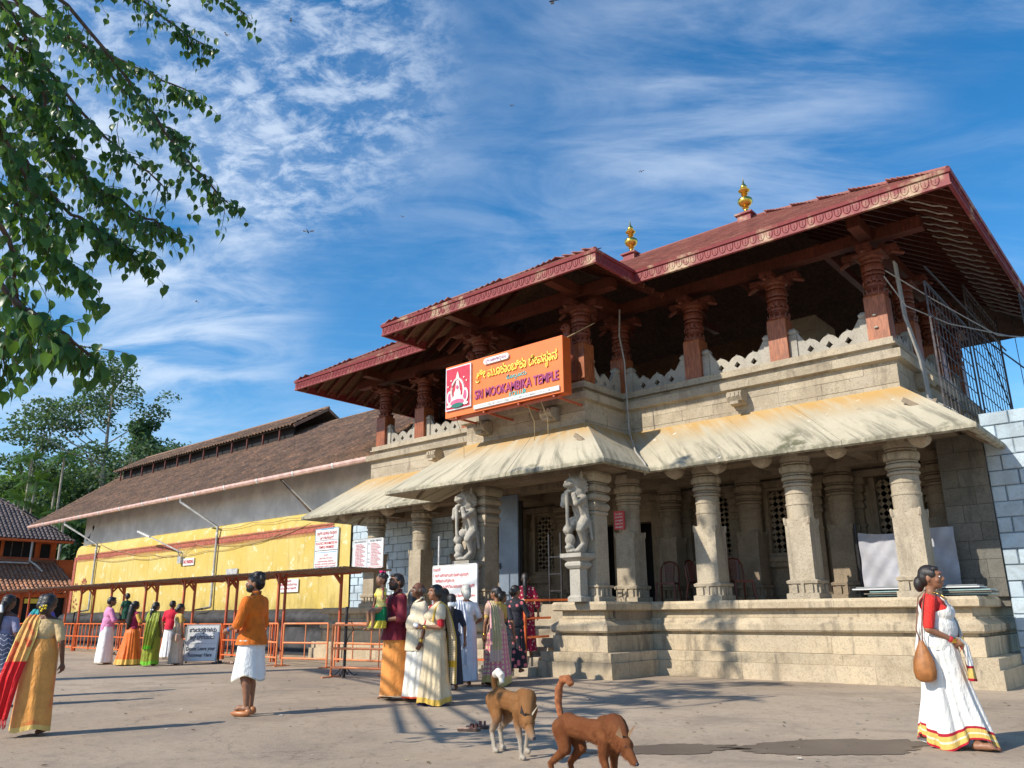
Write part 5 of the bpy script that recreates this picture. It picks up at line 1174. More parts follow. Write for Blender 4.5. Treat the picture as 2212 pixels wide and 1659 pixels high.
def footwear():
    G = MATS
    def sandal(t, x, y, a, strap='sandal_strap', bed='sandal_bed', L=.26, z0=0):
        c, s_ = math.cos(a), math.sin(a); Tm = Matrix.Translation((x, y, z0)) @ Matrix.Rotation(a, 4, 'Z')
        out = [(-.13, -.03), (-.12, -.042), (-.05, -.035), (.03, -.048), (.10, -.05), (.14, -.02), (.14, .02), (.10, .045), (.03, .04), (-.05, .032), (-.12, .036), (-.13, .025)]
        out = [(p[0] * L / .27, p[1] * L / .27) for p in out]
        b = MB(); b.T = Tm; b.prism(out, .004, .028, 'z'); so_ = b.build('sole', G['sole'], t); b = MB(); b.T = Tm; b.prism([(p[0] * .96, p[1] * .94) for p in out], .028, .034, 'z'); b.build('footbed', G[bed], so_)
        b = MB(); b.T = Tm
        for x0, x1 in ((.02, .055), (.075, .10)):
            rows = [[(xx, .05 * math.cos(q), .03 + .05 * math.sin(q)) for xx in (x0, x1)] for q in [PI * i / 8 for i in range(9)]]; b.grid(rows); b.grid([[(p[0], p[1] * .93, p[2] - .004) for p in r] for r in rows], flip=True)
        b.build('strap', G[strap], so_, fix=False, smooth=60)
    t = thing('sandal', 'brown leather sandal on the ground, the nearer of the pair', 'sandal', (-6.62, 6.92, 0), 0, 'brown leather sandals left on the ground'); sandal(t, -6.62, 6.88, .55)
    t = thing('sandal', 'brown leather sandal on the ground, the farther of the pair', 'sandal', (-6.65, 7.08, 0), 0, 'brown leather sandals left on the ground'); sandal(t, -6.68, 7.08, .75)
    cols = ['shoe_dark', 'sandal_strap', 'leather_tan', 'sandal_bed', 'ink_black']
    b = MB(); k = 0
    for (cx, cy, n, lab) in ((-29.3, 12.7, 9, 'dark sandal in the loose pile of footwear below the shelter railing'), (-20.6, 12.2, 9, 'dark sandal in the loose pile of footwear just right of the A-frame board')):
        for i in range(n):
            a = R.uniform(0, 6.28); x = cx + R.uniform(-.75, .75); y = cy + R.uniform(-.2, .2); t = thing('sandal', lab, 'sandal', (x, y, 0), 0, 'footwear left ' + ('below the railing' if cx < -25 else 'beside the A-frame board')); sandal(t, x, y, a, R.choice(cols), R.choice(cols), .27)
# ---------------------------------------------------------------- cloth, skin and hair materials
def mk_skin(name, c):
    t = NT(name); n = t.noise(t.pos(), 18, 4, .6); t.col(t.mix(t.ss(n, .35, .7), c, tuple(x * .78 for x in c))).rough(.48).spec(.35)
    t.b.inputs['Subsurface Weight'].default_value = .06; t.b.inputs['Subsurface Radius'].default_value = (.02, .008, .004); return t.m
mk_skin('skin_brown', (.30, .14, .080)); mk_skin('skin_dark', (.155, .068, .040)); mk_skin('skin_tan', (.36, .18, .105))
def mk_hair(name, c, c2):
    t = NT(name); n = t.noise(t.pos((40, 40, 3)), 6, 5, .7); t.col(t.mix(t.ss(n, .35, .65), c, c2)).rough(.38).spec(.5); t.bump(n, .6, .006)
mk_hair('hair_black', (.010, .008, .008), (.035, .026, .022)); mk_hair('hair_grey', (.42, .40, .35), (.60, .57, .50)); mk_hair('hair_salt', (.06, .055, .05), (.22, .20, .18))
def cloth(name, base, hem=(), side=(), pat=None, rough=.75, sheen=.2, var=.15, grain=60):
    """hem: (v0, v1, colour) in metres from the hem; side: (u0, u1, colour); pat: (colour, kind, scale)"""
    t = NT(name); uv = t.pos(kind='uv'); s_ = t.sep(uv); u, v = s_[0], s_[1]; p = t.pos(kind='obj'); n = t.noise(p, 7, 6, .6); w = t.noise(t.pos((1, 1, .35), 'obj'), 9, 5, .6, .4); g = t.noise(p, grain * 3, 2, .6)
    c = t.mix(t.ss(n, .3, .72), base, tuple(x * (1 - var) for x in base))
    if pat:
        pc, kind, sc = pat
        if kind == 'zig':
            q = t.math('FRACT', t.math('ADD', t.math('MULTIPLY', v, sc), t.math('MULTIPLY', t.math('SINE', t.math('MULTIPLY', u, 60)), .25))); m_ = t.ss(t.math('ABSOLUTE', t.math('SUBTRACT', q, .5)), .10, .05)
        elif kind == 'stripe': q = t.math('FRACT', t.math('MULTIPLY', v, sc)); m_ = t.ss(t.math('ABSOLUTE', t.math('SUBTRACT', q, .5)), .20, .12)
        elif kind == 'dots': m_ = t.ss(t.vor(p, sc).outputs['Distance'], .22, .16)
        elif kind == 'flowers': m_ = t.ss(t.vor(p, sc, rnd=.8).outputs['Distance'], .36, .26)
        elif kind == 'check':
            a = t.math('FRACT', t.math('MULTIPLY', u, sc * 1.4)); b_ = t.math('FRACT', t.math('MULTIPLY', v, sc)); m_ = t.math('MULTIPLY', t.ss(t.math('ABSOLUTE', t.math('SUBTRACT', a, .5)), .3, .22), t.ss(t.math('ABSOLUTE', t.math('SUBTRACT', b_, .5)), .36, .26))
        else: m_ = t.ss(t.noise(p, sc, 3, .5), .52, .58)
        c = t.mix(m_, c, pc)
    for a, b_, cc in side: c = t.mix(t.math('MULTIPLY', t.ss(u, a - .004, a), t.ss(u, b_ + .004, b_)), c, cc)
    for a, b_, cc in hem: c = t.mix(t.math('MULTIPLY', t.ss(v, a - .004, a), t.ss(v, b_ + .004, b_)), c, cc)
    t.col(c).rough(rough).spec(.3); t.b.inputs['Sheen Weight'].default_value = sheen * .35; w2 = t.noise(t.pos((1, 1, .5), 'obj', (.3, .5, 0)), 22, 3, .5, 1.2); t.bump(t.math('ADD', t.math('ADD', w, t.math('MULTIPLY', w2, .35)), t.math('MULTIPLY', g, .04)), .75, .04)
    return t.m
GOLD = (.62, .40, .07)
cloth('orange_shirt', (.72, .17, .012), var=.3); cloth('white_mundu', (.80, .80, .80), hem=[(.0, .015, (.55, .5, .4))], var=.08)
cloth('maroon_shirt', (.20, .012, .030), var=.3); cloth('orange_lungi', (.78, .30, .07), hem=[(.0, .012, (.7, .5, .3))], var=.12)
cloth('cream_shirt', (.76, .66, .48), var=.12); cloth('dhoti_red', (.80, .77, .70), hem=[(.0, .022, (.62, .07, .02))], side=[(.86, .895, (.66, .08, .02))], var=.08)
cloth('cream_saree', (.68, .55, .36), hem=[(.0, .07, GOLD)], side=[(.80, .83, GOLD)], var=.18, rough=.5, sheen=.5); cloth('cream_pallu', (.74, .62, .44), hem=[(.22, .31, (.70, .42, .03))], side=[(0, .12, GOLD), (.90, 1, GOLD)], pat=((.45, .33, .14), 'stripe', 42), var=.1)
cloth('red_blouse', (.42, .010, .020)); cloth('scarlet_blouse', (.70, .030, .022), pat=((.78, .12, .06), 'dots', 90))
cloth('white_saree', (.80, .80, .86), var=.1); cloth('white_blouse', (.80, .80, .82))
cloth('border_saree', (.80, .78, .74), hem=[(.0, .02, (.48, .012, .03)), (.02, .115, (.66, .46, .12)), (.06, .072, (.8, .7, .5)), (.115, .135, (.40, .01, .03))], var=.1); cloth('border_pallu', (.80, .78, .74), hem=[(.0, .02, (.48, .012, .03)), (.02, .115, (.66, .46, .12)), (.115, .135, (.40, .01, .03))], side=[(0, .05, (.42, .012, .03)), (.05, .20, (.66, .46, .12)), (.20, .24, (.42, .012, .03))], var=.1)
cloth('pink_saree', (.72, .22, .30), hem=[(.0, .13, (.60, .42, .14))], pat=((.72, .55, .32), 'check', 12), rough=.4, sheen=.5); cloth('gold_pallu', (.66, .52, .27), hem=[(0, .2, (.70, .50, .42))], side=[(0, .08, (.7, .35, .35))], var=.2, rough=.4); cloth('gold_blouse', (.58, .38, .10))
cloth('yellow_saree', (.74, .33, .075), hem=[(.0, .05, (.70, .48, .14))], pat=((.66, .20, .05), 'blot', 1.9), rough=.45, sheen=.4, var=.22); cloth('yellow_pallu', (.78, .38, .10), hem=[(.0, .60, (.62, .006, .010))], side=[(.0, .08, (.74, .55, .15)), (.92, 1, (.74, .55, .15))], pat=((.66, .10, .03), 'blot', 3.5), rough=.5); cloth('cream_blouse', (.62, .44, .22), pat=((.75, .62, .38), 'dots', 60)); cloth('red_fringe', (.70, .02, .03))
cloth('blue_saree', (.10, .115, .19), hem=[(0, .05, (.35, .3, .3))], pat=((.55, .56, .60), 'zig', 15)); cloth('grey_blouse', (.24, .24, .38), pat=((.5, .5, .6), 'dots', 50)); cloth('purple_top', (.13, .10, .42)); cloth('teal_dupatta', (.03, .34, .36))
cloth('pink_shirt', (.74, .28, .50), var=.15); cloth('green_frock', (.02, .10, .06)); cloth('orange_skirt', (.82, .17, .015), hem=[(.0, .13, (.70, .42, .08))], rough=.4, sheen=.5); cloth('maroon_top', (.30, .015, .07)); cloth('green_saree', (.30, .34, .02), hem=[(0, .09, (.16, .50, .02))], rough=.35, sheen=.6, var=.45); cloth('red_shirt', (.66, .012, .045)); cloth('cream_saree2', (.74, .58, .45), side=[(.2, .3, (.5, .2, .1))])
cloth('child_gold', (.70, .60, .20)); cloth('child_green', (.0, .24, .07), hem=[(.0, .11, (.72, .58, .05))], rough=.35, sheen=.5)
cloth('black_dress', (.022, .022, .03), pat=((.65, .16, .18), 'flowers', 9)); cloth('maroon_dress', (.34, .010, .05), pat=((.75, .55, .38), 'flowers', 17)); cloth('dark_blouse', (.035, .035, .05)); cloth('grey_print', (.25, .24, .22), pat=((.10, .095, .09), 'blot', 30)); cloth('magenta', (.80, .02, .20)); cloth('red_top', (.5, .03, .08))

# ---------------------------------------------------------------- people
def V3(p): return Vector(p)
class Person:
    """local frame: faces +Y, right hand +X, built for 1.70 m then scaled"""
    def __init__(s, label, loc, face, h=1.65, sex='f', skin='skin_brown', group=None, voxel=.012, z=0, name='person', child=False):
        fx, fy = face; s.rz = math.atan2(-fx, fy); s.k = h / 1.70; s.sex = sex; s.vx = voxel / s.k; s.skin = skin; s.child = child
        s.root = thing(name, label, 'person', (loc[0], loc[1], z), s.rz, group); s.S = Matrix.Scale(s.k, 4)
        s.hs = 1.07
    def build(s, b, name, mat, parent=None, rm=None, smooth=2, cut=()):
        """scale into place, build, remesh, cut with planes (co, no): keeps the side the normal points away from"""
        b.v = [tuple(Vector(p) * s.k) for p in b.v]
        o = b.build(name, MATS[mat], parent or s.root, local=True, org=(0, 0, 0), smooth=180)
        if parent is not None and parent is not s.root: o.location = (0, 0, 0)
        if rm: remesh(o, rm * s.k, smooth)
        if cut:
            bm = bmesh.new(); bm.from_mesh(o.data)
            for co, no in cut:
                g = bm.verts[:] + bm.edges[:] + bm.faces[:]; bmesh.ops.bisect_plane(bm, geom=g, plane_co=Vector(co) * s.k, plane_no=no, clear_outer=True)
            bm.to_mesh(o.data); bm.free(); o.data.shade_smooth()
        return o
    def joints(s, arms, stance=.10, stride=0.0, sit=False, lean=0.0):
        f = s.sex == 'f'; sh = .150 if f else .178
        s.sh = {1: V3((sh, 0, 1.365)), -1: V3((-sh, 0, 1.365))}; s.el = {}; s.wr = {}
        default = {1: ((.25, -.01, 1.11), (.26, .05, .87)), -1: ((-.25, -.01, 1.11), (-.26, .05, .87))}
        for k in (1, -1):
            e, w = arms.get(k, default[k]); e = V3(e); w = V3(w)
            e = s.sh[k] + (e - s.sh[k]).normalized() * .285; w = e + (w - e).normalized() * .245; s.el[k] = e; s.wr[k] = w
        s.stance = stance; s.stride = stride; s.sit = sit
    def hand(s, b, W, d, n, side, curl=.5, big=1.0):
        d = V3(d).normalized(); n = V3(n); n = (n - d * n.dot(d)).normalized(); a = d.cross(n) * side
        P = W + d * .045; b.cone(W, .024, W + d * .085, .030 * big, 8); b.ell(W + d * .06, (.036, .036, .036), None, 8, 5)
        for i, L in enumerate((.070, .078, .072, .058)):
            r = W + d * .088 + a * (-.030 + .020 * i) ; c1 = curl * (.9 + .1 * i); m_ = r + (d * math.cos(c1 * .7) + n * math.sin(c1 * .7)) * L * .5; e = m_ + (d * math.cos(c1 * 1.9) + n * math.sin(c1 * 1.9)) * L * .5
            b.cone(r - d * .02, .0105, m_, .0095, 6); b.cone(m_, .0095, e, .008, 6)
        t0 = W + d * .03 - a * .026; t1 = t0 + (d * .6 - a * .75 + n * .25).normalized() * .042; b.cone(t0, .015, t1, .011, 6); b.cone(t1, .011, t1 + (d * .85 - a * .2 + n * .4).normalized() * .032, .009, 6)
    def headm(s, yaw=0, tilt=0, nod=0):
        c = V3((0, .0, 1.50)); return Matrix.Translation(c + V3((0, .008, -.018))) @ Matrix.Rotation(yaw, 4, 'Z') @ Matrix.Rotation(tilt, 4, 'Y') @ Matrix.Rotation(nod, 4, 'X') @ Matrix.Scale(s.hs, 4) @ Matrix.Translation(-c)
    def body(s, belly=0, yaw=0, tilt=0, nod=0, curls=(.5, .5), palmn=((-1, .2, 0), (1, .2, 0)), bust=True, feet=True, open_mouth=False, legs=True):
        b = MB(); f = s.sex == 'f'; s.HM = s.headm(yaw, tilt, nod); s.belly = belly
        s.torso(b, 0)
        b.cone((0, -.012, 1.42), .058 if not f else .050, (0, .0, 1.52), .052 if not f else .045, 12)
        for k in (1, -1): b.cone(s.sh[k], .052 if not f else .046, s.el[k], .038, 10); b.cone(s.el[k], .038, s.wr[k], .024, 10)
        for i, k in enumerate((1, -1)): s.hand(b, s.wr[k], s.wr[k] - s.el[k], palmn[i], k, curls[i])
        if legs:
            for k in (1, -1):
                x = k * s.stance
                if s.sit: hip, kn, an = V3((k * .08, 0, .90)), V3((k * .10, .30, .82)), V3((k * .11, .30, .42)); toe = V3((0, .13, -.03))
                else:
                    st = s.stride * k; hip, kn, an = V3((k * .085, 0, .88)), V3((x, .03 + st * .55, .48)), V3((x, -.02 + st, .085 + (0.05 if s.stride and k * s.stride < 0 else 0))); toe = V3((k * .02, .15, -.058))
                b.cone(hip, .092, kn, .058, 12); b.cone(kn, .056, (kn + an) / 2 + V3((0, -.012, .05)), .054, 12); b.cone((kn + an) / 2 + V3((0, -.012, .05)), .052, an, .034, 12)
                b.cone(an + V3((0, -.035, -.045)), .032, an + toe * .62, .036, 8); b.ell(an + toe * .6, (.040, .05, .022), None, 8, 5)
                for i in range(5):
                    tp = an + toe * (.9 - .04 * i * (1)) + V3((k * (-.026 + .013 * i) , .012, -.004)); b.cone(tp - V3((0, .03, 0)), .012, tp + V3((0, .02 - .004 * i, -.003)), .010 if i else .013, 6)
        # head
        b.T = s.HM
        b.ell((0, .008, 1.612), (.076, .093, .098), None, 16, 12); b.ell((0, .040, 1.560), (.056, .064, .062), None, 12, 8); b.ell((0, .075, 1.530), (.030, .026, .024), None, 10, 6)
        b.cone((0, .092, 1.622), .011, (0, .113, 1.588), .014, 7); b.ell((0, .106, 1.580), (.020, .014, .010)); b.ell((0, .088, 1.643), (.052, .016, .012)); b.ell((0, .094, 1.553), (.025, .014, .007)); b.ell((0, .092, 1.542), (.022, .013, .007))
        for k in (1, -1): b.ell((k * .076, -.005, 1.595), (.010, .021, .033)); b.ell((k * .042, .066, 1.578), (.026, .026, .026))
        b.T = None
        o = s.build(b, 'body', s.skin, None, rm=s.vx, smooth=2)
        # eyes, brows, lips
        for k in (1, -1):
            e = MB(); e.T = s.HM; e.ell((k * .031, .086, 1.610), (.0135, .011, .008), None, 8, 6); eo = s.build(e, 'eye', 'board_white'); e = MB(); e.T = s.HM; e.ell((k * .031, .0945, 1.610), (.006, .004, .0065), None, 8, 6); s.build(e, 'pupil', 'ink_black', eo)
            e = MB(); e.T = s.HM; e.cone((k * .014, .100, 1.634), .0042, (k * .048, .086, 1.634), .0035, 5); s.build(e, 'eyebrow', 'hair_black')
        e = MB(); e.T = s.HM; e.ell((0, .1045, 1.5475), (.021, .006, .006 if not open_mouth else .011)); s.build(e, 'lips', 'lip')
        return o
    def torso(s, b, g, belly=None):
        f = s.sex == 'f'; bl = s.belly if belly is None else belly
        b.ell((0, 0, .95), ((.168 if f else .155) + g, .118 + g, .12 + g), None, 16, 10)
        b.ell((0, .0 + bl * .4, 1.10), ((.125 if f else .145) + g + bl * .6, .100 + g + bl, .15 + g), None, 16, 10)
        b.ell((0, .0, 1.27), ((.145 if f else .172) + g, .105 + g, .145 + g), None, 16, 10)
        w_ = .115 if f else .135
        for k in (1, -1): b.cone((k * .03, -.015, 1.40), .060 + g * .6, (k * w_, -.005, 1.362), .056 + g * .6, 10)
        if f and not s.child:
            for k in (1, -1): b.ell((k * .068, .085, 1.255), (.062 + g * .7, .055 + g, .062 + g * .7), None, 12, 8)
    def shirt(s, mat, hem=.85, sleeve=.6, g=.020, neck=1.435, fore=0, name='shirt', flare=0, zneck=None, loose=0):
        b = MB(); s.torso(b, g)
        if hem < .95: b.cone((0, 0, .99), .14 + g + loose, (0, 0, hem - .08), .150 + g + flare, 16)
        for k in (1, -1):
            e = s.sh[k].lerp(s.el[k], min(1, sleeve)); b.cone(s.sh[k], .050 + g * .7, e, .042 + g * .8 + loose * .4, 12)
            if fore > 0: b.cone(s.el[k], .040 + g, s.el[k].lerp(s.wr[k], fore), .034 + g, 12)
        cut = [((0, 0, hem), (0, 0, -1)), ((0, -.02, neck), (0, .32, 1))]
        for k in (1, -1):
            if fore > 0: co = s.el[k].lerp(s.wr[k], fore); no = (s.wr[k] - s.el[k]).normalized()
            else: co = s.sh[k].lerp(s.el[k], sleeve); no = (s.el[k] - s.sh[k]).normalized()
            s_cut = (co, no); cut.append(s_cut) if False else None
        o = s.build(b, name, mat, rm=max(s.vx, .010), smooth=2, cut=cut); return o
    def collar(s, mat):
        b = MB()
        for k in (1, -1): b.bar((k * .012, .078, 1.41), (k * .062, .0, 1.468), .05, .008, (0, 1, .3)); b.bar((k * .062, 0, 1.47), (k * .02, -.07, 1.475), .045, .008, (0, 1, 0))
        s.build(b, 'collar', mat)
    def skirt(s, mat, zt=1.02, zb=.04, rt=(.158, .118), rb=(.24, .20), folds=(9, 14, 23), amp=.05, off=(0, 0), seed=1, name='skirt', pinch=None, pleat=0, belly=0, ang0=0, hemwave=.0, mid=None):
        rr = random.Random(seed); ph = [rr.uniform(0, 6.28) for _ in folds]; nr, nc = 26, 120; b = MB(); rows = []
        L = zt - zb; mid = mid or (max(rt[0] + .02, .182), max(rt[1] + .02, .145))
        for i in range(nr + 1):
            t = i / nr; z = zt - L * t
            # waist -> hip -> hem
            th = .18 / max(L, .3)
            if t < th: q = t / th; q = q * q * (3 - 2 * q); rx = rt[0] + (mid[0] - rt[0]) * q; ry = rt[1] + (mid[1] - rt[1]) * q
            else: q = (t - th) / (1 - th); rx = mid[0] + (rb[0] - mid[0]) * q ** 1.15; ry = mid[1] + (rb[1] - mid[1]) * q ** 1.15
            a = amp * min(1, .12 + t * 1.05); row = []
            for j in range(nc):
                th_ = 2 * PI * j / nc + ang0; w = sum(math.cos(k * th_ + p + .9 * math.sin(t * 3 + p)) / (1 + .25 * n_) for n_, (k, p) in enumerate(zip(folds, ph))) / 1.9
                r = 1 + a * (w - .35 * abs(w)) ; x = rx * r * math.cos(th_); y = ry * r * math.sin(th_)
                if pleat:
                    da = (th_ - ang0 - PI / 2 + PI) % (2 * PI) - PI; k_ = math.exp(-(da / .5) ** 2); x += .0; y += pleat * k_ * (t ** 1.2) * (1 + .5 * math.cos(26 * da)); 
                if t > .6: zz_ = z + hemwave * (t - .6) * math.cos(3 * th_ + seed)
                else: zz_ = z
                row.append((x + off[0] * t * t, y + off[1] * t * t, zz_))
            rows.append(row)
        b.grid(rows, closed=True, uv=lambda i, j: (j / nc, (1 - i / nr) * L * s.k)); inner = [[(p[0] * .985, p[1] * .985, p[2]) for p in r] for r in rows[-8:]]; b.grid(inner, closed=True, flip=True, uv=lambda i, j: (j / nc, .5))
        o = s.build(b, name, mat); return o
    def drape(s, mat, left=True, c=-.08, zc=1.42, g=.030, hem=.93, arm=True, name='saree_drape', tiltv=(.75, 0, .66)):
        """saree body over the left shoulder"""
        b = MB(); s.torso(b, g); k = -1 if left else 1
        if arm: b.cone(s.sh[k], .056 + g, s.sh[k].lerp(s.el[k], .45), .05 + g, 12)
        b.ell((0, 0, 1.0), (.17 + g, .125 + g, .12))
        n = V3((tiltv[0] * (1 if left else -1), tiltv[1], tiltv[2])); return s.build(b, name, mat, rm=max(.011, s.vx), smooth=2, cut=[((c if left else -c, 0, zc), tuple(n)), ((0, 0, hem), (0, 0, -1)), ((0, -.02, 1.455), (0, .3, 1))])
    def strip(s, mat, pts, wid, nrm, folds=4, amp=.02, name='pallu', seed=0, taper=None):
        """hanging strip through pts with width vectors"""
        b = MB(); n = len(pts); P = [V3(p) for p in pts]; m_ = 28; rows = []; Ls = [0]
        for a, c in zip(P[:-1], P[1:]): Ls.append(Ls[-1] + (c - a).length)
        T = Ls[-1]; N = 40; rr = random.Random(seed); ph = rr.uniform(0, 6)
        for i in range(N + 1):
            l = T * i / N; k = max(j for j in range(n) if Ls[j] <= l + 1e-9); k = min(k, n - 2); q = (l - Ls[k]) / (Ls[k + 1] - Ls[k]); q2 = q * q * (3 - 2 * q); p = P[k].lerp(P[k + 1], q)
            w = V3(wid[k]).lerp(V3(wid[k + 1]), q2); nn = V3(nrm[k]).lerp(V3(nrm[k + 1]), q).normalized(); row = []
            for j in range(m_ + 1):
                u = j / m_; d = amp * (.5 + .8 * i / N) * (math.sin(folds * 2 * PI * u + ph + .6 * math.sin(i * .12)) + .4 * math.sin(folds * 4.7 * PI * u + ph)); row.append(tuple(p + w * (u - .5) + nn * d))
            rows.append(row)
        b.grid(rows, uv=lambda i, j: (j / m_, (1 - i / N) * T * s.k)); b.grid([[tuple(V3(p) - V3(nrm[0]) * .004) for p in r] for r in rows], flip=True, uv=lambda i, j: (j / m_, (1 - i / N) * T * s.k))
        return s.build(b, name, mat)
    def pallu_back(s, mat, side=-1, zend=.55, w=.26, fringe=None, over=.0, folds=4):
        x = side * .125; pts = [(x * .6, .135, 1.20), (x * .9, .095, 1.37), (x, .0, 1.462), (x * 1.02, -.10, 1.38), (x * 1.1, -.155, 1.15), (x * 1.15, -.20, .93), (x * 1.15, -.21, .75), (x * 1.15, -.20, zend)]
        wd = [(.20, .02, .05), (.17, 0, 0), (.15, 0, 0), (.17, 0, 0), (w * .9, 0, 0), (w, 0, 0), (w, 0, 0), (w, 0, 0)]; nr = [(0, 1, .2), (0, .8, .6), (0, 0, 1), (0, -.7, .7), (0, -1, 0), (0, -1, 0), (0, -1, 0), (0, -1, 0)]
        return s.strip(mat, pts, wd, nr, folds, .016)
    def hair(s, kind='bun', mat='hair_black', gz=0):
        b = MB(); b.T = s.HM
        if kind == 'bald':
            b.ell((0, -.045, 1.595), (.079, .062, .050)); 
            for k in (1, -1): b.ell((k * .066, -.01, 1.60), (.018, .05, .035))
        else:
            b.ell((0, -.012, 1.640), (.084, .094, .086), None, 16, 10); b.ell((0, -.042, 1.605), (.082, .070, .085), None, 14, 8)
            if kind == 'short': b.ell((0, .048, 1.692), (.058, .045, .026)); [b.ell((k * .070, .012, 1.635), (.014, .03, .034)) for k in (1, -1)]
            if kind == 'bun': b.ell((0, -.115, 1.585), (.060, .052, .060)); b.cone((0, -.08, 1.55), .04, (0, -.10, 1.50), .02)
            if kind == 'lowbun': b.ell((0, -.105, 1.545), (.070, .048, .075))
            if kind == 'pony': b.cone((0, -.10, 1.58), .045, (0, -.125, 1.45), .05); b.cone((0, -.125, 1.45), .05, (0, -.135, 1.20), .028)
            if kind == 'loose': b.cone((0, -.085, 1.58), .075, (.01, -.105, 1.42), .085); b.cone((.01, -.105, 1.42), .085, (.01, -.14, 1.15), .06); b.cone((.01, -.14, 1.15), .06, (.0, -.15, 1.02), .03); [b.ell((k * .068, -.0, 1.60), (.022, .05, .06)) for k in (1, -1)]
            if kind == 'bob': [b.cone((k * .062, -.005, 1.62), .035, (k * .055, -.03, 1.50), .035) for k in (1, -1)]; b.cone((0, -.075, 1.6), .06, (0, -.085, 1.44), .07)
            if kind == 'curly':
                rr = random.Random(3)
                for _ in range(26): a = rr.uniform(0, 6.28); e = rr.uniform(.1, 1.3); b.ell((.08 * math.cos(a) * math.cos(e), -.02 + .09 * math.sin(a) * math.cos(e), 1.64 + .085 * math.sin(e)), (.03, .03, .03), None, 6, 5)
            if kind in ('bun', 'lowbun', 'pony', 'loose'): [b.ell((k * .070, .014, 1.635), (.015, .05, .042)) for k in (1, -1)]; b.ell((0, .045, 1.685), (.062, .046, .028))
        return s.build(b, 'hair', mat, rm=max(s.vx, .009), smooth=2)
    def beard(s, mat='hair_black', full=True):
        b = MB(); b.T = s.HM
        if full: b.ell((0, .055, 1.532), (.055, .058, .040), None, 12, 8); [b.ell((k * .058, .03, 1.565), (.014, .035, .045)) for k in (1, -1)]
        b.ell((0, .106, 1.566), (.032, .010, .008)); s.build(b, 'beard' if full else 'moustache', mat, rm=.008, smooth=1)
    def bangle(s, k, mat='gold', f=.96):
        b = MB(); p = s.el[k].lerp(s.wr[k], f); d = (s.wr[k] - s.el[k]).normalized(); b.cone(p, .0295, p + d * .018, .0285, 12); s.build(b, 'bangle', mat)
mk_plain('lip', (.25, .07, .055), .4, 0, .1, 8)
mk_plain('flower_yellow', (.85, .62, .02), .7); mk_plain('flower_white', (.80, .80, .78), .7)

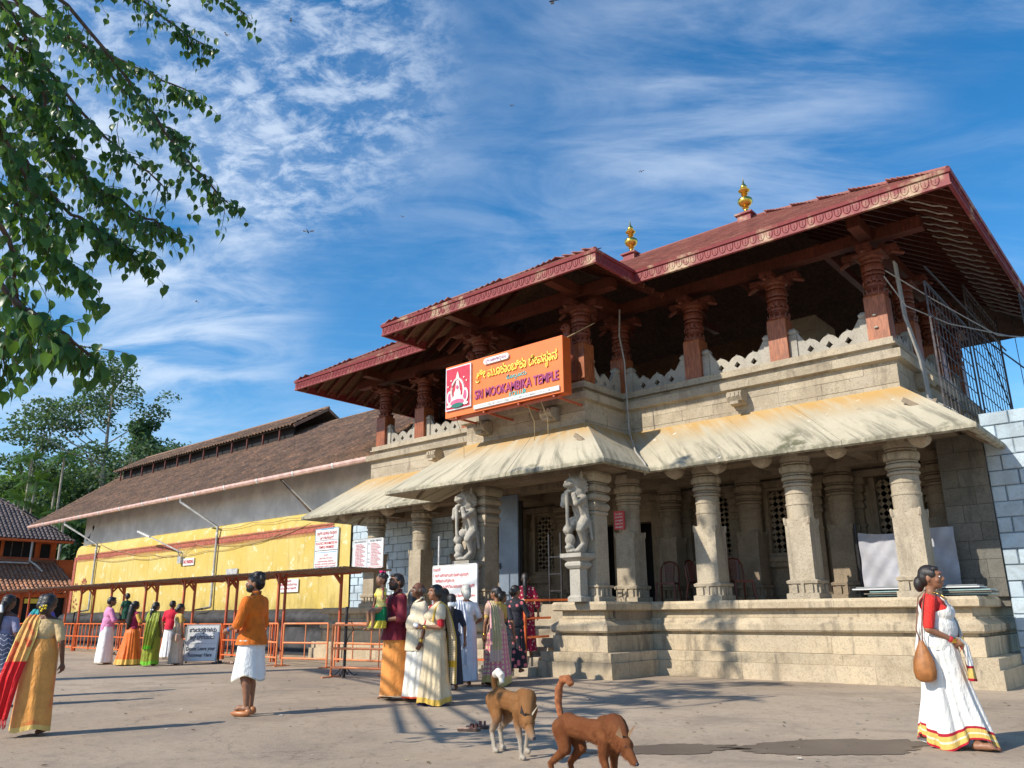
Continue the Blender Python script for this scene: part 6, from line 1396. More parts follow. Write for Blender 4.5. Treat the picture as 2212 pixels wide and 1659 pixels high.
FF = Vector((-.653, .757)); RR = Vector((.757, .653))
def face(r, f): v = RR * r + FF * f; v.normalize(); return (v.x, v.y)
def people():
    G = MATS
    # --- woman walking at the right
    p = Person('woman in white gold-bordered saree and red blouse walking past the plinth', (-2.17, 8.83), face(.80, -.60), 1.66, 'f', 'skin_brown', voxel=.0085)
    p.joints({1: ((.23, -.03, 1.13), (.10, .17, .98)), -1: ((-.25, -.05, 1.11), (-.24, .06, .87))}, .07, .24)
    p.body(belly=.035, curls=(1.5, .9)); p.shirt('scarlet_blouse', hem=1.10, sleeve=.88, g=.014, name='blouse'); p.drape('border_pallu_plain', c=-.005, zc=1.40, g=.040, hem=.90, tiltv=(.62, 0, .78))
    p.skirt('border_saree', zt=1.03, zb=.045, rt=(.18, .15), mid=(.20, .175), rb=(.205, .33), folds=(4, 7, 11, 17), amp=.17, off=(-.02, .03), seed=4, hemwave=.16, belly=.02)
    p.pallu_back('border_pallu', zend=.62, w=.34)
    p.strip('border_pallu', [(.12, .19, 1.02), (.06, .235, .95), (.05, .25, .80), (.06, .26, .62)], [(.14, .06, 0), (.13, .06, 0), (.22, .05, 0), (.30, .03, .03)], [(0, 1, 0)] * 4, 3, .02, name='gathered_pleat')
    p.strip('border_pallu', [(-.16, .08, 1.30), (-.10, .17, 1.12), (.0, .215, .98), (.10, .205, .93)], [(.05, .04, .10), (.03, .03, .10), (.0, .02, .10), (0, .01, .09)], [(0, 1, .2)] * 4, 2, .006, name='border_edge')
    p.hair('lowbun'); p.bangle(1); p.bangle(1, 'ink_red', .88)
    b = MB(); b.tube([(.06 * math.cos(a), .052 + .06 * math.sin(a) + .02 * max(0, math.sin(a)), 1.445 - .07 * max(0, math.sin(a))) for a in [2 * PI * i / 20 for i in range(21)]], .004, 5); p.build(b, 'necklace', 'gold'); b = MB(); b.T = p.HM; b.ell((0, .099, 1.648), (.006, .004, .008)); p.build(b, 'forehead_mark', 'ink_red')
    bag = thing('handbag', 'brown leather drawstring bag at the hip of the woman walking at the right', 'handbag', (-2.17, 8.83, 0), p.rz)
    b = MB(); k = p.k
    pr = [(.02, .99), (.03, .96), (.055, .90), (.088, .80), (.098, .71), (.085, .64), (.045, .61), (.01, .605)]; b.lathe([(r * k * 1.05, z * k) for r, z in pr], 24, (.265 * k, -.11 * k), fn=lambda t, r, z: r * (1 + .06 * math.cos(9 * t)) * (1 if abs(math.sin(t)) > 0 else 1)); b.v = [((x - .265 * k) * .62 + .265 * k, y, z) for x, y, z in b.v]; b.build('pouch', G['leather_tan'], bag, local=True, smooth=60)
    b = MB(); b.tube([(.255 * k, -.10 * k, .985 * k), (.27 * k, -.08 * k, 1.15 * k), (.21 * k, -.05 * k, 1.36 * k), (.15 * k, -.02 * k, 1.475 * k), (.16 * k, -.10 * k, 1.40 * k), (.26 * k, -.14 * k, 1.1 * k), (.265 * k, -.12 * k, .985 * k)], .006, 6); b.build('strap', G['sandal_strap'], bag, local=True)
    # --- man in orange shirt
    p = Person('man in orange shirt and knee-length white mundu standing alone with his back half turned', (-9.94, 6.14), face(-.93, .30), 1.79, 'm', 'skin_brown', voxel=.009)
    p.joints({-1: ((-.25, .03, 1.12), (-.16, .25, 1.02)), 1: ((.25, .02, 1.12), (.14, .26, 1.02))}, .10, .04); p.body(curls=(1.3, 1.3), yaw=.35, palmn=((-1, .2, .2), (1, .2, .2)))
    p.shirt('orange_shirt', hem=.84, sleeve=1, fore=.15, g=.028, flare=.05); p.collar('orange_shirt'); p.skirt('white_mundu', zt=.96, zb=.44, rt=(.165, .135), mid=(.19, .16), rb=(.225, .20), folds=(3, 5, 9), amp=.09, seed=2, name='mundu', hemwave=.09)
    b = MB(); b.lathe([(.17, .845), (.195, .86), (.20, .89), (.185, .91)], 28, fn=lambda t, r, z: r * (1 - .15 * abs(math.sin(t))) * (1 + .03 * math.cos(9 * t))); p.build(b, 'waist_roll', 'white_mundu'); p.hair('curly'); p.hairo = p.hair('short'); p.beard(); p.bangle(-1, 'shirt_blue', .86)
    for k in (1, -1):
        b = MB(); x = k * p.stance; st = .04 * k; b.ell((x + k * .008, .045 + st, .035), (.052, .148, .038), None, 14, 8); b.ell((x, -.055 + st, .055), (.042, .05, .045)); p.build(b, 'shoe', 'tan_shoe')
    # --- family of three with child
    p = Person('bearded man in maroon shirt and long orange lungi carrying the child', (-9.86, 8.60), face(-.80, -.52), 1.86, 'm', 'skin_brown', voxel=.009)
    p.joints({-1: ((-.27, .04, 1.13), (-.02, .27, 1.06)), 1: ((.27, .10, 1.13), (.12, .28, 1.02))}, .12, .05); p.body(curls=(1.2, 1.1), yaw=.0, tilt=.04, palmn=((-.3, .2, 1), (1, -.3, .3)))
    p.shirt('maroon_shirt', hem=.80, sleeve=1, fore=.1, g=.030, flare=.06); p.collar('maroon_shirt'); p.skirt('orange_lungi', zt=.95, zb=.06, rt=(.18, .15), mid=(.20, .17), rb=(.245, .20), folds=(3, 5, 8), amp=.07, seed=8, name='lungi'); p.hair('short'); p.beard(); b = MB(); b.T = p.HM; b.ell((0, .100, 1.648), (.005, .004, .008)); p.build(b, 'forehead_mark', 'ink_red')
    b = MB(); q = p.el[-1].lerp(p.wr[-1], .9); b.cone(q, .031, q + (p.wr[-1] - p.el[-1]).normalized() * .03, .031, 12); p.build(b, 'watch', 'dark_metal')
    c = Person('small child in gold top and green skirt carried by the man in maroon', (-9.92, 8.33), face(-.75, -.65), 1.02, 'f', 'skin_tan', voxel=.009, z=.80, child=True); c.hs = 1.42
    c.joints({1: ((.25, .02, 1.16), (.17, .12, .98)), -1: ((-.25, .10, 1.20), (-.20, .08, 1.48))}, .1, sit=True); c.body(curls=(.6, .8)); c.shirt('child_gold', hem=.95, sleeve=.55, g=.02, name='top'); c.skirt('child_green', zt=1.0, zb=.42, rt=(.16, .13), mid=(.19, .17), rb=(.24, .25), folds=(7, 11, 15), amp=.08, off=(0, .12), seed=3)
    b = MB(); [b.ell(tuple(c.sh[k].lerp(c.el[k], .45)), (.075, .075, .07)) for k in (1, -1)]; c.build(b, 'puffed_sleeve', 'child_green', rm=.012, smooth=1); c.hair('curly'); b = MB(); b.T = c.HM
    for a in range(7): b.ell((.03 * math.cos(a), -.01 + .03 * math.sin(a * 1.7), 1.74 + .012 * math.sin(a * 2.1)), (.024, .022, .018))
    c.build(b, 'hair_bow', 'magenta'); [c.bangle(k, 'ink_red') for k in (1, -1)]
    p = Person('older balding man with moustache in cream shirt and white dhoti with red border', (-9.40, 8.66), face(-.86, -.38), 1.72, 'm', 'skin_dark', voxel=.009)
    p.joints({-1: ((-.27, -.02, 1.11), (-.28, .05, .87))}, .11, .03); p.body(belly=.055, curls=(.6, .6)); p.shirt('cream_shirt', hem=.72, sleeve=.95, g=.030, flare=.035, loose=.02); p.collar('cream_shirt'); p.skirt('dhoti_red', zt=.92, zb=.06, rt=(.18, .17), mid=(.20, .18), rb=(.24, .23), folds=(5, 8, 13), amp=.09, seed=5, name='dhoti'); p.hair('bald', 'hair_salt'); p.beard('hair_grey', False); p.bangle(-1)
    p = Person('smiling woman in cream saree with gold border and red blouse holding a white cloth', (-8.82, 8.46), face(-.80, -.42), 1.66, 'f', 'skin_brown', voxel=.009)
    p.joints({-1: ((-.24, .02, 1.12), (-.08, .23, 1.10)), 1: ((.23, .05, 1.12), (.07, .25, 1.10))}, .09, .05); p.body(curls=(1.2, 1.2), belly=.02, palmn=((-.6, 0, 1), (.6, 0, 1))); p.shirt('red_blouse', hem=1.06, sleeve=.9, g=.014, name='blouse'); p.drape('cream_plain', c=-.06, g=.032, hem=.92)
    p.skirt('cream_saree', zt=1.02, zb=.035, rt=(.175, .135), mid=(.20, .165), rb=(.25, .25), folds=(6, 10, 17), amp=.10, seed=7, hemwave=.06, pleat=.03); p.pallu_back('cream_pallu', zend=.30, w=.34); p.hair('loose'); p.bangle(-1); p.bangle(1)
    b = MB(); b.T = p.HM; b.ell((0, .0, 1.5), (.001, .001, .001)); 
    b = MB(); b.ell((-.01, .31, 1.12), (.05, .04, .035)); b.ell((.02, .33, 1.13), (.035, .03, .03)); p.build(b, 'folded_cloth', 'white_saree', rm=.012)
    for k in (1, -1): b = MB(); b.prism([(k * .09 + x * .9, y + .03 + .05 * k) for x, y in ((-.04, -.11), (.04, -.11), (.05, .05), (.035, .15), (-.035, .15), (-.045, .05))], -.0, .022, 'z'); b.cone((k * .09, .13 + .05 * k, .03), .008, (k * .09 - .03, .04 + .05 * k, .055), .007); b.cone((k * .09, .13 + .05 * k, .03), .008, (k * .09 + .03, .04 + .05 * k, .055), .007); p.build(b, 'slipper', 'slipper_blue')
    # --- queue towards the stairs
    p = Person('grey-haired woman in plain white saree seen from behind', (-10.62, 10.95), face(-.25, .95), 1.76, 'f', 'skin_brown', voxel=.011); p.joints({1: ((.26, .0, 1.12), (.22, .20, 1.05))}, .08, .10); p.body(curls=(.6, .6)); p.shirt('white_blouse', hem=.98, sleeve=.75, g=.02, neck=1.40, name='blouse'); p.skirt('white_saree', zt=1.08, zb=.10, rt=(.165, .13), mid=(.19, .155), rb=(.215, .20), folds=(5, 9, 15), amp=.06, seed=12); p.pallu_back('white_saree', zend=.36, w=.30); p.hair('lowbun', 'hair_grey')
    p = Person('woman in pink checked saree with gold blouse and pale gold drape over the shoulder', (-10.22, 11.35), face(-.55, .78), 1.72, 'f', 'skin_brown', voxel=.011); p.joints({-1: ((-.25, -.02, 1.11), (-.24, .05, .87)), 1: ((.24, .08, 1.14), (.16, .28, 1.1))}, .1, -.10); p.body(curls=(.8, .6), yaw=.3); p.shirt('gold_blouse', hem=1.10, sleeve=.7, g=.014, name='blouse'); p.drape('pink_plain', g=.028, hem=.92); p.skirt('pink_saree', zt=1.03, zb=.04, rt=(.17, .13), mid=(.20, .165), rb=(.29, .25), folds=(6, 11, 17), amp=.12, seed=21, hemwave=.1); p.pallu_back('gold_pallu', zend=.42, w=.24); p.hair('lowbun'); p.bangle(-1)
    p = Person('woman with black bun and dark blouse leaning between the white and pink sarees', (-10.55, 11.85), face(.45, .8), 1.66, 'f', 'skin_brown', voxel=.014); p.joints({}, .1); p.body(yaw=-.5); p.shirt('dark_blouse', hem=1.0, sleeve=.7, g=.016, name='blouse', neck=1.40); p.skirt('grey_print', zt=1.05, zb=.08, rt=(.17, .13), mid=(.21, .17), rb=(.2, .19), folds=(4, 7, 11), amp=.06, seed=31); p.hair('lowbun')
    p = Person('girl with white hairband and ponytail in dark dress behind the cream saree', (-10.30, 10.25), face(-.1, 1), 1.58, 'f', 'skin_brown', voxel=.014); p.joints({}, .1); p.body(); p.shirt('dark_blouse', hem=.95, sleeve=.8, g=.018, name='top'); p.skirt('dark_blouse', zt=1.0, zb=.1, amp=.05, seed=33); p.hair('pony'); b = MB(); b.T = p.HM; b.cone((-.03, -.12, 1.53), .05, (.03, -.12, 1.53), .05); p.build(b, 'hairband', 'flower_white')
    p = Person('woman with loose black hair behind, between the cream and white sarees', (-11.45, 11.2), face(.1, 1), 1.72, 'f', 'skin_brown', voxel=.016); p.joints({}, .1); p.body(); p.shirt('dark_blouse', hem=.95, sleeve=.8, g=.018, name='top'); p.skirt('grey_print', zt=1.0, zb=.1, amp=.05, seed=34); p.hair('bob')
    p = Person('dark-haired woman hidden behind the shoulder of the older man', (-10.75, 9.75), face(-.2, 1), 1.66, 'f', 'skin_brown', voxel=.016); p.joints({}, .1); p.body(); p.shirt('dark_blouse', hem=.95, sleeve=.8, g=.018, name='top'); p.skirt('grey_print', zt=1.0, zb=.1, amp=.05, seed=35); p.hair('bob')
    p = Person('woman in black dress with pink flowers at the foot of the stairs', (-11.05, 12.85), face(.35, .9), 1.70, 'f', 'skin_brown', voxel=.013, z=.10); p.joints({1: ((.25, .06, 1.13), (.22, .26, 1.12))}, .1); p.body(yaw=-.4); p.shirt('black_dress', hem=.9, sleeve=1, fore=.1, g=.018, name='top'); p.skirt('black_dress', zt=.98, zb=.1, amp=.06, seed=36); p.hair('bun')
    p = Person('woman with long ponytail in maroon flowered dress climbing the stairs', (-11.42, 13.62), face(.1, 1), 1.72, 'f', 'skin_tan', voxel=.011, z=.366); p.joints({}, .09, .06); p.body(); p.shirt('maroon_dress', hem=.88, sleeve=1, fore=.35, g=.022, name='top', loose=.02); p.skirt('maroon_dress', zt=1.0, zb=.12, rt=(.17, .14), mid=(.19, .16), rb=(.22, .20), amp=.07, seed=37); p.hair('pony')
    # --- left foreground
    p = Person('woman in yellow saree with bright red fringed end walking away at the left', (-10.27, 3.67), face(-.12, 1), 1.50, 'f', 'skin_dark', voxel=.0085); p.joints({1: ((.25, -.05, 1.11), (.27, .0, .87))}, .09, .06); p.body(curls=(.7, .7)); p.shirt('cream_blouse', hem=1.0, sleeve=.8, g=.016, neck=1.385, name='blouse')
    p.skirt('yellow_saree', zt=1.16, zb=.07, rt=(.158, .13), mid=(.205, .165), rb=(.235, .20), folds=(3, 6, 11), amp=.07, seed=41, hemwave=.05)
    x = -.13; p.strip('yellow_pallu', [(-.07, .14, 1.20), (-.10, .09, 1.38), (x, -.0, 1.465), (x, -.10, 1.39), (-.15, -.16, 1.18), (-.20, -.20, .92), (-.25, -.22, .7), (-.30, -.24, .22)], [(.16, .02, .05), (.16, 0, 0), (.17, 0, 0), (.19, 0, 0), (.24, 0, 0), (.25, 0, 0), (.25, 0, 0), (.22, 0, 0)], [(0, 1, .2), (0, .8, .6), (0, 0, 1), (0, -.7, .7), (0, -1, 0), (0, -1, 0), (0, -1, 0), (0, -1, 0)], 3, .012)
    b = MB()
    for i in range(24): xx = -.30 - .11 + .22 * i / 23; b.tube([(xx, -.24, .225), (xx + R.uniform(-.01, .01), -.25, .17), (xx + R.uniform(-.02, .02), -.245, .12 + R.uniform(-.02, .02))], .0045, 4)
    p.build(b, 'fringe', 'red_fringe'); p.hair('lowbun'); b = MB(); b.T = p.HM
    for dx, dy, dz in ((-.03, -.15, 1.56), (.0, -.155, 1.54), (.03, -.15, 1.55), (.01, -.155, 1.575), (-.01, -.155, 1.52), (.035, -.15, 1.58)): b.ell((dx, dy, dz), (.014, .011, .013), None, 6, 5)
    p.build(b, 'hair_flowers', 'flower_yellow')
    p = Person('woman in dark blue zigzag saree with white ribbon in her hair at the left edge', (-13.95, 4.42), face(.15, 1), 1.58, 'f', 'skin_dark', voxel=.010); p.joints({}, .09, .08); p.body(); p.shirt('grey_blouse', hem=1.0, sleeve=.8, g=.016, neck=1.36, name='blouse'); p.skirt('blue_saree', zt=1.10, zb=.05, rt=(.165, .13), mid=(.22, .18), rb=(.26, .24), folds=(4, 7, 12), amp=.08, seed=51); p.pallu_back('blue_saree', zend=.5, w=.3); p.hair('pony'); b = MB(); b.T = p.HM; b.cone((0, -.15, 1.55), .02, (-.02, -.165, 1.44), .025); b.cone((.01, -.15, 1.55), .02, (.04, -.165, 1.47), .02); p.build(b, 'ribbon', 'flower_white')
    p = Person('woman in purple top and teal scarf walking ahead of the yellow saree', (-15.2, 5.35), face(-.1, 1), 1.62, 'f', 'skin_brown', voxel=.013); p.joints({}, .1); p.body(); p.shirt('purple_top', hem=.85, sleeve=1, fore=.3, g=.022, name='top'); p.skirt('purple_top', zt=1.0, zb=.1, amp=.05, seed=55); p.strip('teal_dupatta', [(0, -.08, 1.46), (0, -.14, 1.40), (0, -.165, 1.25), (.02, -.18, 1.0)], [(.26, 0, 0), (.28, 0, 0), (.24, 0, 0), (.2, 0, 0)], [(0, -.5, 1), (0, -1, .3), (0, -1, 0), (0, -1, 0)], 3, .012, name='scarf'); p.hair('lowbun')
    p = Person('woman in dark red top facing the camera at the far left edge', (-23.6, 6.45), face(.3, -1), 1.50, 'f', 'skin_brown', voxel=.016); p.joints({}, .1); p.body(); p.shirt('red_top', hem=.9, sleeve=.8, g=.02, name='top'); p.skirt('red_top', zt=1.0, zb=.1, amp=.05, seed=56); p.hair('bob')
    # --- distant group by the A-frame board
    p = Person('man in pink shirt and long white mundu holding a small child near the A-frame board', (-23.75, 10.1), face(.72, .55), 1.79, 'm', 'skin_brown', voxel=.013); p.joints({1: ((.26, .08, 1.13), (.12, .30, 1.10)), -1: ((-.25, .10, 1.14), (-.05, .30, 1.12))}, .12, .05); p.body(belly=.03, nod=-.15); p.shirt('pink_shirt', hem=.82, sleeve=1, fore=.2, g=.028); p.skirt('white_mundu', zt=.95, zb=.05, rt=(.18, .15), mid=(.2, .17), rb=(.27, .22), folds=(4, 7, 10), amp=.08, seed=61, name='mundu'); p.hair('short')
    c = Person('small child in dark green clothes held by the man in the pink shirt', (-23.45, 10.42), face(-.5, .5), 1.0, 'f', 'skin_brown', voxel=.016, z=.85, child=True); c.hs = 1.4; c.joints({}, .1, sit=True); c.body(); c.shirt('green_frock', hem=.9, sleeve=.6, g=.03, name='frock'); c.skirt('green_frock', zt=1.0, zb=.6, amp=.06, seed=62); c.hair('short')
    p = Person('girl with long loose hair in maroon top and full orange skirt', (-22.75, 10.35), face(.5, .8), 1.66, 'f', 'skin_brown', voxel=.013); p.joints({1: ((.24, .06, 1.14), (.1, .25, 1.16)), -1: ((-.25, .02, 1.13), (-.2, .2, 1.05))}, .1); p.body(); p.shirt('maroon_top', hem=.97, sleeve=.3, g=.02, name='top'); b = MB(); [b.cone(tuple(p.sh[k].lerp(p.el[k], .1)), .068, tuple(p.sh[k].lerp(p.el[k], .8)), .062) for k in (1, -1)]; p.build(b, 'sleeve', 'orange_skirt', rm=.014); p.skirt('orange_skirt', zt=1.0, zb=.03, rt=(.165, .13), mid=(.22, .19), rb=(.40, .36), folds=(11, 17, 23), amp=.09, seed=63); p.hair('loose')
    p = Person('woman in green silk saree wrapped round her shoulders', (-21.85, 10.5), face(.35, .9), 1.62, 'f', 'skin_brown', voxel=.013); p.joints({}, .1, .05); p.body(); p.drape('green_plain', c=.3, zc=1.6, g=.045, hem=.85); p.skirt('green_saree', zt=1.10, zb=.04, rt=(.19, .16), mid=(.23, .2), rb=(.23, .22), folds=(4, 7, 12), amp=.10, seed=64, hemwave=.05); p.strip('green_saree', [(.1, -.12, 1.42), (.12, -.19, 1.2), (.1, -.23, .9), (.05, -.24, .45)], [(.3, .05, 0), (.36, .06, 0), (.36, .04, 0), (.28, 0, 0)], [(0, -1, 0)] * 4, 4, .025); p.hair('pony'); b = MB(); b.T = p.HM; b.cone((-.03, -.13, 1.52), .025, (.03, -.13, 1.52), .025); p.build(b, 'hair_tie', 'flower_white')
    p = Person('woman in cream saree with handbag half hidden behind the green saree', (-21.75, 11.15), face(.6, .5), 1.58, 'f', 'skin_brown', voxel=.016); p.joints({}, .1); p.body(); p.shirt('gold_blouse', hem=1.0, sleeve=.7, g=.016, name='blouse'); p.drape('cream_plain', g=.03); p.skirt('cream_saree2', zt=1.02, zb=.05, amp=.08, seed=65); p.hair('lowbun')
    p = Person('man in red shirt and white mundu seen from behind near the shelter', (-25.0, 12.55), face(.1, 1), 1.72, 'm', 'skin_brown', voxel=.014); p.joints({1: ((.28, -.02, 1.12), (.26, .12, .9))}, .1); p.body(); p.shirt('red_shirt', hem=.86, sleeve=.8, g=.026); p.collar('red_shirt'); p.skirt('white_mundu', zt=.95, zb=.05, rb=(.24, .2), amp=.06, seed=66, name='mundu'); p.hair('short')
    bag = thing('handbag', 'beige handbag carried by the woman beside the green saree', 'handbag', (-21.45, 10.95, .62)); b = MB(); b.sq([(.10, 0), (.13, .02), (.12, .16), (.08, .2)]); b.v = [(x, y * .45, z) for x, y, z in b.v]; b.build('bag_body', G['sandal_bed'], bag, local=True); b = MB(); b.tube([(-.08, 0, .19), (-.06, 0, .38), (0, 0, .44), (.06, 0, .38), (.08, 0, .19)], .008, 5); b.build('handle', G['leather_tan'], bag, local=True)
for n_, c_ in (('border_pallu_plain', (.80, .78, .74)), ('cream_plain', (.72, .60, .42)), ('pink_plain', (.66, .42, .30)), ('green_plain', (.30, .37, .03))): cloth(n_, c_, var=.25)
mk_plain('shirt_blue', (.05, .12, .35), .5); mk_plain('tan_shoe', (.42, .16, .06), .4, 0, .1, 10); mk_plain('slipper_blue', (.05, .05, .22), .5)

# ---------------------------------------------------------------- dogs
def mk_coat(name, a, b_, white, z0, z1, dark=(.03, .02, .02)):
    t = NT(name); p = t.pos(kind='obj'); n = t.noise(p, 9, 6, .65); f = t.noise(t.pos((30, 12, 30), 'obj'), 14, 4, .7); z = t.sep(p)[2]; zz_ = t.math('ADD', z, t.math('MULTIPLY', t.math('SUBTRACT', n, .5), .12))
    c = t.mix(t.ss(n, .35, .68), a, b_); c = t.mix(t.ss(f, .45, .7, 0, .45), c, tuple(x * .45 for x in a)); c = t.mix(t.ss(zz_, z1, z0), c, white); t.col(c).rough(.85).spec(.2); y_ = t.sep(p)[1]; c2 = t.mix(t.math('MULTIPLY', t.ss(n, .40, .7, 0, .6), t.ss(zz_, .40, .62)), c, tuple(x * .5 for x in a)); c2 = t.mix(t.ss(y_, .50, .66, 0, .55), c2, (.12, .08, .055)); t.col(c2); t.bump(f, 1.0, .015)
mk_coat('coat_tan', (.34, .145, .048), (.44, .21, .08), (.60, .52, .42), .10, .34); mk_coat('coat_rust', (.24, .075, .026), (.33, .12, .045), (.42, .27, .16), .02, .14); mk_plain('fur_white', (.72, .66, .58), .9, 0, .2, 30, .4); mk_plain('fur_dark', (.05, .035, .03), .9, 0, .4, 30, .4); mk_plain('fur_rust', (.30, .10, .035), .9, 0, .3, 30, .5); mk_plain('muzzle', (.16, .11, .08), .8, 0, .3, 20)
def dog(label, loc, fc, k, coat, tailmat, head, feet, curl, fluffy=0):
    t = thing('dog', label, 'dog', (*loc, 0), math.atan2(-fc[0], fc[1])); b = MB(); S = lambda p: Vector(p) * k
    C = lambda a, ra, c, rb, n=12: b.cone(S(a), ra * k, S(c), rb * k, n)
    C((0, -.26, .50), .090, (0, .0, .48), .088); C((0, .0, .48), .090, (0, .22, .47), .108); b.ell(S((0, .22, .45)), (.092 * k, .12 * k, .135 * k), None, 14, 10); b.ell(S((0, -.25, .50)), (.085 * k, .11 * k, .10 * k), None, 14, 10); b.ell(S((0, .19, .565)), (.05 * k, .1 * k, .05 * k))
    hx, hy, hz = head; N0 = (0, .27, .53); H = (hx, hy, hz); C(N0, .088 + fluffy, (hx * .5, (.27 + hy) / 2, (.53 + hz) / 2 + .015), .075 + fluffy); C((hx * .5, (.27 + hy) / 2, (.53 + hz) / 2 + .015), .074 + fluffy, H, .062)
    d = Vector((hx * .7, .75, -.55)).normalized(); u = Vector((0, .55, .83)); r = d.cross(u).normalized(); u = r.cross(d); Hv = Vector(H)
    b.ell(S(Hv + d * .02), (.066 * k, .075 * k, .064 * k), None, 14, 10); P1 = Hv + d * .09 - u * .012; P2 = Hv + d * .185 - u * .022; C(P1, .042, P2, .024); C(Hv + d * .07 - u * .035, .028, Hv + d * .165 - u * .048, .014)
    for s_ in (1, -1): C(Hv + r * s_ * .03 + d * .05 + u * .02, .03, Hv + r * s_ * .035 + d * .06, .02)
    for s_, (fy, ky) in ((1, feet[0]), (-1, feet[1])):   # front legs
        C((s_ * .07, .23, .43), .060, (s_ * .075, .20 + fy * .2, .30), .040); C((s_ * .075, .20 + fy * .2, .30), .036, (s_ * .07, .22 + fy * .7, .15 + ky), .024); C((s_ * .07, .22 + fy * .7, .15 + ky), .023, (s_ * .07, .22 + fy, .04 + ky * .5), .019); b.ell(S((s_ * .07, .245 + fy, .022 + ky * .5)), (.028 * k, .045 * k, .022 * k))
    for s_, (fy, ky) in ((1, feet[2]), (-1, feet[3])):   # hind legs: knee forward, hock back
        C((s_ * .06, -.28, .48), .082, (s_ * .075, -.20 + fy * .3, .32), .052); C((s_ * .075, -.20 + fy * .3, .32), .046, (s_ * .07, -.36 + fy * .8, .19 + ky), .025); C((s_ * .07, -.36 + fy * .8, .19 + ky), .024, (s_ * .07, -.32 + fy, .04 + ky), .020); b.ell(S((s_ * .07, -.295 + fy, .022 + ky * .8)), (.028 * k, .045 * k, .022 * k))
    o = b.build('body', MATS[coat], t, local=True, org=(0, 0, 0)); remesh(o, .0085, 3)
    rs = random.Random(9); me = o.data; nv = len(me.vertices); fb = MB()
    for _ in range(9000):
        v = me.vertices[rs.randrange(nv)]; P_ = v.co; N_ = v.normal; L_ = rs.uniform(.008, .017) * (1.7 if P_.z > .33 * k and P_.y > .12 * k else 1); dr = (N_ * .42 + Vector((rs.uniform(-.25, .25), -.75, -.45)) * (1 if P_.z > .25 * k else .5) + Vector((0, 0, -.3))).normalized(); sd = dr.cross(N_)
        if sd.length < .01: continue
        sd.normalize(); w_ = .0022; fb.poly([tuple(P_ + sd * w_), tuple(P_ - sd * w_), tuple(P_ + dr * L_)])
    tag(fb.build('fur', MATS[coat], t, local=True, org=(0, 0, 0), fix=False), kind='stuff')
    b = MB(); pts = []
    for i in range(12):
        q = i / 11; pts.append(S((0, -.345 - .03 * math.sin(q * 3.0) * 1 + (curl[0] * math.sin(q * curl[2])), .55 + curl[1] * (1 - math.cos(q * curl[2] * .9)) if curl[3] else .55 + .34 * q - .10 * max(0, q - .7) / .3)))
    if not curl[3]: pts = [S((0, -.34, .55)), S((0, -.37, .66)), S((0, -.36, .78)), S((0, -.31, .86)), S((0, -.24, .87)), S((0, -.20, .82))]
    else: pts = [S((0, -.34, .55)), S((0, -.37, .62)), S((0, -.355, .70)), S((0, -.29, .735)), S((0, -.225, .70)), S((0, -.215, .645)), S((0, -.25, .62))]
    rad = [.028, .032, .038, .042, .040, .03, .012][:len(pts)]; 
    if len(rad) > len(pts): rad = rad[:len(pts)]
    b.tube(pts[:3] if curl[3] else pts, [r_ * k for r_ in (rad[:3] if curl[3] else rad)], 12); tl = b.build('tail', MATS[tailmat[0]], t, local=True, org=(0, 0, 0)); remesh(tl, .009, 2)
    if curl[3]: b = MB(); b.tube(pts[2:], [r_ * k for r_ in rad[2:]], 12); tt = b.build('tail_brush', MATS[tailmat[1]], t, local=True, org=(0, 0, 0)); remesh(tt, .009, 2)
    for s_ in (1, -1):
        b = MB(); base = Hv + r * s_ * .045 - d * .015 + u * .04; tip = base + u * .105 + r * s_ * .045 - d * .02; a = base + d * .03 - r * s_ * .02; c = base - d * .034 + r * s_ * .016
        b.v = [tuple(S(q)) for q in (a, c, tip, base - r * s_ * .018)]; b.f = [(0, 1, 2), (0, 2, 3), (1, 3, 2), (0, 3, 1)]; b.build('ear', MATS['fur_dark' if coat == 'coat_tan' and s_ == 1 else coat], t, local=True)
        b = MB(); b.ell(S(Hv + d * .062 + r * s_ * .040 + u * .028), (.010 * k,) * 3); b.build('eye', MATS['ink_black'], t, local=True)
    b = MB(); b.ell(S(P2 + d * .018 + u * .006), (.017 * k, .014 * k, .013 * k)); b.build('nose', MATS['ink_black'], t, local=True)
    b = MB(); b.cone(S(Hv + d * .10 - u * .040), .012 * k, S(Hv + d * .17 - u * .040), .009 * k, 8); b.v = [tuple(Vector(q)) for q in b.v]; b.build('mouth', MATS['fur_dark'], t, local=True)
def dogs():
    dog('slim tan dog with curled white-tipped tail and white legs walking with lowered head', (-5.20, 6.0), face(.48, -.80), .96, 'coat_tan', ('coat_tan', 'fur_white'), (.12, .44, .36), ((.04, 0), (-.10, .05), (.08, .0), (-.02, 0)), (0, 0, 0, 1))
    dog('rusty brown dog with raised hooked tail cut off by the bottom edge', (-3.70, 5.13), face(.62, -.70), .88, 'coat_rust', ('fur_rust', 'fur_rust'), (.12, .46, .44), ((.05, 0), (-.05, .0), (-.06, .0), (.06, 0)), (0, 0, 0, 0), .018)
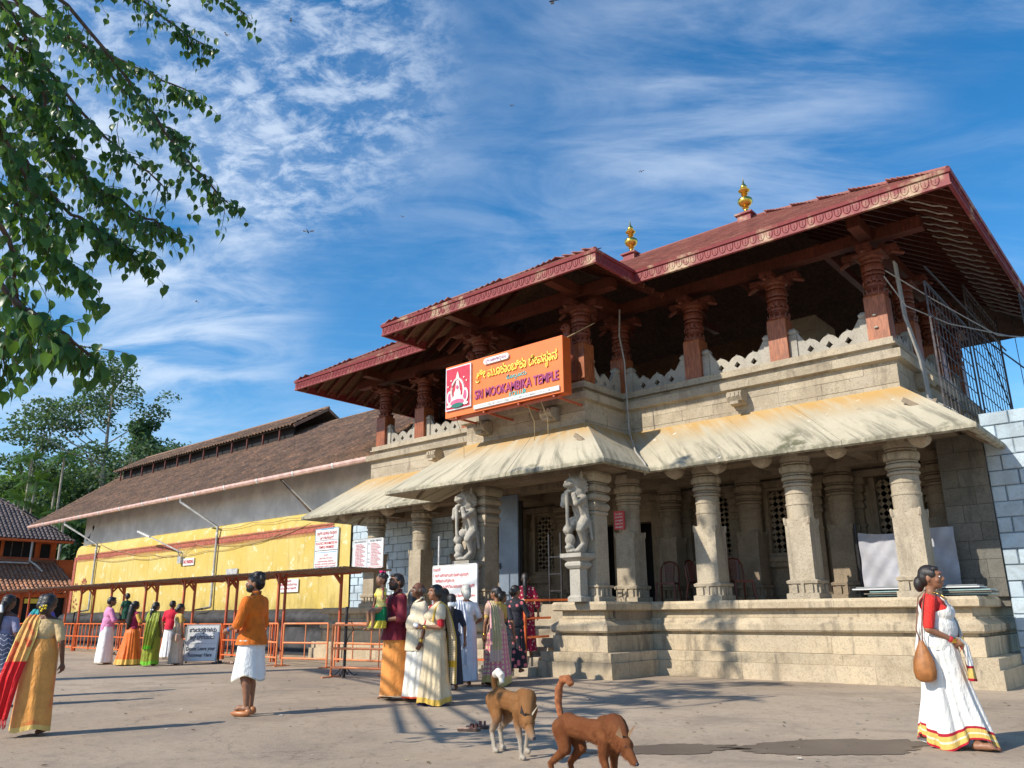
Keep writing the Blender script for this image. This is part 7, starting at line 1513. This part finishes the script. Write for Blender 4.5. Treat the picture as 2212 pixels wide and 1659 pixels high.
# ---------------------------------------------------------------- foliage
def mk_leaf(name, a, b_, c_, trans=.35, rough=.45, z0=None):
    t = NT(name); g = t.n('ShaderNodeNewGeometry').outputs['Random Per Island']; r = t.math('FRACT', t.math('ADD', g, t.rnd())); p = t.pos(); n = t.noise(p, .35 if trans < .5 else 1.5, 4, .6)
    c = t.mix(r, a, b_); c = t.mix(t.ss(n, .45, .72), c, c_); t.col(c).rough(rough).spec(.4)
    tr = t.n('ShaderNodeBsdfTranslucent'); t.ln.new(t.mix(.55, c, (.16, .26, .02)), tr.inputs[0]); ms = t.n('ShaderNodeMixShader'); ms.inputs[0].default_value = trans; out = t.nd['Material Output']
    t.ln.new(t.b.outputs[0], ms.inputs[1]); t.ln.new(tr.outputs[0], ms.inputs[2]); t.ln.new(ms.outputs[0], out.inputs[0]); return t.m
mk_leaf('peepal_leaf', (.035, .105, .03), (.07, .18, .035), (.025, .085, .04), .48, .33)
mk_leaf('forest_leaf', (.06, .13, .04), (.13, .24, .06), (.05, .12, .055), .5, .6)
mk_leaf('forest_bright', (.12, .24, .03), (.22, .36, .05), (.10, .20, .045), .5, .6)
mk_leaf('forest_dark', (.03, .085, .045), (.07, .16, .065), (.035, .085, .05), .42, .6)
mk_leaf('sparse_leaf', (.07, .13, .075), (.11, .18, .09), (.05, .10, .06), .4, .6)
mk_leaf('palm_leaf', (.035, .10, .02), (.075, .17, .03), (.03, .08, .025), .25, .5)
mk_shingle('litter', [(.10, .07, .04), (.35, .28, .18), (.05, .04, .03), (.55, .50, .42)], .9, .2); mk_plain('bark', (.13, .10, .075), .9, 0, .4, 6, .6); mk_plain('bark_pale', (.36, .32, .26), .85, 0, .3, 5, .4); mk_plain('twig', (.10, .065, .045), .8, 0, .3, 10)
def cards(name, mat, parent, C_, Rd, n, size, seed, flat=.75, shell=.55, kind=None, aspect=.6):
    """n small leaf-sized faces spread through ellipsoid clumps"""
    rs = np.random.RandomState(seed); C_ = np.array(C_, float); Rd = np.array(Rd, float); vol = Rd.prod(1) ** (2 / 3); w = vol / vol.sum(); k = rs.choice(len(C_), n, p=w)
    d = rs.normal(size=(n, 3)); d /= np.linalg.norm(d, axis=1)[:, None]; rad = shell + (1 - shell) * rs.rand(n); rad = np.where(rs.rand(n) < .25, rs.rand(n) ** .5, rad)
    c = C_[k] + d * Rd[k] * rad[:, None]; s_ = size * (.55 + .9 * rs.rand(n))
    nn = rs.normal(size=(n, 3)) * .7 + d * .6 + np.array([0, 0, .5]); nn /= np.linalg.norm(nn, axis=1)[:, None]; a = np.cross(nn, rs.normal(size=(n, 3))); a /= np.linalg.norm(a, axis=1)[:, None]; b = np.cross(nn, a)
    A = a * s_[:, None] * .5; B = b * s_[:, None] * .5 * aspect; q = np.stack([c - A, c - B * .9 + A * .1, c + A, c + B + A * .1], 1).reshape(-1, 3)
    org = C_.mean(0); me = bpy.data.meshes.new(name); me.vertices.add(4 * n); me.vertices.foreach_set('co', (q - org).astype(np.float32).ravel()); me.loops.add(4 * n); me.loops.foreach_set('vertex_index', np.arange(4 * n, dtype=np.int32))
    me.polygons.add(n); me.polygons.foreach_set('loop_start', np.arange(0, 4 * n, 4, dtype=np.int32)); me.polygons.foreach_set('loop_total', np.full(n, 4, dtype=np.int32)); me.update(calc_edges=True); me.validate(); me.materials.append(MATS[mat])
    o = bpy.data.objects.new(name, me); COL.objects.link(o); o.location = Vector(org) - (wloc(parent) if parent else Vector((0, 0, 0))); o.parent = parent
    if kind: o['kind'] = kind
    return o
def limb_tree(label, base, H, spread, leafmat, barkmat, n, size, seed, sparse=False, trunk_r=.35, crown0=.35, name='tree', group=None, lean=(0, 0), clumps=16, flat=.5):
    rr = random.Random(seed); t = thing(name, label, 'tree', base, 0, group); b = MB(); B = Vector(base); top = B + Vector((lean[0], lean[1], H * .86)); C_ = []; Rd = []
    mid = B.lerp(top, .5) + Vector((rr.uniform(-1, 1) * .02 * H, rr.uniform(-1, 1) * .02 * H, 0)); b.tube([B, mid, top], [trunk_r, trunk_r * .7, trunk_r * .22], 8); 
    for i in range(clumps):
        q = crown0 + (1 - crown0) * (i + rr.random()) / clumps; p0 = B.lerp(top, q * .92); a = rr.uniform(0, 2 * PI); w = spread * (1 - .55 * abs(q - .55) / .5) * rr.uniform(.45, 1.05)
        p2 = p0 + Vector((math.cos(a) * w, math.sin(a) * w, rr.uniform(.05, .32) * w + .08 * H)); p1 = p0.lerp(p2, .5) + Vector((0, 0, -.05 * w)); r0 = trunk_r * (1 - q) * .5 + .05; b.tube([p0, p1, p2], [r0, r0 * .7, r0 * .3], 5)
        for _ in range(3 if sparse else 2):
            p3 = p2 + Vector((rr.uniform(-1, 1), rr.uniform(-1, 1), rr.uniform(-.4, .8))) * spread * (.28 if sparse else .25); b.tube([p1.lerp(p2, .6), p3], [r0 * .4, .02], 4); C_.append(tuple(p3)); k = spread * rr.uniform(.16, .28) * (1 if sparse else 1.45); Rd.append((k, k, k * flat * (1.1 if sparse else 1.5)))
        C_.append(tuple(p2)); k = spread * rr.uniform(.18, .30) * (1 if sparse else 1.5); Rd.append((k, k, k * flat * (1.1 if sparse else 1.5)))
    b.build('trunk', MATS[barkmat], t, smooth=60); cards('crown', leafmat, t, C_, Rd, n, size, seed); return t
def palm(label, base, H, seed, R0=1.9):
    rr = random.Random(seed); t = thing('palm_tree', label, 'palm tree', base, 0, 'slender palms before the hillside'); b = MB(); B = Vector(base); ln_ = rr.uniform(-.6, .6); pts = [B + Vector((ln_ * q * q, 0, H * q)) for q in (0, .25, .5, .75, 1)]; b.tube(pts, [.14, .12, .11, .10, .11], 7); b.cone(pts[-1], .13, pts[-1] + Vector((0, 0, .9)), .09, 8); b.build('trunk', MATS['bark_pale'], t, smooth=60)
    T_ = pts[-1] + Vector((0, 0, .9)); fr = MB(); n = 13
    for i in range(n):
        a = 2 * PI * i / n + rr.uniform(-.2, .2); e = rr.uniform(-.1, 1.1); L = R0 * rr.uniform(.85, 1.15); prev = T_; d = Vector((math.cos(a) * math.cos(e), math.sin(a) * math.cos(e), math.sin(e))); P = [T_]
        for k in range(9): P.append(P[-1] + d * (L / 8)); d = (d + Vector((0, 0, -.16 - .02 * k))).normalized()
        s_ = Vector((-math.sin(a), math.cos(a), 0))
        for k in range(1, 9):
            for j in range(3):
                o = P[k].lerp(P[k - 1], j / 3); w = L * .34 * math.sin(PI * min(1, (k - j / 3) / 9 + .12)) + .05; dd = (P[k] - P[k - 1]).normalized()
                for sg in (1, -1): fr.poly([tuple(o), tuple(o + dd * .07), tuple(o + s_ * sg * w + dd * w * .35 + Vector((0, 0, -w * .45)))])
    fr.build('fronds', MATS['palm_leaf'], t, fix=False); return t
def leaf_geo(mb, P, d, n, L, W):
    """one heart-shaped leaf with a drip tip, folded along its rib"""
    d = d.normalized(); n = (n - d * n.dot(d)).normalized(); a = d.cross(n); f = n * W * .16
    side = [(.0, .0), (-.04, .20), (.06, .40), (.26, .50), (.48, .42), (.68, .24), (.82, .08)]
    ctr = [P + d * (x * L) - n * (x * x * L * .22) for x, _ in side] ; tip = P + d * L * 1.16 - n * L * .30
    base = len(mb.v); vs = [P + d * 0.0] + [P + d * (x * L) - n * (max(x, 0) ** 2 * L * .22) for x in (.26, .55, .82)] + [tip]
    for sg in (1, -1): vs += [P + d * (x * L) + a * (sg * y * W * 2 * .5) + f * y * 2 - n * (max(x, 0) ** 2 * L * .22) for x, y in side[1:]]
    mb.v.extend([tuple(v) for v in vs])
    for k, o in ((0, 5), (1, 11)):
        q = [(0, o, o + 1, 1), (1, o + 1, o + 2), (1, o + 2, o + 3, 2), (2, o + 3, o + 4, 3), (3, o + 4, o + 5), (3, o + 5, 4)]
        for f_ in q: mb.f.append(tuple(base + i for i in (f_ if k == 0 else f_[::-1])))
def peepal():
    rr = random.Random(5); base = Vector((-21.5, .5, 0)); t = thing('peepal_tree', 'large peepal tree whose leafy branches hang into the top left of the view', 'tree', base)
    b = MB(); fork = base + Vector((.5, .3, 9.0)); b.tube([base - Vector((0, 0, .1)), base + Vector((.05, .05, 1.2)), fork], [.62, .45, .26], 14); b.build('trunk', MATS['bark'], t, smooth=60)
    B = [[(-420, -60, 6.5), (-80, -160, 7.2), (150, 10, 7.6), (300, 210, 7.8), (420, 360, 8.0), (492, 438, 8.2)], [(-420, -200, 7.5), (60, -160, 8.5), (250, -40, 9.0), (380, 60, 9.2), (450, 100, 9.4)], [(-400, -260, 8), (200, -140, 9), (400, -60, 9.5), (530, 30, 9.8)],
         [(-400, 60, 6.5), (-60, 40, 7.2), (100, 150, 7.5), (230, 300, 7.8), (350, 400, 8.0)], [(-400, 160, 6), (-60, 130, 6.6), (90, 260, 7.0), (200, 400, 7.2), (320, 470, 7.3), (356, 488, 7.4)], [(-400, 260, 5.6), (-80, 250, 6.2), (50, 350, 6.6), (150, 460, 6.8), (250, 520, 7.0), (290, 540, 7.0)],
         [(-400, 330, 5.0), (-80, 330, 5.4), (20, 420, 5.8), (90, 520, 6.0), (165, 590, 6.1)], [(-360, 430, 4.4), (-60, 420, 4.6), (20, 520, 4.8), (40, 640, 4.9), (60, 720, 5.0)], [(-360, 560, 4.2), (-60, 560, 4.3), (40, 660, 4.4), (120, 710, 4.5), (200, 770, 4.6)], [(-380, 600, 4.6), (-60, 640, 4.6), (-5, 700, 4.7), (5, 770, 4.7)],
         [(-400, -100, 7), (-20, -40, 8), (160, 90, 8.5), (330, 160, 9), (420, 205, 9.2)], [(-400, 0, 6), (-120, 0, 6.4), (10, 90, 6.8), (120, 230, 7), (160, 330, 7.2)], [(-380, 200, 5.5), (-100, 180, 5.8), (-10, 260, 6.2), (60, 400, 6.4), (110, 500, 6.5)], [(-380, -100, 5.5), (-100, -60, 6), (30, 30, 6.3), (90, 160, 6.5), (100, 280, 6.6)], [(-300, -100, 9), (60, 20, 9.5), (200, 120, 10), (330, 260, 10.2), (400, 300, 10.3)], [(-300, 350, 6.2), (-40, 300, 7.4), (120, 330, 8), (230, 420, 8.3), (270, 470, 8.5)]]
    leaves = []; tw = MB()
    def twig(P, d, L, sc=1.0):
        pts = [P]; n = max(3, int(L / .12))
        for i in range(n): d = (d + Vector((rr.uniform(-.22, .22), rr.uniform(-.22, .22), -.10 + rr.uniform(-.08, .08)))).normalized(); pts.append(pts[-1] + d * (L / n))
        tw.tube(pts, [.006 - .004 * i / n for i in range(n + 1)], 4, cap=False); s_ = 1
        for i in range(1, n + 1):
            for _ in range(2 if rr.random() < .55 else 1):
                s_ = -s_; q = pts[i].lerp(pts[i - 1], rr.random()); side = d.cross(Vector((0, 0, 1))).normalized() * s_ if abs(d.z) < .95 else Vector((s_, 0, 0)); pd = (side * .7 + d * .4 + Vector((rr.uniform(-.3, .3), rr.uniform(-.3, .3), rr.uniform(-.5, .3)))).normalized(); pl = rr.uniform(.04, .08); e = q + pd * pl; tw.tube([q, e], [.0022, .0016], 3, cap=False)
                ld = (pd * .45 + Vector((rr.uniform(-.25, .25), rr.uniform(-.25, .25), -.9))).normalized(); nn = (pd + Vector((rr.uniform(-.7, .7), rr.uniform(-.7, .7), rr.uniform(.2, .9)))); Lf = rr.uniform(.09, .165) * sc
                leaves.append((e, ld, nn, Lf, Lf * rr.uniform(.72, .9)))
    for bi, br in enumerate(B):
        P = [at(q[0], q[1], q[2] * (1.45 if q[2] > 5 else 1.55)) for q in br]; r0 = .034; pts = []; 
        for i in range(len(P) - 1):
            for k in range(4): pts.append(P[i].lerp(P[i + 1], k / 4) + Vector((rr.uniform(-.03, .03), rr.uniform(-.03, .03), rr.uniform(-.03, .03))))
        pts.append(P[-1]); n = len(pts); m_ = MB(); conn = [fork + Vector((0, 0, -.3)), fork.lerp(pts[0], .5) + Vector((0, 0, .6))] + pts
        m_.tube(conn, [.05, .035] + [r0 * (1 - .85 * i / n) + .004 for i in range(n)], 6); m_.build('branch', MATS['twig'], t, smooth=60)
        for i in range(6 if br[0][0] < -350 else 5, n):
            d0 = (pts[i] - pts[i - 1]).normalized()
            for _ in range(3 if bi not in (7, 8, 9) else 2):
                d = (d0 * rr.uniform(.1, .9) + Vector((rr.uniform(-1, 1), rr.uniform(-1, 1), rr.uniform(-.9, .35))) * .75).normalized(); twig(pts[i].lerp(pts[i - 1], rr.random()), d, rr.uniform(.30, .80) * (.7 if i > n - 4 else 1))
        twig(pts[-1], d0, .18)
    tag(tw.build('twigs', MATS['twig'], t, fix=False), kind='stuff')
    camp = Vector((0, 0, 1.25)); leaves.sort(key=lambda l: (l[0] - camp).length / l[3]); inview = [l for l in leaves if (l[0] - camp).dot(rt) / (l[0] - camp).dot(fw) > -.645]; big = set(id(l) for l in inview[:300]); mb = MB()
    for l in leaves:
        if id(l) in big: q = MB(); leaf_geo(q, *[Vector(l[0]), l[1], l[2], l[3], l[4]]); q.build('leaf', MATS['peepal_leaf'], t, fix=False, smooth=180)
        else: leaf_geo(mb, Vector(l[0]), l[1], l[2], l[3], l[4])
    tag(mb.build('leaf_mass', MATS['peepal_leaf'], t, fix=False, smooth=180), kind='stuff')
def nature():
    peepal()
    # hill behind
    g = MB(); rows = []
    for j in range(30):
        row = []
        for i in range(50):
            a = math.radians(-100 + i * 1.25); d = 95 + j * 7; h = 17 * min(1, max(0, (d - 95) / 45)) * (.6 + .4 * math.cos(math.radians((-100 + i * 1.25) + 84) * 2.2)) * max(0.0, min(1, (-50 - (-100 + i * 1.25)) / 14 + .35)) + 1.5 * mnoise.noise(Vector((i * .3, j * .3, 2)))
            row.append((math.sin(a) * d, math.cos(a) * d, h if d > 96 else -.5))
        rows.append(row)
    g.grid(rows); mk_plain('hill_soil', (.06, .075, .03), .9, 0, .3, .2); tag(g.build('hillside', MATS['hill_soil'], smooth=180, fix=False), kind='structure')
    rs = random.Random(3); C1, R1, C2, R2, C3, R3 = [], [], [], [], [], []
    for i in range(270):
        a = math.radians(rs.uniform(-86, -56)); d = rs.uniform(98, 150); h = 15 * min(1, (d - 92) / 45) + rs.uniform(1, 7.5); k = rs.uniform(2.5, 5)
        fade = max(0.25, min(1, (-54 - math.degrees(a)) / 12)); h *= fade; (C1, C2, C3)[i % 3].append((math.sin(a) * d, math.cos(a) * d, h)); (R1, R2, R3)[i % 3].append((k, k, k * .85))
    cards('hill_forest', 'forest_leaf', None, C1, R1, 26000, .75, 1, kind='stuff'); cards('hill_forest', 'forest_dark', None, C2, R2, 24000, .75, 2, kind='stuff'); cards('hill_forest', 'forest_bright', None, C3, R3, 14000, .7, 3, kind='stuff')
    def gp(px, dep): p = at(px, 1330, dep); return (p.x, p.y, 0)
    limb_tree('tall sparse grey-barked tree rising above the house at the left', gp(185, 84), 31, 8.5, 'sparse_leaf', 'bark_pale', 9000, .42, 11, True, .42, .45, lean=(-1.0, 0), clumps=20)
    limb_tree('thin sparse tall tree at the very left edge behind the palms', gp(20, 88), 25, 6, 'sparse_leaf', 'bark_pale', 5200, .42, 12, True, .3, .4, clumps=15)
    limb_tree('dark vine-covered tree with a tilted flat top beyond the tiled roof', gp(258, 86), 26, 3.6, 'forest_dark', 'bark', 9000, .45, 13, False, .5, .2, clumps=16, lean=(1, .5))
    limb_tree('broad feathery tree just right of the vine-covered tree', gp(318, 96), 24.5, 5.5, 'forest_leaf', 'bark', 8000, .5, 14, False, .4, .4)
    for i, (px, d, h, s_, m_, lab) in enumerate(((40, 92, 20, 6, 'forest_bright', 'bright green bushy tree behind the leftmost palms'), (130, 95, 22, 6.5, 'forest_leaf', 'round mid-green tree behind the sparse tall tree'), (185, 90, 20, 5.5, 'forest_dark', 'dark green round tree between the palms and the vine-covered tree'), (300, 100, 21, 5.5, 'forest_bright', 'light green tree low behind the ridge vent'), (365, 108, 24.5, 6, 'forest_leaf', 'distant green tree at the right end of the hillside'), (235, 80, 11, 4.5, 'forest_bright', 'low bright green tree just above the tiled roof end'), (90, 84, 12, 5, 'forest_leaf', 'low bushy green tree behind the house roof'), (150, 82, 12, 4.5, 'forest_dark', 'low dark tree above the right end of the house roof'))):
        limb_tree(lab, gp(px, d), h, s_, m_, 'bark', 7000, .5, 30 + i, False, .4, .15, clumps=14)
    for i, (px, d, h, lab) in enumerate(((90, 76, 16.0, 'tallest slender palm with a pale trunk above the house roof'), (15, 78, 16.2, 'slender palm at the far left edge, higher of two'), (28, 74, 13.0, 'palm at the left edge with its crown just above the house'), (58, 74, 9.8, 'low palm with a full drooping crown left of the pale trunks'), (108, 72, 9.3, 'low palm with drooping crown right of the pale trunks'), (78, 79, 13.5, 'thin palm close beside the tallest palm'), (5, 72, 11.0, 'palm half cut off by the left edge'))): palm(lab, gp(px, d), h, 60 + i, 2.3)
    house()
def house():
    G = MATS; t = thing('tiled_house', 'orange two storey house with grey and orange clay tiled roofs at the far left', 'house', (-60, 17, 0)); X = -58.0
    b = MB(); b.box(-66, X, 6, 20.7, 0, 6.15); b.box(-64, X + .8, 20.7, 21.6, 0, 4.9); b.build('wall', G['house_orange'], t)
    for y0, y1 in ((8, 12), (12.4, 15.5), (15.8, 17.4), (17.6, 19.4)): 
        b = MB(); b.box(X - .02, X + .03, y0, y1, 5.02, 5.98); w = b.build('window', G['black_void'], t); b = MB()
        y = y0 + .4
        while y < y1: b.box(X + .03, X + .06, y, y + .06, 5.02, 5.98); y += .62
        b.build('window_bar', G['rust_wood'], w)
    b = MB(); b.box(X, X + .1, 19.75, 20.3, 4.4, 5.9); b.build('window', G['black_void'], t)
    def slope(e0, e1, top0, top1, mat, nm, n_ind=0):
        e0, e1, top0, top1 = map(Vector, (e0, e1, top0, top1)); e = (e1 - e0).normalized(); nn = e.cross((top0 - e0)).normalized(); nn = nn if nn.z > 0 else -nn; s_ = nn.cross(e); s_ = s_ if s_.z > 0 else -s_
        b = MB(); b.poly([tuple(q - nn * .02) for q in (e0, e1, top1, top0)]); r = b.build('roof', G['rust_wood'], t, fix=False); L = (e1 - e0).length; Hh = (top0 - e0).dot(s_); a0 = (top0 - e0).dot(e); a1 = (top1 - e0).dot(e)
        tile_field('tile_field', G[mat], r, e0, e, s_, nn, L, Hh + .1, .26, .32, keep=lambda u, v: a0 * v / Hh - .1 <= u <= L - (L - a1) * v / Hh + .1, n_ind=n_ind)
        c = MB(); c.cone(top0 + nn * .05, .12, top1 + nn * .05, .12, 7); c.cone(e1 + nn * .05, .10, top1 + nn * .05, .10, 7); c.build('ridge_tiles', G[mat], r, smooth=60); return r
    slope((X + .9, 3, 6.1), (X + .9, 21.4, 6.1), (X - 3.4, 4, 9.1), (X - 3.4, 17.6, 9.1), 'clay_tile_grey', 'roof', 120)
    slope((X + .9, 21.4, 6.1), (X - 7, 21.4, 6.1), (X - 3.4, 17.6, 9.1), (X - 3.5, 17.6, 9.1), 'clay_tile_grey', 'roof')
    slope((X + 3.4, 3, 2.7), (X + 3.4, 21.2, 2.7), (X + .05, 3, 4.75), (X + .05, 20.6, 4.75), 'clay_tile_orange', 'roof', 180)
    b = MB(); b.bar((X + 1.0, 3, 6.02), (X + 1.0, 21.3, 6.02), .14, .14); b.build('gutter', G['house_orange'], t); b = MB(); b.bar((X + .02, 3, 4.9), (X + .1, 20.7, 4.9), .1, .22); b.build('painted_band', G['red_oxide'], t)
    b = MB(); b.tube([(X + .9, 18.9, 6.0), (X + .9, 18.9, 4.75), (X + 1.2, 19.2, 4.5), (X + 1.3, 19.6, 4.1)], .06, 6); b.tube([(X + .8, 3, 4.62), (X + .8, 18.9, 4.62)], .05, 6); b.build('drain_pipe', G['pipe_white'], t)
    b = MB(); b.box(X + .2, X + 3.0, 3, 20.9, 0, 2.6); b.build('veranda_shade_block', G['black_void'], t);  # solid black block in place of the shade between the posts
    for y in (8, 10.5, 13, 15.5, 18, 20.5): b = MB(); b.box(X + 3.02, X + 3.15, y, y + .15, 0, 2.75); b.build('veranda_post', G['red_oxide'], t)
    b = MB(); b.box(X + 3.02, X + 3.12, 3, 21, 2.45, 2.7); b.build('veranda_beam', G['house_orange'], t); b = MB(); b.box(X + 3.16, X + 3.2, 18.2, 19.8, 2.1, 2.38); b.build('sign_panel', G['sign_yellow'], t)
    # leaf litter and crumbs on the paving
    q = MB(); rl = random.Random(4)
    for _ in range(900):
        x, y = rl.uniform(-16, 0), rl.uniform(2, 13.3); a = rl.uniform(0, 6.3); L = rl.choice((.008, .012, .015, .02, .035)); q.poly([(x + L * math.cos(a), y + L * math.sin(a), .012), (x - L * .5 * math.sin(a), y + L * .5 * math.cos(a), .008 + L * .3), (x - L * math.cos(a), y - L * math.sin(a), .010), (x + L * .5 * math.sin(a), y - L * .5 * math.cos(a), .007)])
    tag(q.build('ground_litter', G['litter'], fix=False), kind='stuff')
    # insects over the forecourt
    for i, (px, py, d, s_) in enumerate(((665, 500, 7, 1), (630, 45, 12, .8), (1385, 370, 14, .8), (870, 468, 18, .9), (1195, 2, 6, 1), (425, 652, 16, .9), (490, 75, 13, .9), (1105, 228, 16, .8))):
        P = at(px, py, d); a = R.uniform(0, 3); q = thing('dragonfly', ['dark dragonfly hovering in the sky left of the orange signboard, largest in view', 'tiny dragonfly near the top edge left of centre', 'tiny dragonfly above the gateway roof', 'tiny dragonfly high above the small left roof', 'dragonfly cut by the top edge of the view', 'tiny dragonfly before the low white cloud at left', 'tiny dragonfly beside the tips of the peepal branches', 'tiny dragonfly in the middle of the sky'][i], 'dragonfly', P, a)
        b = MB(); b.cone((0, -.005, 0), .005, (0, .02, 0), .006, 6); b.cone((0, -.006, 0), .0035, (0, -.055, 0), .002, 6); b.ell((0, .028, 0), (.006, .005, .005), None, 6, 5); b.build('body', G['dark_metal'], q, local=True)
        for sx in (1, -1):
            for yy in (.004, .016): b = MB(); b.poly([(0, yy, .003), (sx * .045, yy + .012, .012), (sx * .050, yy, .013), (sx * .03, yy - .006, .008)]); b.build('wing', G['glass_grey'], q, local=True, fix=False)
build_hall(); build_yellow_hall(); boards(); main_sign(); rails(); chairs(); footwear(); people(); dogs(); nature()
